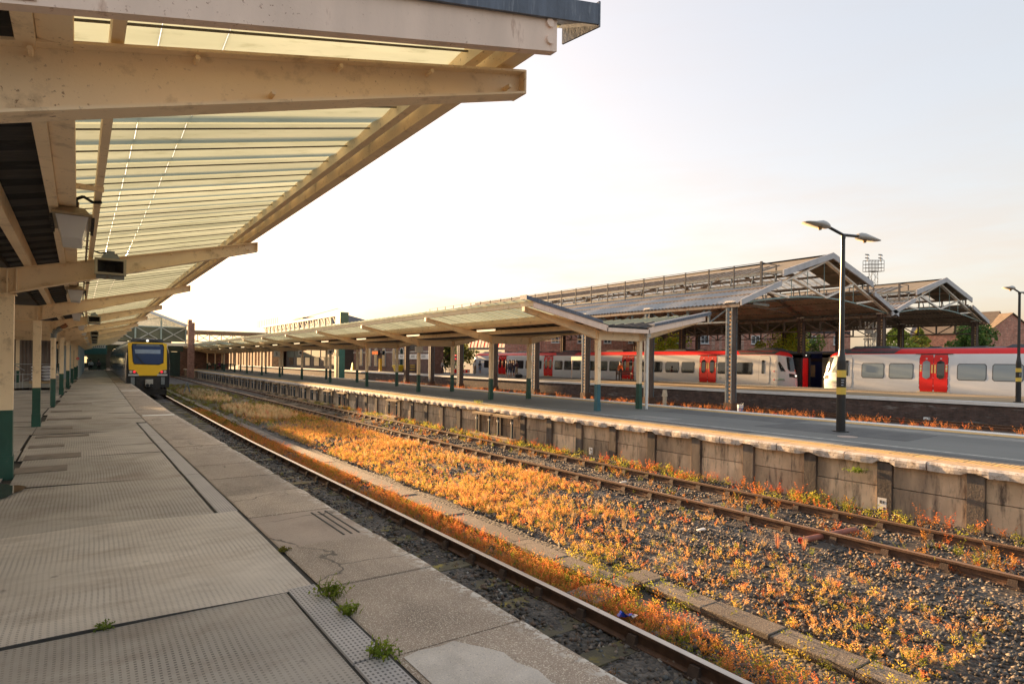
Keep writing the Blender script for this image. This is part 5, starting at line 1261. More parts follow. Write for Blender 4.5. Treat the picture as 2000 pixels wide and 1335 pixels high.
bw = thing('brick_wall', 'dark brown brick wall below the footbridge, right of the yellow fronted train', 'wall', (13, 111, 0))
q = MB(); q.box(12.9, 20.5, 111, 111.5, -1.2, 3.9); q.build('wall_face', sb_brick, bw); q = MB(); q.box(12.85, 20.55, 110.9, 111.6, 3.9, 4.1); q.build('wall_coping', stone, bw)
# footbridge and second shed girder
fb = thing('footbridge', 'brown lattice footbridge crossing the tracks behind the island canopy', 'bridge', (13, 104, 4))
q = MB(); q.box(13.1, 33, 104, 106.4, 5.35, 5.75); q.build('parapet', M('brown bridge fascia', (.28, .16, .08), .6), fb)
q = MB(); q.box(13.1, 33, 103.9, 106.5, 5.75, 5.95); q.build('roof', M('tan bridge roof', (.42, .33, .22), .6), fb)
q = MB(); q.box(13.1, 33, 104, 104.1, 4.15, 4.3)
for k in range(12): q.bar((13.1+1.65*k, 104.05, 4.25), (14.75+1.65*k, 104.05, 5.4), .1, .1, up=(0,1,0)); q.bar((14.75+1.65*k, 104.05, 4.25), (13.1+1.65*k, 104.05, 5.4), .1, .1, up=(0,1,0)); q.box(13.05+1.65*k, 13.2+1.65*k, 104, 104.12, 4.2, 5.4)
q.build('lattice', cream, fb)
gs = thing('roof_girder', 'long white lattice girder with green boxed end standing above the island canopy', 'girder', (32.5, 92, 0))
q = MB(); q.box(32.35, 32.75, 92.3, 140, 8.45, 8.85); q.box(32.4, 32.7, 92.3, 140, 7.1, 7.3); q.build('chord', M('warm white girder paint', (.72, .58, .38), .6, .1), gs)
for k in range(16):
    y0 = 92.6+2.9*k
    q = MB(); q.bar((32.5, y0, 7.2), (32.5, y0+.4, 8.5), .22, .3, up=(1, 0, 0)); q.bar((32.5, y0+.6, 7.2), (32.5, y0+2.2, 8.5), .12, .16, up=(1, 0, 0)); q.build('lattice_bar', M('warm white girder paint', (.72, .58, .38)), gs)
q = MB(); q.box(32.0, 33.3, 90.2, 92.25, 6.9, 8.9); q.build('green_box_end', M('olive green box', (.13, .17, .09), .5), gs)
q = MB(); q.box(32.1, 33.0, 90.8, 91.8, -1.1, 6.9); q.build('green_column', M('green box column', (.06, .17, .12), .5), gs)
q = MB(); q.box(31.7, 32.05, 90.9, 91.7, -1.1, 6.9); q.build('riveted_edge', M('sunlight coloured rivet plate', (.75, .55, .28), .6, .2, 6), gs)  # sunlight along the column edge put into the plate colour
q = MB(); y = 93
for k, (y, zp) in enumerate([(100, 8.6), (118, 9.3)]): q.hexa([(33.2, y, 7.2), (42, y-6, 7.2), (44, y+16, 7.2), (33.2, y+18, 7.2), (36.5, y+6, zp+.9), (38.5, y+4, zp+.9), (39, y+9, zp+.9), (36.5, y+11, zp+.9)])
q.build('roof', darkslate, gs)
q = MB()
for k in range(12): q.box(33.0, 33.06, 130+1.5*k, 130.06+1.5*k, 8.8, 10.2)
q.tube((33, 129.5, 10.2), (33, 148, 10.2), .03, 5); q.tube((36.5, 104, 10.6), (33, 122, 8.9), .04, 5); q.tube((36.5, 104, 10.6), (35, 96, 9.1), .04, 5); q.build('roof_railing', M('rusty red railing', (.28, .09, .05), .6), gs)

# masts
def lattice_mast(name, label, base, top, w_, mat, head):
    r = thing(name, label, 'mast', base); x, y, z0 = base; q = MB()
    c4 = [(-w_, -w_), (w_, -w_), (w_, w_), (-w_, w_)]
    for a, b in c4: q.tube((x+a, y+b, z0), (x+a*.8, y+b*.8, top), .05, 5)
    n = int((top-z0)/(2.2*w_)); 
    for k in range(n):
        za, zb = z0+(top-z0)*k/n, z0+(top-z0)*(k+1)/n
        for (a, b), (c, d) in zip(c4, c4[1:]+c4[:1]): q.tube((x+a*.9, y+b*.9, za), (x+c*.9, y+d*.9, zb), .03, 4)
    q.build('lattice_frame', mat, r); head(r); return r
mb = at(1705, 560, 130); mz = at(1705, 530, 130).z; tz = at(1705, 512, 130).z
def head1(r):
    x, y = mb.x, mb.y; q = MB(); rt = Vector((CT, -ST, 0))
    for z in (mz, mz+.75, mz+1.5, mz+2.3):
        for s in (-1.5, 1.5):
            pass
        for d in (-.7, .7): q.bar(Vector((x, y, z))+rt*-1.5+Vector((0, d, 0)), Vector((x, y, z))+rt*1.5+Vector((0, d, 0)), .08)
        for s in (-1.5, 1.5): q.bar(Vector((x, y-.7, z))+rt*s, Vector((x, y+.7, z))+rt*s, .08)
    for s in (-1.5, -.9, -.3, .3, .9, 1.5):
        for d in (-.7, .7): q.bar(Vector((x, y+d, mz))+rt*s, Vector((x, y+d, mz+2.3))+rt*s, .07)
    q.box(x-.9, x+.9, y-.6, y+.6, mz-.05, mz+.02); q.build('basket', darksteel, r)
    for s in (-1.75, 1.05):
        for dz in (2.6, 3.3):
            p = Vector((x, y-.4, mz+dz))+rt*s; q = MB(); q.hexa([p+Vector((-.4, -.3, -.1)), p+Vector((.4, -.3, -.1)), p+Vector((.4, .3, .1)), p+Vector((-.4, .3, .1)), p+Vector((-.3, -.2, .25)), p+Vector((.3, -.2, .25)), p+Vector((.3, .3, .35)), p+Vector((-.3, .3, .35))]); q.tube(p, p-Vector((0, 0, .6)), .05, 5); q.build('floodlight', steelgrey, r)
lattice_mast('floodlight_mast', 'dark lattice floodlight mast with caged platform rising behind the shed roof', (mb.x, mb.y, -1.3), mz, .75, darksteel, head1)
mb2 = at(1700, 680, 62)
def head2(r):
    q = MB(); q.box(mb2.x-.5, mb2.x+.5, mb2.y-.5, mb2.y+.5, 4.4, 4.5); q.box(mb2.x-.7, mb2.x-.1, mb2.y-.3, mb2.y+.3, 5.0, 5.5); q.box(mb2.x-.1, mb2.x+.5, mb2.y-.5, mb2.y, 4.6, 5.1); q.build('equipment_box', whitepaint, r)
lattice_mast('signal_mast', 'white lattice mast with pale boxes beside the valley column, above the red roof', (mb2.x, mb2.y, -1.3), 6.2, .45, whitepaint, head2)

# trees
leafm = NT('tree leaf')
_a = leafm.n('ShaderNodeAttribute'); _a.attribute_name = 'tint'
_d = leafm.n('ShaderNodeBsdfDiffuse'); leafm.l(_a.outputs['Color'], _d.inputs[0]); _t = leafm.n('ShaderNodeBsdfTranslucent'); leafm.l(_a.outputs['Color'], _t.inputs[0])
_m = leafm.n('ShaderNodeMixShader'); _m.inputs[0].default_value = .5; leafm.l(_d.outputs[0], _m.inputs[1]); leafm.l(_t.outputs[0], _m.inputs[2]); leafm.l(_m.outputs[0], leafm.out.inputs[0]); leafm = leafm.mat
bark = M('bark', (.09, .065, .045), .9, .3, 6, .5, 20)
def tree(name, label, base, h, rad, n, col, conifer=False, size=.28):
    base = Vector(base); r = thing(name, label, 'tree', base, 'trees behind the trains and platform')
    q = MB(); q.tube(base, base+Vector((.1, .05, h*.55)), .05*h*.5+.06, 8, .05)
    for k in range(7):
        t_ = rng.uniform(0, 6.28); z = h*rng.uniform(.3, .55); q.tube(base+Vector((.05, .02, z)), base+Vector((math.cos(t_)*rad*.6, math.sin(t_)*rad*.6, z+h*.25)), .07, 5, .025)
    q.build('trunk', bark, r)
    if conifer:
        u = rng.random(n); z = h*(.12+.88*u); rr = rad*(1-u)**.8*(.35+.65*rng.random(n)**.5)*(1+.25*np.sin(u*40)); th = rng.random(n)*6.283
        P = np.stack([rr*np.cos(th), rr*np.sin(th), z-.25*rr], 1)
    else:
        nc = 26; cc = rng.normal(size=(nc, 3)); cc /= np.linalg.norm(cc, axis=1)[:, None]; cc *= (rng.random(nc)**.4)[:, None]*np.array([rad*.78, rad*.78, h*.36]); cc[:, 2] += h*.62
        cr = rad*rng.uniform(.22, .42, nc); ci = rng.integers(0, nc, n); dv = rng.normal(size=(n, 3)); dv /= np.linalg.norm(dv, axis=1)[:, None]
        P = cc[ci]+dv*(cr[ci]*rng.random(n)**.33)[:, None]
    P = P+np.array(base)
    A = rng.normal(size=(n, 3)); A /= np.linalg.norm(A, axis=1)[:, None]; B = rng.normal(size=(n, 3)); B -= A*(A*B).sum(1)[:, None]; B /= np.linalg.norm(B, axis=1)[:, None]
    s = size*rng.uniform(.5, 1.1, n)[:, None]
    V = np.stack([P-A*s*.5-B*s*.25, P+A*s*.1-B*s*.4, P+A*s*.6, P-A*s*.05+B*s*.4], 1).reshape(-1, 3)-np.array(base)
    c = np.array(col)*3.4*rng.uniform(.55, 1.5, (n, 1))*np.stack([rng.uniform(.8, 1.3, n), np.ones(n), rng.uniform(.6, 1.2, n)], 1)
    o = mesh_np('crown', V, np.arange(4*n), 4, [leafm], cols=np.repeat(c, 4, 0), parent=r); return r
def tb(px, depth, z=-1.2): p = at(px, 690, depth); return (p.x, p.y, z)
tree('bushy_tree', 'yellow green bushy tree above the red train roof, behind the island canopy end', tb(1312, 76), 7.0, 2.5, 3600, (.15, .16, .025))
tree('bushy_tree', 'bright yellow green tree behind the left train cab, between two iron columns', tb(1525, 74), 8.2, 3.2, 5200, (.15, .15, .022))
tree('bushy_tree', 'dark green tree just right of the bright tree, behind the gangway door', tb(1572, 79), 8.0, 2.8, 3600, (.045, .065, .018))
tree('conifer_tree', 'spreading yellow green conifer behind the valley column of the shed', tb(1752, 78), 8.6, 4.6, 6500, (.10, .115, .025), True, .34)
tree('conifer_tree', 'spreading conifer branches left of the brick house with one white window', tb(1795, 84), 8.2, 4.4, 5200, (.09, .10, .025), True, .34)
tree('bushy_tree', 'dark green pine like tree in front of the brick gable end', tb(1902, 72), 8.8, 2.9, 5200, (.035, .06, .02), False, .34)
tree('bushy_tree', 'dark leafy tree beyond the far platform end, left of the long train nose', tb(862, 92), 8.5, 4.2, 6500, (.03, .042, .016), False, .4)
tree('bushy_tree', 'dark leafy tree behind the white lattice signal near the train nose', tb(898, 100), 8.0, 3.4, 4200, (.035, .045, .016), False, .4)
tree('bushy_tree', 'small pale blossoming bush at the corner of the station building', tb(832, 96), 6.0, 1.5, 1500, (.20, .16, .09), False, .3)
# ================================================================== STONES AND WEEDS (uncountable ground cover)
def stones():
    N = 62000
    # denser near the camera
    y = 1.2+ (rng.random(N)**1.75)*24; x = rng.uniform(2.42, 12.1, N)
    keep = ~((x > 5.08) & (x < 5.82) & (y < 30)); x, y = x[keep], y[keep]; N = len(x)
    base = np.array([(1,0,0),(-1,0,0),(0,1,0),(0,-1,0),(0,0,1),(0,0,-1)], float)
    F = np.array([(0,2,4),(2,1,4),(1,3,4),(3,0,4),(2,0,5),(1,2,5),(3,1,5),(0,3,5)])
    s = rng.uniform(.018, .04, N)*(1+.022*np.maximum(0, y-4))
    V = base[None]*rng.uniform(.6, 1.25, (N, 6, 1))*s[:, None, None]*np.array([1, 1, .75])
    V = V+rng.normal(size=V.shape)*s[:, None, None]*.16
    a = rng.uniform(0, 6.28, N); c, sn = np.cos(a), np.sin(a)
    X = V[..., 0]*c[:, None]-V[..., 1]*sn[:, None]; Y = V[..., 0]*sn[:, None]+V[..., 1]*c[:, None]
    z = -1.06+rng.uniform(0, .035, N)+.015*np.sin(x*3)*np.sin(y*2)
    edge = np.clip((2.9-x)/.6, 0, 1)*.02
    V = np.stack([X+x[:, None], Y+y[:, None], V[..., 2]+(z+edge)[:, None]], -1).reshape(-1, 3)
    FF = (F[None]+6*np.arange(N)[:, None, None]).reshape(-1)
    pal = np.array([(.06, .05, .042), (.12, .10, .08), (.19, .15, .115), (.095, .095, .09), (.15, .10, .07)])
    col = pal[rng.integers(0, 5, N)]*rng.uniform(.55, 1.35, (N, 1))
    col[rng.random(N) < .012] = (.34, .31, .27)
    tag(mesh_np('ballast_stones', V, FF, 3, [stonem], cols=np.repeat(col, 6, 0)), kind='stuff')
stones()
weedm = leafm
def plant_proto(kind, seed):
    r = np.random.default_rng(seed); quads = []; tint = []
    def leaf(p, d, L, w_, t):
        d = d/np.linalg.norm(d); s = np.cross(d, r.normal(size=3)); s /= np.linalg.norm(s)+1e-9
        quads.append([p, p+d*L*.5+s*w_, p+d*L, p+d*L*.5-s*w_]); tint.append([t]*4)
    if kind == 'stalk':                                            # upright reddening willowherb like weed
        for st in range(r.integers(4, 8)):
            b = np.array([r.normal()*.10, r.normal()*.10, 0]); lean = np.array([r.normal()*.38, r.normal()*.38, 1]); H = r.uniform(.35, 1.0)
            quads.append([b+np.array([-.006, 0, 0]), b+np.array([.006, 0, 0]), b+lean*H+np.array([.003, 0, 0]), b+lean*H-np.array([.003, 0, 0])]); tint.append([.2]*4)
            for k in range(8):
                u = .2+.8*k/7; p = b+lean*H*u; th = r.uniform(0, 6.28)
                leaf(p, np.array([math.cos(th), math.sin(th), .55]), .19*(1.15-u*.6), .024, .15+.85*u*r.uniform(.6, 1.2))
    elif kind == 'bush':
        for k in range(40):
            th, u = r.uniform(0, 6.28), r.random(); p = np.array([math.cos(th)*.32*u, math.sin(th)*.32*u, r.uniform(.02, .62)*(1.1-u*.6)])
            leaf(p, np.array([math.cos(th), math.sin(th), .8])+r.normal(size=3)*.4, .13, .03, r.random())
    else:                                                          # dry grass tuft
        for k in range(26):
            th = r.uniform(0, 6.28); b = np.array([math.cos(th)*.1*r.random(), math.sin(th)*.1*r.random(), 0]); t_ = b+np.array([math.cos(th)*.35*r.random(), math.sin(th)*.35*r.random(), r.uniform(.6, 1)])
            s = np.array([-math.sin(th), math.cos(th), 0])*.010; quads.append([b-s, b+s, t_+s*.3, t_-s*.3]); tint.append([0, 0, 1, 1])
    return np.array(quads), np.array(tint, float)
def scatter(name, kind, pts, H, ca, cb, nproto=6, green_frac=0.):
    """pts (n,3); H heights; colours run from ca (foot) to cb (tip), some plants all green"""
    protos = [plant_proto(kind, 11*k+5) for k in range(nproto)]; VV, CC = [], []
    n = len(pts); which = rng.integers(0, nproto, n); ang = rng.uniform(0, 6.28, n)
    hue = rng.random(n); redd = rng.random(n) < .16
    for k in range(nproto):
        idx = np.where(which == k)[0]
        if len(idx) == 0: continue
        Q, T = protos[k]; c, s = np.cos(ang[idx])[:, None, None], np.sin(ang[idx])[:, None, None]; h = H[idx][:, None, None]
        X = (Q[None, ..., 0]*c-Q[None, ..., 1]*s)*h; Y = (Q[None, ..., 0]*s+Q[None, ..., 1]*c)*h; Z = Q[None, ..., 2]*h
        VV.append(np.stack([X+pts[idx, 0][:, None, None], Y+pts[idx, 1][:, None, None], Z+pts[idx, 2][:, None, None]], -1).reshape(-1, 3))
        t = np.clip(T[None]+.25*(hue[idx][:, None, None]-.5)*2, 0, 1)[..., None]
        g = (hue[idx] < green_frac)[:, None, None, None]
        A = np.array(ca); B = np.array(cb)
        col = A*(1-t)+B*t; gr = np.array((.14, .17, .025))*(1-t)+np.array((.40, .40, .06))*t
        col = np.where(redd[idx][:, None, None, None], col*np.array((.95, .55, .6)), col); col = np.where(g, gr, col)*rng.uniform(.72, 1.25, (len(idx), 1, 1, 1))
        CC.append(col.reshape(-1, 3))
    V = np.concatenate(VV); C = np.clip(np.concatenate(CC), 0, 1)
    return tag(mesh_np(name, V, np.arange(len(V)), 4, [weedm], cols=C), kind='stuff')
def field(n, x0, x1, y0, y1, pw, dens):
    y = y0+(y1-y0)*rng.random(n)**pw; x = rng.uniform(x0, x1, n)
    k = rng.random(n) < dens(x, y); x, y = x[k], y[k]
    bx = np.where(y > 22, .018*(y-22), 0)
    return np.stack([x+bx, y, np.full(len(x), -1.035)], 1)
def clump(x, y, sc, sd=0.): return .5+.5*np.sin(x*sc+1.3*np.sin(y*sc*.7+sd))*np.sin(y*sc*.83+1.7*np.sin(x*sc*.6+sd))
# big orange field between the trough and the second track
def d1(x, y):
    thick = np.clip((y-3.0)/8., .14, 1)*np.where(y > 24, np.clip((40-y)/12, .0, 1), 1)
    gap = np.where((x > 8.0) & (y < 9.5), .30, 1)
    return thick*gap*np.clip(.1+1.2*clump(x, y, 1.15)*(.4+1.1*clump(x, y, 2.9, 4.)), 0, 1)
P = field(20000, 5.85, 9.05, 2.2, 38, 1.5, d1)
scatter('orange_weeds', 'stalk', P, rng.uniform(.07, .18, len(P))*(.75+.5*clump(P[:, 0], P[:, 1], .7, 3.)), (.46, .36, .08), (.90, .42, .17), green_frac=.10)
P = field(7000, 5.85, 9.05, 2.2, 36, 1.5, lambda x, y: .8*d1(x, y))
scatter('yellow_weeds', 'bush', P, rng.uniform(.07, .17, len(P)), (.36, .35, .04), (.80, .56, .10), green_frac=.3)
# strip between the near track rail and the trough
def d2(x, y): return np.clip(.2+1.1*clump(x, y, 1.6, 2.), 0, 1)*np.clip((y-1.5)/4, .35, 1)
P = field(8500, 4.52, 5.14, 1.8, 36, 1.5, d2)
scatter('trackside_weeds', 'stalk', P, rng.uniform(.08, .20, len(P)), (.40, .28, .05), (.80, .29, .11), green_frac=.18)
P = field(900, 4.5, 5.9, 1.6, 6.5, 1., lambda x, y: clump(x, y, 2., 1.))
scatter('trackside_greens', 'bush', P, rng.uniform(.10, .24, len(P)), (.18, .2, .03), (.6, .42, .08), green_frac=.5)
# in the four foot and along the wall of the second track
P = field(1100, 9.35, 11.0, 2, 30, 1.4, lambda x, y: clump(x, y, 2.2, 3.)**2)
scatter('track_weeds', 'stalk', P, rng.uniform(.10, .26, len(P)), (.2, .14, .03), (.55, .24, .07), green_frac=.25)
P = field(1500, 11.15, 12.15, 2, 40, 1.5, lambda x, y: clump(x, y, 1.7, 4.)**1.6)
scatter('wall_foot_weeds', 'bush', P, rng.uniform(.14, .34, len(P)), (.17, .2, .03), (.5, .45, .08), green_frac=.5)
P = field(420, 11.15, 12.15, 2, 34, 1.4, lambda x, y: clump(x, y, 1.9, 5.))
scatter('wall_foot_stalks', 'stalk', P, rng.uniform(.18, .36, len(P)), (.22, .13, .04), (.6, .17, .06))
# sparse dark growth by the near rail, under the platform edge
P = field(420, 2.6, 4.3, 2.2, 30, 1.4, lambda x, y: clump(x, y, 2.4, 6.)**2)
scatter('platform_foot_weeds', 'bush', P, rng.uniform(.05, .16, len(P)), (.05, .08, .02), (.22, .10, .04), green_frac=.55)
# far green and blond grass
P = field(4200, 4.6, 9.0, 26, 70, 1., lambda x, y: np.clip(.15+clump(x, y, .6, 1.), 0, 1))
scatter('distant_greens', 'bush', P, rng.uniform(.16, .34, len(P)), (.07, .075, .02), (.22, .17, .045), green_frac=.4)
P = np.concatenate([field(1300, 5.9, 8.6, 28, 39, 1., lambda x, y: (np.hypot((x-7.3)/1.5, (y-33)/5) < 1)*1.), field(1300, 5.6, 8.4, 40, 60, 1., lambda x, y: (np.hypot((x-6.9)/1.4, (y-50)/9) < 1)*1.)])
scatter('dry_grass', 'grass', P, rng.uniform(.12, .30, len(P)), (.42, .32, .16), (.80, .64, .38))
P = field(260, 5.9, 9, 4, 20, 1., lambda x, y: clump(x, y, .8, 7.)**3)
scatter('dry_wisps', 'grass', P, rng.uniform(.10, .24, len(P)), (.32, .22, .10), (.62, .45, .25))
# beyond the island
P = field(2200, 30.2, 32.0, 0, 75, 1., lambda x, y: clump(x, y, 1.3, 8.)**2); P[:, 0] -= np.where(P[:, 1] > 22, .018*(P[:, 1]-22), 0)
scatter('far_track_weeds', 'stalk', P, rng.uniform(.25, .5, len(P)), (.22, .12, .04), (.55, .20, .08))
# ================================================================== THINGS ON THE GROUND AND PLATFORMS
# cable trough with concrete lids
troughm = concrete('trough concrete', (.12, .09, .066), (.18, .14, .105), speck=.35, bump=.9)
tr = thing('cable_trough', 'long line of concrete cable trough lids between the two tracks', 'cable trough', (5.3, 1, -1.05))
def lid(x0, x1, y0, y1, z=-.93, name='trough_lid', rot=0.):
    q = MB(); c = Vector(((x0+x1)/2, (y0+y1)/2, 0)); j = random.uniform(-.006, .006)
    P = []
    for zz_, e in ((z-.055, 0), (z-.008, 0), (z, .008)):
        for x, y in ((x0+e, y0+e), (x1-e, y0+e), (x1-e, y1-e), (x0+e, y1-e)):
            d = Vector((x, y, 0))-c; P.append((c.x+d.x*math.cos(rot)-d.y*math.sin(rot)+bend(y), c.y+d.x*math.sin(rot)+d.y*math.cos(rot), zz_+j))
    q.add(P, [(3, 2, 1, 0)]+[(4*k+i, 4*k+(i+1) % 4, 4*k+4+(i+1) % 4, 4*k+4+i) for k in range(2) for i in range(4)]+[(8, 9, 10, 11)])
    return q.build(name, troughm, tr)
y = 5.42
while y < 62:
    L = .92; lid(5.14, 5.46, y+.006, y+L-.006, -.955+random.uniform(-.006, .01), rot=random.uniform(-.012, .012)); y += L
y = 5.0
while y > .2:
    L = .80; lid(5.48, 5.79, y-L+.006, y-.006, -.955+random.uniform(-.006, .008), rot=random.uniform(-.015, .01)); y -= L
lid(5.20, 5.62, 5.08, 5.40, -.955); lid(5.50, 5.86, 5.02, 5.36, -.935)
lid(4.62, 5.12, 4.98, 5.42, -.975, rot=.12); lid(4.9, 5.3, 3.9, 4.9, -1.02, rot=.05)
q = MB()
for a, b in ((5.42, 22), (22, 62)): 
    for s in (5.16, 5.40): q.hexa([(s+bend(a), a, -1.15), (s+.05+bend(a), a, -1.15), (s+.05+bend(b), b, -1.15), (s+bend(b), b, -1.15), (s+bend(a), a, -.99), (s+.05+bend(a), a, -.99), (s+.05+bend(b), b, -.99), (s+bend(b), b, -.99)])
for s in (5.51, 5.72): q.box(s, s+.05, .2, 5.0, -1.15, -.998)
q.build('trough_body', troughm, tr)

# timber and steel props in front of the island wall
oldtimber = M('pale timber', (.36, .25, .14), .8, .2, 4, .3, 30)
propsteel = M('teal steel prop', (.02, .045, .055), .45, .2)
def prop(X, y, lab, z0=-1.03):
    r = thing('platform_prop', lab, 'prop', (X, y, z0), 'steel props under the island coping')
    q = MB(); q.box(X-.10, X+.10, y-.62, y+.62, -.235, -.165); q.build('top_timber', oldtimber, r)
    q = MB(); q.box(X-.22, X+.16, y-.68, y+.68, z0, z0+.11); q.build('sole_timber', oldtimber, r)
    for s in (-.42, .42):
        q = MB(); q.tube((X, y+s, z0+.11), (X, y+s, -.235), .035, 8); q.tube((X, y+s, z0+.111), (X, y+s, z0+.13), .07, 8)
        p = q.build('strut', propsteel, r); q = MB(); q.tube((X, y+s, -.42), (X, y+s, -.36), .055, 8); q.build('collar', M('zinc collar', (.42, .44, .45), .4, metal=.5), p)
    return r
pr0 = prop(11.98, 18.75, 'teal steel prop with pale timbers, left one of the near pair by the island wall')
copy_tree(pr0, (11.98, 17.35, -1.03), 'teal steel prop with pale timbers, right one of the near pair by the island wall')
copy_tree(pr0, (12.0+bend(26.8), 26.8, -1.03), 'teal steel prop with pale timbers standing alone between near pair and far row')
for i in range(22):
    yy = 34+2.6*i; copy_tree(pr0, (12.0+bend(yy), yy, -1.03), 'teal steel prop in the long close row along the far island wall', 'steel props in the far row under the island coping')
# small white marker plates on the wall
def plate(y, z, w_, h_, lab, num=False):
    r = thing('marker_plate', lab, 'plate', (12.15, y, z)); q = MB(); q.box(12.135, 12.15, y-w_/2, y+w_/2, z, z+h_); q.build('plate', whitepaint, r)
    q = MB(); q.box(12.13, 12.1349, y-w_*.3, y-w_*.1, z+h_*.55, z+h_*.75); q.box(12.13, 12.1349, y+w_*.02, y+w_*.25, z+h_*.52, z+h_*.8); q.build('print', darkprint, r)
    q = MB(); q.tube((12.12, y-w_*.3, z+h_*.15), (12.1345, y-w_*.3, z+h_*.15), w_*.13, 8); q.build('rusty_bolt', rust, r)
plate(5.31, -.97, .15, .21, 'small white marker plate fixed low on a near dark wall post')
plate(13.2, -.98, .14, .2, 'small white marker plate low on the wall right of the near prop pair')

# lamp posts
lamphead = M('lamp head grey', (.40, .38, .35), .45, .12)
def lamp_post(base, lab, h=5.05, big=True):
    X, Y, Z = base; r = thing('lamp_post', lab, 'lamp post', base, 'twin headed black lamp posts')
    q = MB(); q.tube((X, Y, Z), (X, Y, Z+h*.36), .108, 16, .104); q.tube((X, Y, Z+h*.36), (X, Y, Z+h*.42), .100, 16, .062); q.tube((X, Y, Z+h*.42), (X, Y, Z+h), .062, 16, .050); q.tube((X, Y, Z), (X, Y, Z+.03), .19, 16); q.build('pole', blackpaint, r)
    for z0, z1 in ((.96, 1.14), (1.40, 1.58)):
        q = MB(); k = lambda z: .125-.007*z/(h*.27)+.003
        q.tube((X, Y, Z+z0), (X, Y, Z+z1), .112, 16, .112); q.build('yellow_band', yellowband, r)
    q = MB(); q.tube((X, Y, Z+1.15), (X, Y, Z+1.39), .1115, 16); lb = q.build('number_label', blackpaint, r)
    q = MB(); d0 = Vector((-ST, -CT, 0)); rt = Vector((CT, -ST, 0)); c = Vector((X, Y, Z))+d0*.117-rt*.03
    for i_, zz_ in enumerate((1.33, 1.27, 1.20)):
        p = c+Vector((0, 0, zz_)); q.bar(p-rt*.035, p+rt*(.04-.01*i_), .006, .022)
    q.build('label_lettering', M('grey lettering', (.35, .36, .4), .5), lb)
    rt = Vector((1, -.05, 0)).normalized()
    top = Vector((X, Y, Z+h))
    q = MB(); q.path([tuple(top-Vector((0, 0, .1))), tuple(top)], .06, 10); q.tube(tuple(top), tuple(top-rt*.72+Vector((0, 0, .13))), .038, 10); q.tube(tuple(top), tuple(top+rt*.72+Vector((0, 0, .05))), .038, 10); q.build('cross_arm', blackpaint, r)
    for s, dz in ((-1, .13), (1, .05)):
        c = top+rt*s*.68+Vector((0, 0, dz)); rows = []
        for t_, wd, up, dn in ((0, .075, .055, .05), (.12, .12, .10, .055), (.30, .15, .11, .05), (.62, .17, .055, .03), (.92, .14, .03, .012), (1.02, .06, .012, .0)):
            p = c+rt*s*t_+Vector((0, 0, -.02*t_)); v = rt.cross(Vector((0, 0, 1)))
            rows.append([tuple(p+v*wd*a+Vector((0, 0, b))) for a, b in ((-1, -dn), (-.9, up*.4), (-.4, up), (.4, up), (.9, up*.4), (1, -dn))])
        q = MB(); q.grid(rows, close=True); q.add(rows[0], [tuple(range(6))]); q.add(rows[-1], [tuple(range(6))]); hd = q.build('lamp_head', lamphead, r, smooth=True)
        q = MB(); p = c+rt*s*.35; q.tube(tuple(p+Vector((0, 0, -.06))), tuple(p+Vector((0, 0, -.13))), .06, 10, .035); q.build('sensor', M('sensor amber', (.35, .24, .12), .4), hd)
    return r
lamp_post((16.02, 8.02, -.02), 'tall black twin headed lamp post with two yellow bands on the island platform')
lp2 = lamp_post((35.74, 9.77, .1), 'far black twin headed lamp post with yellow bands at the right edge of the photo', 5.1)

# bucket, stumps, pipe, litter
r = thing('bucket', 'white and blue bucket standing at the foot of the nearest iron column', 'bucket', (31.0, 21.2, -.98)); q = MB(); q.tube((31.0, 21.2, -.98), (31.0, 21.2, -.78), .15, 16, .16, m=1); q.tube((31.0, 21.2, -.78), (31.0, 21.2, -.60), .16, 16, .175, m=0); q.build('pail', [whitepaint, M('blue label', (.10, .22, .42), .4)], r); q = MB(); q.path([(30.84, 21.2, -.62), (30.9, 21.05, -.5), (31.1, 21.05, -.5), (31.17, 21.2, -.62)], .012, 5); q.build('handle', steelgrey, r)
r = thing('marker_post', 'short pale concrete marker post beside the far track, right of the white canopy posts', 'post', (31.5, 27.2, -1.05)); q = MB(); q.box(31.42, 31.58, 27.1, 27.3, -1.05, -.45); q.hexa([(31.38, 27.06, -.45), (31.62, 27.06, -.45), (31.62, 27.34, -.45), (31.38, 27.34, -.45), (31.42, 27.1, -.02), (31.58, 27.1, -.02), (31.58, 27.3, -.02), (31.42, 27.3, -.02)]); q.build('post_body', M('pale sandy concrete', (.58, .48, .34), .8, .15, 5), r)
r = thing('marker_block', 'small white block at the foot of the far platform wall, right side', 'block', (34.0, 12.9, -1.0)); q = MB(); q.hexa([(33.95, 12.78, -1.0), (34.2, 12.78, -1.0), (34.2, 13.02, -1.0), (33.95, 13.02, -1.0), (33.97, 12.8, -.78), (34.2, 12.8, -.78), (34.2, 13.0, -.78), (33.97, 13.0, -.78)]); q.build('block_body', whitepaint, r); q = MB(); q.box(33.94, 33.949, 12.86, 12.94, -.92, -.85); q.build('print', darkprint, r)
clay = M('terracotta red pipe', (.30, .11, .075), .6, .15, 5); redin = M('bright red pipe mouth', (.62, .04, .03), .6)
r = thing('clay_pipe', 'red clay pipe lying across and under the rusty near rail', 'pipe', (9.3, 5.3, -1.0))
q = MB(); a, b = Vector((8.95, 5.06, -.985)), Vector((10.2, 4.86, -.955)); d = (b-a).normalized(); u = d.cross(Vector((0, 0, 1))).normalized(); v = u.cross(d)
ring = lambda c, rr: [tuple(c+(u*math.cos(t)+v*math.sin(t))*rr) for t in [2*math.pi*k/14 for k in range(14)]]
q.grid([ring(b, .046), ring(a, .046), ring(a, .038), ring(a+d*.3, .038)], m=lambda i, j: 0 if i == 0 else 1, close=True); q.build('pipe_body', [clay, redin], r)
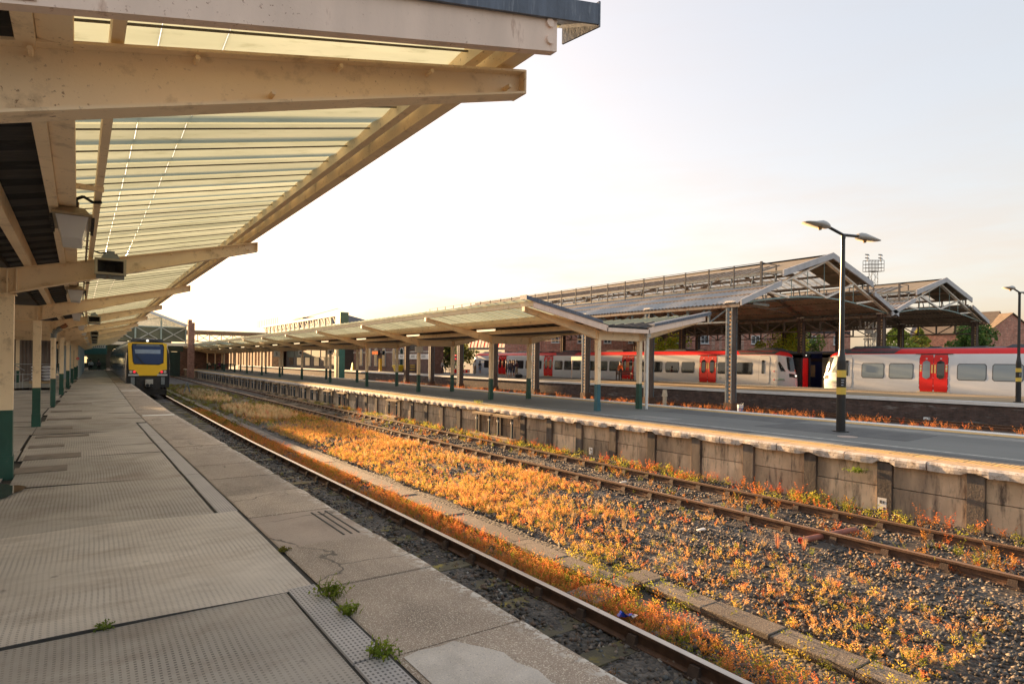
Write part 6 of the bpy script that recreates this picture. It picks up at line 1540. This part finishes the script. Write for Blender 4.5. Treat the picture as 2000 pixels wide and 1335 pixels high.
r = thing('wrapper', 'crumpled bright blue wrapper lying between the shiny rail and the trough', 'litter', (4.67, 4.5, -1.0)); q = MB(); pts = [[(4.60+.05*j+rng.normal()*.008, 4.44+.045*i+rng.normal()*.008, -.985+abs(rng.normal())*.035) for j in range(4)] for i in range(4)]; q.grid(pts); q.build('wrapper_film', M('blue foil', (.02, .09, .62), .25), r, fix=False)
q = MB(); pts = [[(4.69+.03*j+rng.normal()*.006, 4.42+.03*i, -.96+abs(rng.normal())*.02) for j in range(3)] for i in range(3)]; q.grid(pts); q.build('white_film', whitepaint, r, fix=False)
for i, (x, y, lab) in enumerate(((8.2, 6.3, 'pale flat scrap of paper lying among stones before the red pipe'), (10.0, 9.8, 'pale splinter of wood lying beside the rusty track'))):
    r = thing('litter_scrap', lab, 'litter', (x, y, -1)); q = MB(); q.hexa([(x-.09, y-.02, -1.0), (x+.09, y-.03, -1.0), (x+.1, y+.03, -.995), (x-.08, y+.03, -1.0), (x-.09, y-.02, -.985), (x+.09, y-.03, -.985), (x+.1, y+.03, -.98), (x-.08, y+.03, -.985)]); q.build('scrap_sheet', whitepaint, r)
# tufts growing in the platform joint
def tuft(name, lab, x, y, n, h, sp, ca, cb, seed):
    r = np.random.default_rng(seed); Q, C = [], []
    for k in range(n):
        th = r.uniform(0, 6.28); b = np.array([r.normal()*sp*.35, r.normal()*sp*.5, 0]); out = np.array([math.cos(th), math.sin(th), 0])*r.uniform(.1, 1)*sp; tip = b+out+np.array([0, 0, h*r.uniform(.35, 1)]); m_ = (b+tip)/2+np.array([0, 0, h*.12])
        s = np.cross(tip-b, [0, 0, 1.]); s = s/(np.linalg.norm(s)+1e-6)*.0035
        Q += [[b-s, b+s, m_+s, m_-s], [m_-s, m_+s, tip+s*.3, tip-s*.3]]; f = r.random(); c = np.array(ca)*(1-f)+np.array(cb)*f; C += [[c*.7]*4, [c]*4]
        for j in range(4):
            u = r.uniform(.3, 1); p = b*(1-u)+tip*u+np.array([0, 0, h*.1*(1-u)]); d = r.normal(size=3); d[2] = abs(d[2])*.6; d /= np.linalg.norm(d); e = np.cross(d, r.normal(size=3)); e /= np.linalg.norm(e); L = r.uniform(.014, .028)
            Q.append([p, p+d*L*.5+e*L*.3, p+d*L, p+d*L*.5-e*L*.3]); C.append([c*1.1]*4)
    V = np.array(Q).reshape(-1, 3)+np.array([x, y, .004]); V = V-np.array([x, y, 0])
    o = mesh_np(name, V, np.arange(len(V)), 4, [leafm], cols=np.array(C).reshape(-1, 3)); o.location = (x, y, 0)
    tag(o, lab, 'weed', 'weeds in the platform joint')
tuft('weed_tuft', 'largest green weed tuft growing in the platform joint, left of the two near each other', 1.46, 4.22, 60, .11, .12, (.10, .14, .02), (.22, .26, .04), 1)
tuft('weed_tuft', 'compact yellow green weed tuft in the platform joint by the grey edge strip', 1.45, 3.86, 50, .075, .065, (.14, .20, .03), (.28, .32, .05), 2)
tuft('weed_tuft', 'green weed tuft in the platform joint nearest the camera, beside the pale patch', 1.40, 3.20, 55, .085, .085, (.13, .19, .03), (.28, .32, .05), 3)
tuft('weed_tuft', 'small mossy weed at the corner of the wavy mat', 1.46, 5.45, 24, .03, .06, (.14, .14, .03), (.22, .18, .05), 4)
tuft('weed_tuft', 'tiny green sprig in the dark gap between two mats, left', .15, 4.46, 20, .03, .06, (.10, .15, .03), (.18, .22, .05), 5)
tuft('weed_tuft', 'yellow green weed on the island platform edge left of the first green post', 12.9, 20.6, 40, .16, .18, (.24, .3, .04), (.4, .42, .06), 6)
tuft('weed_tuft', 'leafy green plant sprouting from the island wall beside a dark post', 12.1, 5.75, 70, .12, .16, (.10, .17, .03), (.26, .34, .05), 7)
bpy.data.objects['weed_tuft.006'].location.z = -.36

# loading dock under the canopy at left
dk = thing('loading_dock', 'low grey loading dock with railings behind the left canopy posts', 'dock', (-2.2, 38, 0))
galv = M('galvanised rail', (.34, .34, .33), .45, .1, metal=.3)
q = MB(); q.box(-3.4, -.98, 38, 42, .12, .30); q.build('deck', M('dock deck', (.28, .26, .22), .7), dk)
for x in (-3.2, -1.9, -1.1):
    q = MB(); q.box(x-.06, x+.06, 38.1, 41.8, -.03, .12); q.build('deck_leg', darksteel, dk)
q = MB()
for z in (.78, 1.28): q.tube((-3.4, 38.05, z), (-1.0, 38.05, z), .022, 6)
q.build('handrail', galv, dk)
for x in (-3.0, -1.78, -1.02): q = MB(); q.tube((x, 38.05, .3), (x, 38.05, 1.29), .024, 6); q.build('railing_post', galv, dk)
for x in (-2.44, -2.3, -2.18): q = MB(); q.path([(x, 37.6, .1), (x, 37.6, 1.0-(x+2.44)*.6)], .018, 5); q.build('stair_post', galv, dk)
q = MB(); q.tube((-2.45, 37.6, 1.22), (-2.12, 37.6, .98), .022, 6); q.tube((-2.2, 37.6, .5), (-1.95, 37.6, .6), .02, 6); q.build('stair_rail', galv, dk)
pl = thing('bag_stack', 'stack of white sacks on a pallet standing on the left dock', 'sacks', (-1.6, 39.3, .3))
q = MB(); q.box(-2.0, -1.1, 38.8, 39.9, .30, .42); q.build('pallet', oldtimber, pl)
bagm = M('white sack', (.60, .58, .60), .5, .08, 4)
for lv in range(5):
    for k in range(2):
        x0 = -1.98+.44*k+random.uniform(-.03, .03); q = MB(); z0 = .42+.155*lv
        rows = []
        for u, wd in ((0, .55), (.12, .9), (.5, 1), (.88, .9), (1, .55)):
            y_ = 38.82+1.0*u; rows.append([(x0+.22+.215*wd*math.cos(t), y_, z0+.078+.078*wd*math.sin(t)) for t in [2*math.pi*j/8 for j in range(8)]])
        q.grid(rows, close=True); q.add(rows[0], [tuple(range(8))]); q.add(rows[-1], [tuple(range(8))]); q.build('sack', bagm, pl, smooth=True)
# walls behind the dock, pale panelled kiosk
wl = thing('shed_wall', 'brown grey corrugated wall behind the left dock', 'wall', (-3, 45, 0))
q = MB(); P0 = []; P1 = []
for k in range(61): x = -6.5+5.2*k/60; P0.append((x, 45+.04*(k % 2), -.03)); P1.append((x, 45+.04*(k % 2), 3.0))
q.grid([P0, P1]); q.build('corrugated_panel', M('brown grey sheet', (.17, .13, .11), .7, .25, 2, stretch=(3, 3, .4), dirt=(.30, .25, .2), dscale=2), wl)
kb = thing('panelled_kiosk', 'pale blue white panelled building behind the left canopy posts', 'building', (-1.2, 48, 0))
pb = M('pale blue panel', (.40, .47, .50), .5, .1, 1); pb2 = M('soft blue panel', (.20, .32, .38), .5, .1)
for k in range(5): x0 = -3.2+.42*k; q = MB(); q.box(x0+.012, x0+.408, 47.0, 47.08, -.03, 2.45); q.build('blue_panel', pb2, kb)
for k in range(12): y0 = 58+2.8*k; xk = -.52+bend(y0)*.9; q = MB(); q.box(xk-.1, xk, y0+.03, y0+2.77, -.03, 2.55); q.build('white_panel', pb, kb)
for k in range(6): x0 = -1.2+.12*k; q = MB(); q.box(x0, x0+.11, 57.9, 57.97, -.03, 2.55); q.build('white_panel', pb, kb)
q = MB(); q.box(-3.3, -1.05, 47.02, 47.3, 2.45, 2.6); q.box(-1.3, -.45, 57.8, 58.1, 2.55, 2.7); q.build('top_rail', darksteel, kb)
r = thing('red_sign', 'small red sign on the left row of posts', 'sign', (-.62, 54, 1.5)); q = MB(); q.tube((-.50+bend(50)-.05, 50, 1.55), (-.50+bend(50)-.05, 50.03, 1.55), .09, 14); q.build('disc', red, r); q = MB(); q.box(-.5+bend(50)-.10, -.5+bend(50)-.0, 49.99, 49.999, 1.53, 1.57); q.build('white_bar', whitepaint, r)
# hanging sign under the canopy
hsn = thing('hanging_sign', 'white hanging sign under the left canopy before the green fascia', 'sign', (1.2, 78, 2.7)); xx0 = .72+bend(78)
q = MB(); q.box(xx0-.6, xx0+.6, 78, 78.06, 2.62, 2.98); q.build('board', whitepaint, hsn)
q = MB()
for k in range(6): q.box(xx0-.5+.17*k, xx0-.4+.17*k, 77.985, 77.999, 2.70, 2.90)
q.build('lettering', M('grey print', (.3, .3, .3), .5), hsn)
q = MB(); [q.tube((xx0+s, 78.03, 2.98), (xx0+s, 78.03, 3.2), .015, 5) for s in (-.5, .5)]; q.build('hanger', steelgrey, hsn)

# signs on the island posts
def post_sign(fi, lab, dx, w_, h_, glyph):
    y = FR2[fi]; x = 15.0+bend(y)+dx; r = thing('platform_sign', lab, 'sign', (x, y-.1, 2.3)); q = MB(); q.box(x-w_/2, x+w_/2, y-.16, y-.09, 2.46-h_, 2.46); q.build('board', whitepaint, r)
    q = MB(); zc = 2.46-h_/2
    if glyph == '1':
        q.box(x-.035, x+.035, y-.166, y-.161, zc-.14, zc+.14); q.box(x-.08, x-.035, y-.166, y-.161, zc+.07, zc+.14); q.box(x-.09, x+.09, y-.166, y-.161, zc-.16, zc-.142)
    elif glyph == 'o': q.tube((x, y-.166, zc), (x, y-.161, zc), .1, 14)
    if q.v: q.build('figure', darkprint, r)
post_sign(2, 'blank cream board at the top of the third near island post', -.05, .46, .34, '')
post_sign(4, 'square white sign with grey disc on the fifth near island post', -.05, .38, .38, 'o')
post_sign(6, 'square white sign with dark figure on the seventh near island post', -.32, .55, .55, '1')
post_sign(5, 'small white sign with grey disc on the sixth near island post', -.18, .3, .42, 'o')

# platform furniture on the far platform
r = thing('goal_sign', 'cream sign frame on two posts by the long train', 'sign', (41.5, 46.5, .1))
p1_, p2_ = at(1116, 738, 64), at(1140.5, 741, 62.2)
q = MB()
for p in (p1_, p2_): q.tube((p.x, p.y, .1), (p.x, p.y, 2.3), .05, 8)
q.build('sign_leg', creamdirty, r); q = MB(); d = (p2_-p1_); d.z = 0; a, b = Vector((p1_.x, p1_.y, 2.15))-d*.02, Vector((p2_.x, p2_.y, 2.15))+d*.05; q.bar(a, b, .12, .40); q.build('sign_board', M('cream sign board', (.66, .55, .40), .5), r)
def bench(name, lab, loc, along, mt, L=1.5, group=None):
    r = thing(name, lab, 'bench', loc, group); a = Vector(along).normalized(); n = Vector((a.y, -a.x, 0)); c = Vector(loc)
    for k in range(4): q = MB(); p = c+n*(.05-.12*k)+Vector((0, 0, .45)); q.bar(p-a*L/2, p+a*L/2, .1, .03); q.build('seat_slat', mt, r)
    for k in range(3): q = MB(); p = c-n*.42+Vector((0, 0, .6+.15*k)); q.bar(p-a*L/2, p+a*L/2, .03, .11); q.build('back_slat', mt, r)
    for s in (-1, 1):
        q = MB(); e = c+a*s*(L/2-.06); q.bar(e+n*.08, e+n*.08+Vector((0, 0, .66)), .07); q.bar(e-n*.42, e-n*.42+Vector((0, 0, .98)), .07); q.bar(e+n*.1+Vector((0, 0, .66)), e-n*.42+Vector((0, 0, .66)), .07, .05); q.build('bench_end', mt, r)
    return r
brownwood = M('dark brown bench wood', (.10, .055, .04), .6)
pbn = at(1222, 745, 58); bench('bench', 'dark brown wooden bench on the far platform beside the white canopy post', (pbn.x, pbn.y, .1), (1, -.25, 0), brownwood, 1.7)
greenmetal = M('dark green bench', (.02, .05, .04), .5)
for i, (y, lab) in enumerate(((97, 'dark slatted bench on the island, right one, by the near seated person'), (108, 'dark slatted bench on the island, middle one, with a white shirted person'), (119, 'dark slatted bench on the island, left one, far from the camera'))):
    bench('bench', lab, (16.6+bend(y), y, 0), (1, .1, 0), greenmetal, 1.8, 'benches on the island')
yel = M('yellow plastic', (.75, .48, .02), .45, .1)
r = thing('grit_bin', 'yellow tapered grit bin under the long station sign', 'bin', (36.6, 79.6, .1)); q = MB(); q.hexa([(36.3, 78.9, .22), (36.9, 78.9, .22), (36.9, 80.2, .22), (36.3, 80.2, .22), (36.1, 78.6, 1.0), (37.1, 78.6, 1.0), (37.1, 80.5, 1.0), (36.1, 80.5, 1.0)]); q.build('bin_body', yel, r); q = MB(); q.hexa([(36.05, 78.55, 1.0), (37.15, 78.55, 1.0), (37.15, 80.55, 1.0), (36.05, 80.55, 1.0), (36.2, 78.7, 1.1), (37, 78.7, 1.1), (37, 80.4, 1.1), (36.2, 80.4, 1.1)]); q.build('lid', yel, r)
for y in (79.0, 80.1): q = MB(); q.tube((36.3, y, .2), (36.34, y, .2), .11, 10); q.build('wheel', blackrub, r)
r = thing('trolley', 'yellow platform trolley beside the grit bin', 'trolley', (36.6, 75.8, .1)); q = MB()
for z in (.45, .8, 1.05): q.box(36.2, 37, 75.0, 76.6, z, z+.1)
q.build('shelf', yel, r); q = MB(); [q.tube((36.2+.8*a, 75+1.6*b, .3), (36.2+.8*a, 75+1.6*b, 1.3), .03, 6) for a in (0, 1) for b in (0, 1)]; q.build('upright', blackpaint, r)
for y in (75.2, 76.4): q = MB(); q.tube((36.15, y, .22), (36.2, y, .22), .12, 10); q.build('wheel', blackrub, r)
r = thing('information_pillar', 'slim orange yellow pillar before the brick station building', 'pillar', (36.8, 86.3, .1)); q = MB(); q.box(36.65, 36.95, 86.0, 86.6, .1, 2.0); q.build('pillar_body', M('orange yellow', (.8, .38, .01), .4), r); q = MB(); q.box(36.64, 36.649, 86.1, 86.5, 1.5, 1.8); q.build('panel', yel, r)
r = thing('information_pillar', 'small yellow cone shaped floor sign left of the orange pillar', 'floor sign', (36.4, 96.5, .1)); q = MB(); q.hexa([(36.2, 96.2, .1), (36.6, 96.2, .1), (36.6, 96.9, .1), (36.2, 96.9, .1), (36.35, 96.45, 1.3), (36.45, 96.45, 1.3), (36.45, 96.65, 1.3), (36.35, 96.65, 1.3)]); q.build('cone_body', yel, r); q = MB(); q.box(36.19, 36.21, 96.45, 96.65, .5, .8); q.build('print', darkprint, r)
r = thing('departure_screen', 'orange lit departure screen hanging by the station building', 'screen', (37.2, 88, 2.9)); q = MB(); q.box(36.7, 37.0, 86.9, 89.3, 2.55, 3.2); q.build('screen_case', blackpaint, r); q = MB(); q.box(36.68, 36.699, 87.0, 89.2, 2.62, 3.1); osc = bpy.data.materials.new('orange lit screen'); osc.use_nodes = True; e_ = osc.node_tree.nodes['Principled BSDF']; e_.inputs['Base Color'].default_value = (.6, .12, .02, 1); e_.inputs['Emission Color'].default_value = (1, .18, .02, 1); e_.inputs['Emission Strength'].default_value = .12; q.build('display', osc, r)
r = thing('waste_bin', 'dark bin with yellow base by the sliding gates left on the island', 'bin', (15, 128, 0)); pbw = at(359, 716, 108); q = MB(); q.tube((pbw.x, pbw.y, 0), (pbw.x, pbw.y, .9), .34, 14, .42); q.build('bin_body', yel, r); q = MB(); q.tube((pbw.x, pbw.y, .9), (pbw.x, pbw.y, 1.25), .46, 14, .3); q.build('lid', blackpaint, r)
# signal and signs near the train nose
ps = at(889, 728, 74)
r = thing('lattice_signal', 'white lattice ladder signal post left of the long train', 'signal', (ps.x, ps.y, .1)); q = MB()
for s in (-.2, .2): q.tube((ps.x+s, ps.y, .1), (ps.x+s, ps.y, 4.6), .04, 6)
for k in range(14): q.tube((ps.x-.2, ps.y, 1.9+.2*k), (ps.x+.2, ps.y, 1.9+.2*k), .02, 5)
q.build('ladder', whitepaint, r); q = MB(); q.box(ps.x+.5, ps.x+1.0, ps.y-.2, ps.y+.2, .1, 2.0); q.build('relay_box', whitepaint, r)
ps2 = at(890, 728, 72)
r = thing('stop_signal', 'red and white striped buffer stop with two red lamps by the trees', 'signal', (ps2.x, ps2.y, .1)); q = MB(); q.box(ps2.x-.2, ps2.x+1.9, ps2.y, ps2.y+.15, .35, .75); q.build('buffer_beam', red, r); q = MB(); [q.box(ps2.x+.1+.5*k, ps2.x+.3+.5*k, ps2.y-.012, ps2.y-.001, .42, .66) for k in range(4)]; q.build('white_stripe', whitepaint, r)
q = MB(); q.tube((ps2.x, ps2.y+.2, .1), (ps2.x, ps2.y+.2, 2.2), .04, 6); q.build('lamp_stem', steelgrey, r); q = MB(); [q.tube((ps2.x, ps2.y+.05, z), (ps2.x, ps2.y+.15, z), .10, 10) for z in (2.0, 2.4)]; q.build('red_lamp', rlamp, r)
gr = thing('railing_fence', 'dark green railing at the end of the far platform before the trees', 'fence', (40, 78, .1)); pa_, pb_ = at(862, 724, 82), at(900, 724, 80)
q = MB(); [q.tube((pa_.x, pa_.y, z), (pb_.x, pb_.y, z), .03, 5) for z in (.6, 1.2)]; q.build('rail_bar', green, gr)
for k in range(6): p = pa_.lerp(pb_, k/5); q = MB(); q.tube((p.x, p.y, .1), (p.x, p.y, 1.25), .035, 6); q.build('railing_post', green, gr)
fbr = thing('lattice_footbridge', 'red and white lattice footbridge seen above the long train nose', 'bridge', (44, 92, 5)); pa_, pb_ = at(905, 672, 105), at(1000, 668, 100)
q = MB(); q.bar((pa_.x, pa_.y, 3.9), (pb_.x, pb_.y, 3.9), .5, .35); q.build('deck_beam', greyblue, fbr)
for k in range(14): p = pa_.lerp(pb_, k/14); p2 = pa_.lerp(pb_, (k+.9)/14); q = MB(); q.bar((p.x, p.y, 4.1), (p2.x, p2.y, 6.6), .14, .16); q.build('lattice_bar', [red, creamdirty][k % 2], fbr)
q = MB(); q.bar((pa_.x, pa_.y, 6.7), (pb_.x, pb_.y, 6.7), .4, .3); q.build('top_rail', creamdirty, fbr)
# little tripod and blue box by the far track
r = thing('track_marker', 'grey leaning track marker standing in dry grass right of the yellow train', 'marker', (6.6, 52, -1.05)); px_ = 6.6; q = MB(); q.bar((px_-.15, 52, -1.05), (px_+.12, 52, -.1), .16, .06); q.bar((px_+.35, 52.1, -1.05), (px_+.14, 52, -.2), .07, .07); q.build('leaning_plate', greyblue, r)
# doorway fences by the glazed shed
r = thing('gate_screen', 'glass and mesh gate screen below the glazed shed, right of the yellow train', 'gate', (8, 110, 0)); q = MB()
a_, b_ = at(330, 718, 104), at(362, 718, 104)
for k in range(6): p = a_.lerp(b_, k/5); q.tube((p.x, p.y, -.05), (p.x, p.y, 2.4), .06, 5)
q.build('frame_post', steelgrey, r); q = MB(); q.bar((a_.x, a_.y, .9), (b_.x, b_.y, .9), .04, 1.6); q.build('mesh_panel', M('olive mesh', (.16, .13, .05), .5), r)

# ================================================================== PEOPLE
skinm = M('skin', (.50, .30, .21), .55)
CL = {k: M('cloth '+k, c, .8, .12, 6) for k, c in dict(white=(.62, .61, .60), khaki=(.26, .19, .11), black=(.02, .02, .022), denim=(.12, .18, .28), maroon=(.10, .03, .04), grey=(.12, .09, .10), navy=(.02, .025, .06), tan=(.40, .30, .2), red=(.42, .03, .03), orange=(.80, .16, .02), purple=(.16, .03, .12), shoe=(.5, .5, .5), darkshoe=(.03, .025, .022), light=(.5, .48, .46)).items()}
hairs = {k: M('hair '+k, c, .6) for k, c in dict(brown=(.05, .028, .016), black=(.012, .01, .01), red=(.24, .05, .02), blond=(.4, .28, .12)).items()}
def person(lab, loc, face, pose, top, legs, shoes, hair, h=1.72, sleeves=True, shorts=False, group=None, longhair=False, lean=0.):
    """one continuous skinned body; face = heading in degrees (0 = +Y, clockwise)"""
    k = h/1.72; V, R, E, MI = [], [], [], []
    def v(x, y, z, r): V.append((x*k, y*k, z*k)); R.append(r*k); return len(V)-1
    sit = pose == 'sit'
    hz = .50 if sit else .92
    pel = v(0, 0, hz, .135); wa = v(0, .01+lean*.1, hz+.16, .12); ch = v(0, .0+lean*.3, hz+.38, .145); nk = v(0, .0+lean*.42, hz+.54, .055); hd0 = v(0, .02+lean*.5, hz+.62, .085); hd1 = v(0, .03+lean*.53, hz+.74, .095)
    bones = [(pel, wa, 'legs'), (wa, ch, 'top'), (ch, nk, 'top'), (nk, hd0, 'skin'), (hd0, hd1, 'skin')]
    for s in (-1, 1):
        hp = v(.09*s, 0, hz-.04, .095)
        if sit: kn = v(.11*s, .42, .50, .068); an = v(.11*s, .44+.1*(s > 0), .09, .045); to = v(.12*s, .60+.1*(s > 0), .04, .04)
        else:
            st_ = {'walk': .22*s, 'stand': .03*s}[pose]; kn = v(.10*s, .03+st_*.6, .50, .065); an = v(.10*s, -.0+st_, .09, .043); to = v(.11*s, .14+st_, .04, .04)
        bones += [(pel, hp, 'legs'), (hp, kn, 'legs'), (kn, an, 'skin' if shorts else 'legs'), (an, to, 'shoe')]
        sh = v(.17*s, lean*.36, hz+.47, .062)
        if sit: el = v(.23*s, .12+lean*.3, hz+.20, .045); ha = v(.12*s, .34, hz+.14, .035); fi = v(.09*s, .42, hz+.13, .028)
        else:
            sw = -.15*s if pose == 'walk' else .04; el = v(.235*s, -.02+sw*.5, hz+.20, .045); ha = v(.22*s, .07+sw, hz-.03, .034); fi = v(.21*s, .10+sw, hz-.13, .028)
        bones += [(ch, sh, 'top'), (sh, el, 'top'), (el, ha, 'top' if sleeves else 'skin'), (ha, fi, 'skin')]
    me = bpy.data.meshes.new('person_body'); me.from_pydata(V, [(a, b) for a, b, _ in bones], [])
    o = bpy.data.objects.new('tmp_body', me); COL.objects.link(o)
    sk = o.modifiers.new('skin', 'SKIN'); 
    if not me.skin_vertices: me.attributes
    for i, d in enumerate(me.skin_vertices[0].data): d.radius = (R[i], R[i]*(.72 if i in (pel, wa, ch) else 1)); d.use_root = (i == pel)
    ss = o.modifiers.new('sub', 'SUBSURF'); ss.levels = 1; ss.render_levels = 1
    dg = bpy.context.evaluated_depsgraph_get(); dg.update(); ev = o.evaluated_get(dg); m2 = bpy.data.meshes.new_from_object(ev); bpy.data.objects.remove(o)
    mats = [CL[top], CL[legs], skinm, CL[shoes]]; code = {'top': 0, 'legs': 1, 'skin': 2, 'shoe': 3}
    for mt in mats: m2.materials.append(mt)
    Vv = [Vector(p) for p in V]
    for p in m2.polygons:
        c = p.center; best = None
        for a, b, t in bones:
            A, B = Vv[a], Vv[b]; ab = B-A; u = max(0, min(1, (c-A).dot(ab)/ab.length_squared)); d = (c-(A+ab*u)).length
            if best is None or d < best[0]: best = (d, t)
        p.material_index = code[best[1]]; p.use_smooth = True
    r = bpy.data.objects.new('person', m2); COL.objects.link(r); r.location = loc; r.rotation_euler = (0, 0, -math.radians(face)); tag(r, lab, 'person', group); W0[r.name] = Vector((0, 0, 0))
    hc = Vector(V[hd1]); q = MB(); rows = []
    for i in range(6):
        t_ = math.pi*.62*i/5; rr = .112*k
        rows.append([(hc.x+rr*math.sin(t_)*math.cos(a), hc.y-.018*k+rr*1.05*math.sin(t_)*math.sin(a), hc.z+.015*k+rr*math.cos(t_)-(.16*k if (longhair and math.sin(a) < .2 and i == 5) else 0)+(.05*k*max(0, math.sin(a)) if i > 3 else 0)) for a in [2*math.pi*j/10 for j in range(10)]])
    q.grid(rows, close=True); hr = q.build('hair', hairs[hair], None, smooth=True); parent_to(hr, r)
    q = MB(); q.tube(hc+Vector((0, .085*k, -.03*k)), hc+Vector((0, .12*k, -.045*k)), .016*k, 6, .012*k)
    ns = q.build('nose', skinm, None); parent_to(ns, r)
    q = MB()
    for s in (-1, 1): q.tube(hc+Vector((.035*s*k, .085*k, .0)), hc+Vector((.035*s*k, .097*k, .0)), .011*k, 6)
    ey = q.build('eyes', hairs['black'], None); parent_to(ey, r)
    return r
g_ = 'people waiting on the far platform'
pp_ = lambda px, py, X, z=.1: None
def onplat(px, d, z=.1): p = at(px, 730, d); return (p.x, p.y, z)
person('person in white top and khaki trousers with red scarf, leftmost by the train nose', onplat(927, 78), 200, 'walk', 'white', 'khaki', 'darkshoe', 'red', 1.74, group=g_)
person('person in black top and denim shorts beside the train nose', onplat(936.5, 80), 190, 'stand', 'black', 'denim', 'shoe', 'brown', 1.68, False, True, g_, True)
for px, d, f_, t_, lg, sh, hr_, lab in ((988, 63.5, 130, 'black', 'black', 'shoe', 'brown', 'person in black at the left side of the close group'), (995, 62.5, 60, 'grey', 'navy', 'shoe', 'black', 'person in grey jumper and navy shorts in the close group'), (1000, 64, 240, 'maroon', 'black', 'shoe', 'black', 'person in maroon in the middle of the close group'), (1003.5, 62.5, 300, 'navy', 'navy', 'shoe', 'brown', 'person in navy with white trainers in the close group'), (1008.5, 63.5, 270, 'maroon', 'tan', 'shoe', 'brown', 'person in maroon top and tan trousers at the right of the group')):
    person(lab, onplat(px, d), f_, 'stand', t_, lg, sh, hr_, 1.76, True, lg != 'tan', g_)
r = thing('duffel_bag', 'black duffel bag on the floor right of the close group', 'bag', onplat(1013, 62)); bx_, by_, _ = onplat(1013, 62); q = MB(); rows = [[(bx_-.4+.8*u, by_+.2*wd*math.cos(t), .30+.18*wd*math.sin(t)) for t in [2*math.pi*j/8 for j in range(8)]] for u, wd in ((0, .6), (.1, .95), (.5, 1.1), (.9, .95), (1, .6))]; q.grid(rows, close=True); q.add(rows[0], [tuple(range(8))]); q.add(rows[-1], [tuple(range(8))]); q.build('bag_body', CL['black'], r, smooth=True); q = MB(); q.path([(bx_-.2, by_, .48), (bx_-.1, by_, .6), (bx_+.1, by_, .6), (bx_+.2, by_, .48)], .02, 5); q.build('strap', CL['grey'], r)
person('person in orange vest half hidden by the white canopy post', onplat(1211, 59), 200, 'stand', 'orange', 'navy', 'darkshoe', 'brown', 1.75, group=g_)
person('person in light jacket walking by the green railing', onplat(863.5, 78), 140, 'walk', 'light', 'black', 'darkshoe', 'blond', 1.7, group=g_)
person('person in dark coat walking beside the station building corner', onplat(829, 84), 150, 'walk', 'black', 'navy', 'darkshoe', 'black', 1.72, group=g_)
g2 = 'people seated on the island'
def onisl(px, d): p = at(px, 722, d); return (p.x, p.y, -.02)
person('person in dark coat and purple scarf seated by the right island bench', onisl(430, 92), 250, 'sit', 'purple', 'black', 'darkshoe', 'black', 1.75, group=g2, lean=.5)
person('person in white shirt and dark trousers seated leaning forward on the island', onisl(411, 98), 260, 'sit', 'white', 'black', 'darkshoe', 'brown', 1.75, group=g2, lean=.6)
person('person in red top seated behind the white shirted person', onisl(396, 106), 240, 'sit', 'red', 'black', 'darkshoe', 'brown', 1.75, group=g2)
person('person in tan jacket seated left of the white shirted person', onisl(402.5, 101), 200, 'sit', 'tan', 'maroon', 'darkshoe', 'blond', 1.7, group=g2)
g3 = 'people seated far along the left platform'
person('person in white seated far along the left platform before the dark wall', (1.2, 90, .05), 180, 'sit', 'white', 'black', 'darkshoe', 'black', 1.75, group=g3)
person('person in grey seated rightmost along the left platform before the dark wall', (2.0, 90, .05), 180, 'sit', 'grey', 'black', 'shoe', 'black', 1.75, group=g3)
bench('bench', 'dark bench under the seated people far along the left platform', (1.6, 89.9, 0), (1, 0, 0), greenmetal, 2.4)
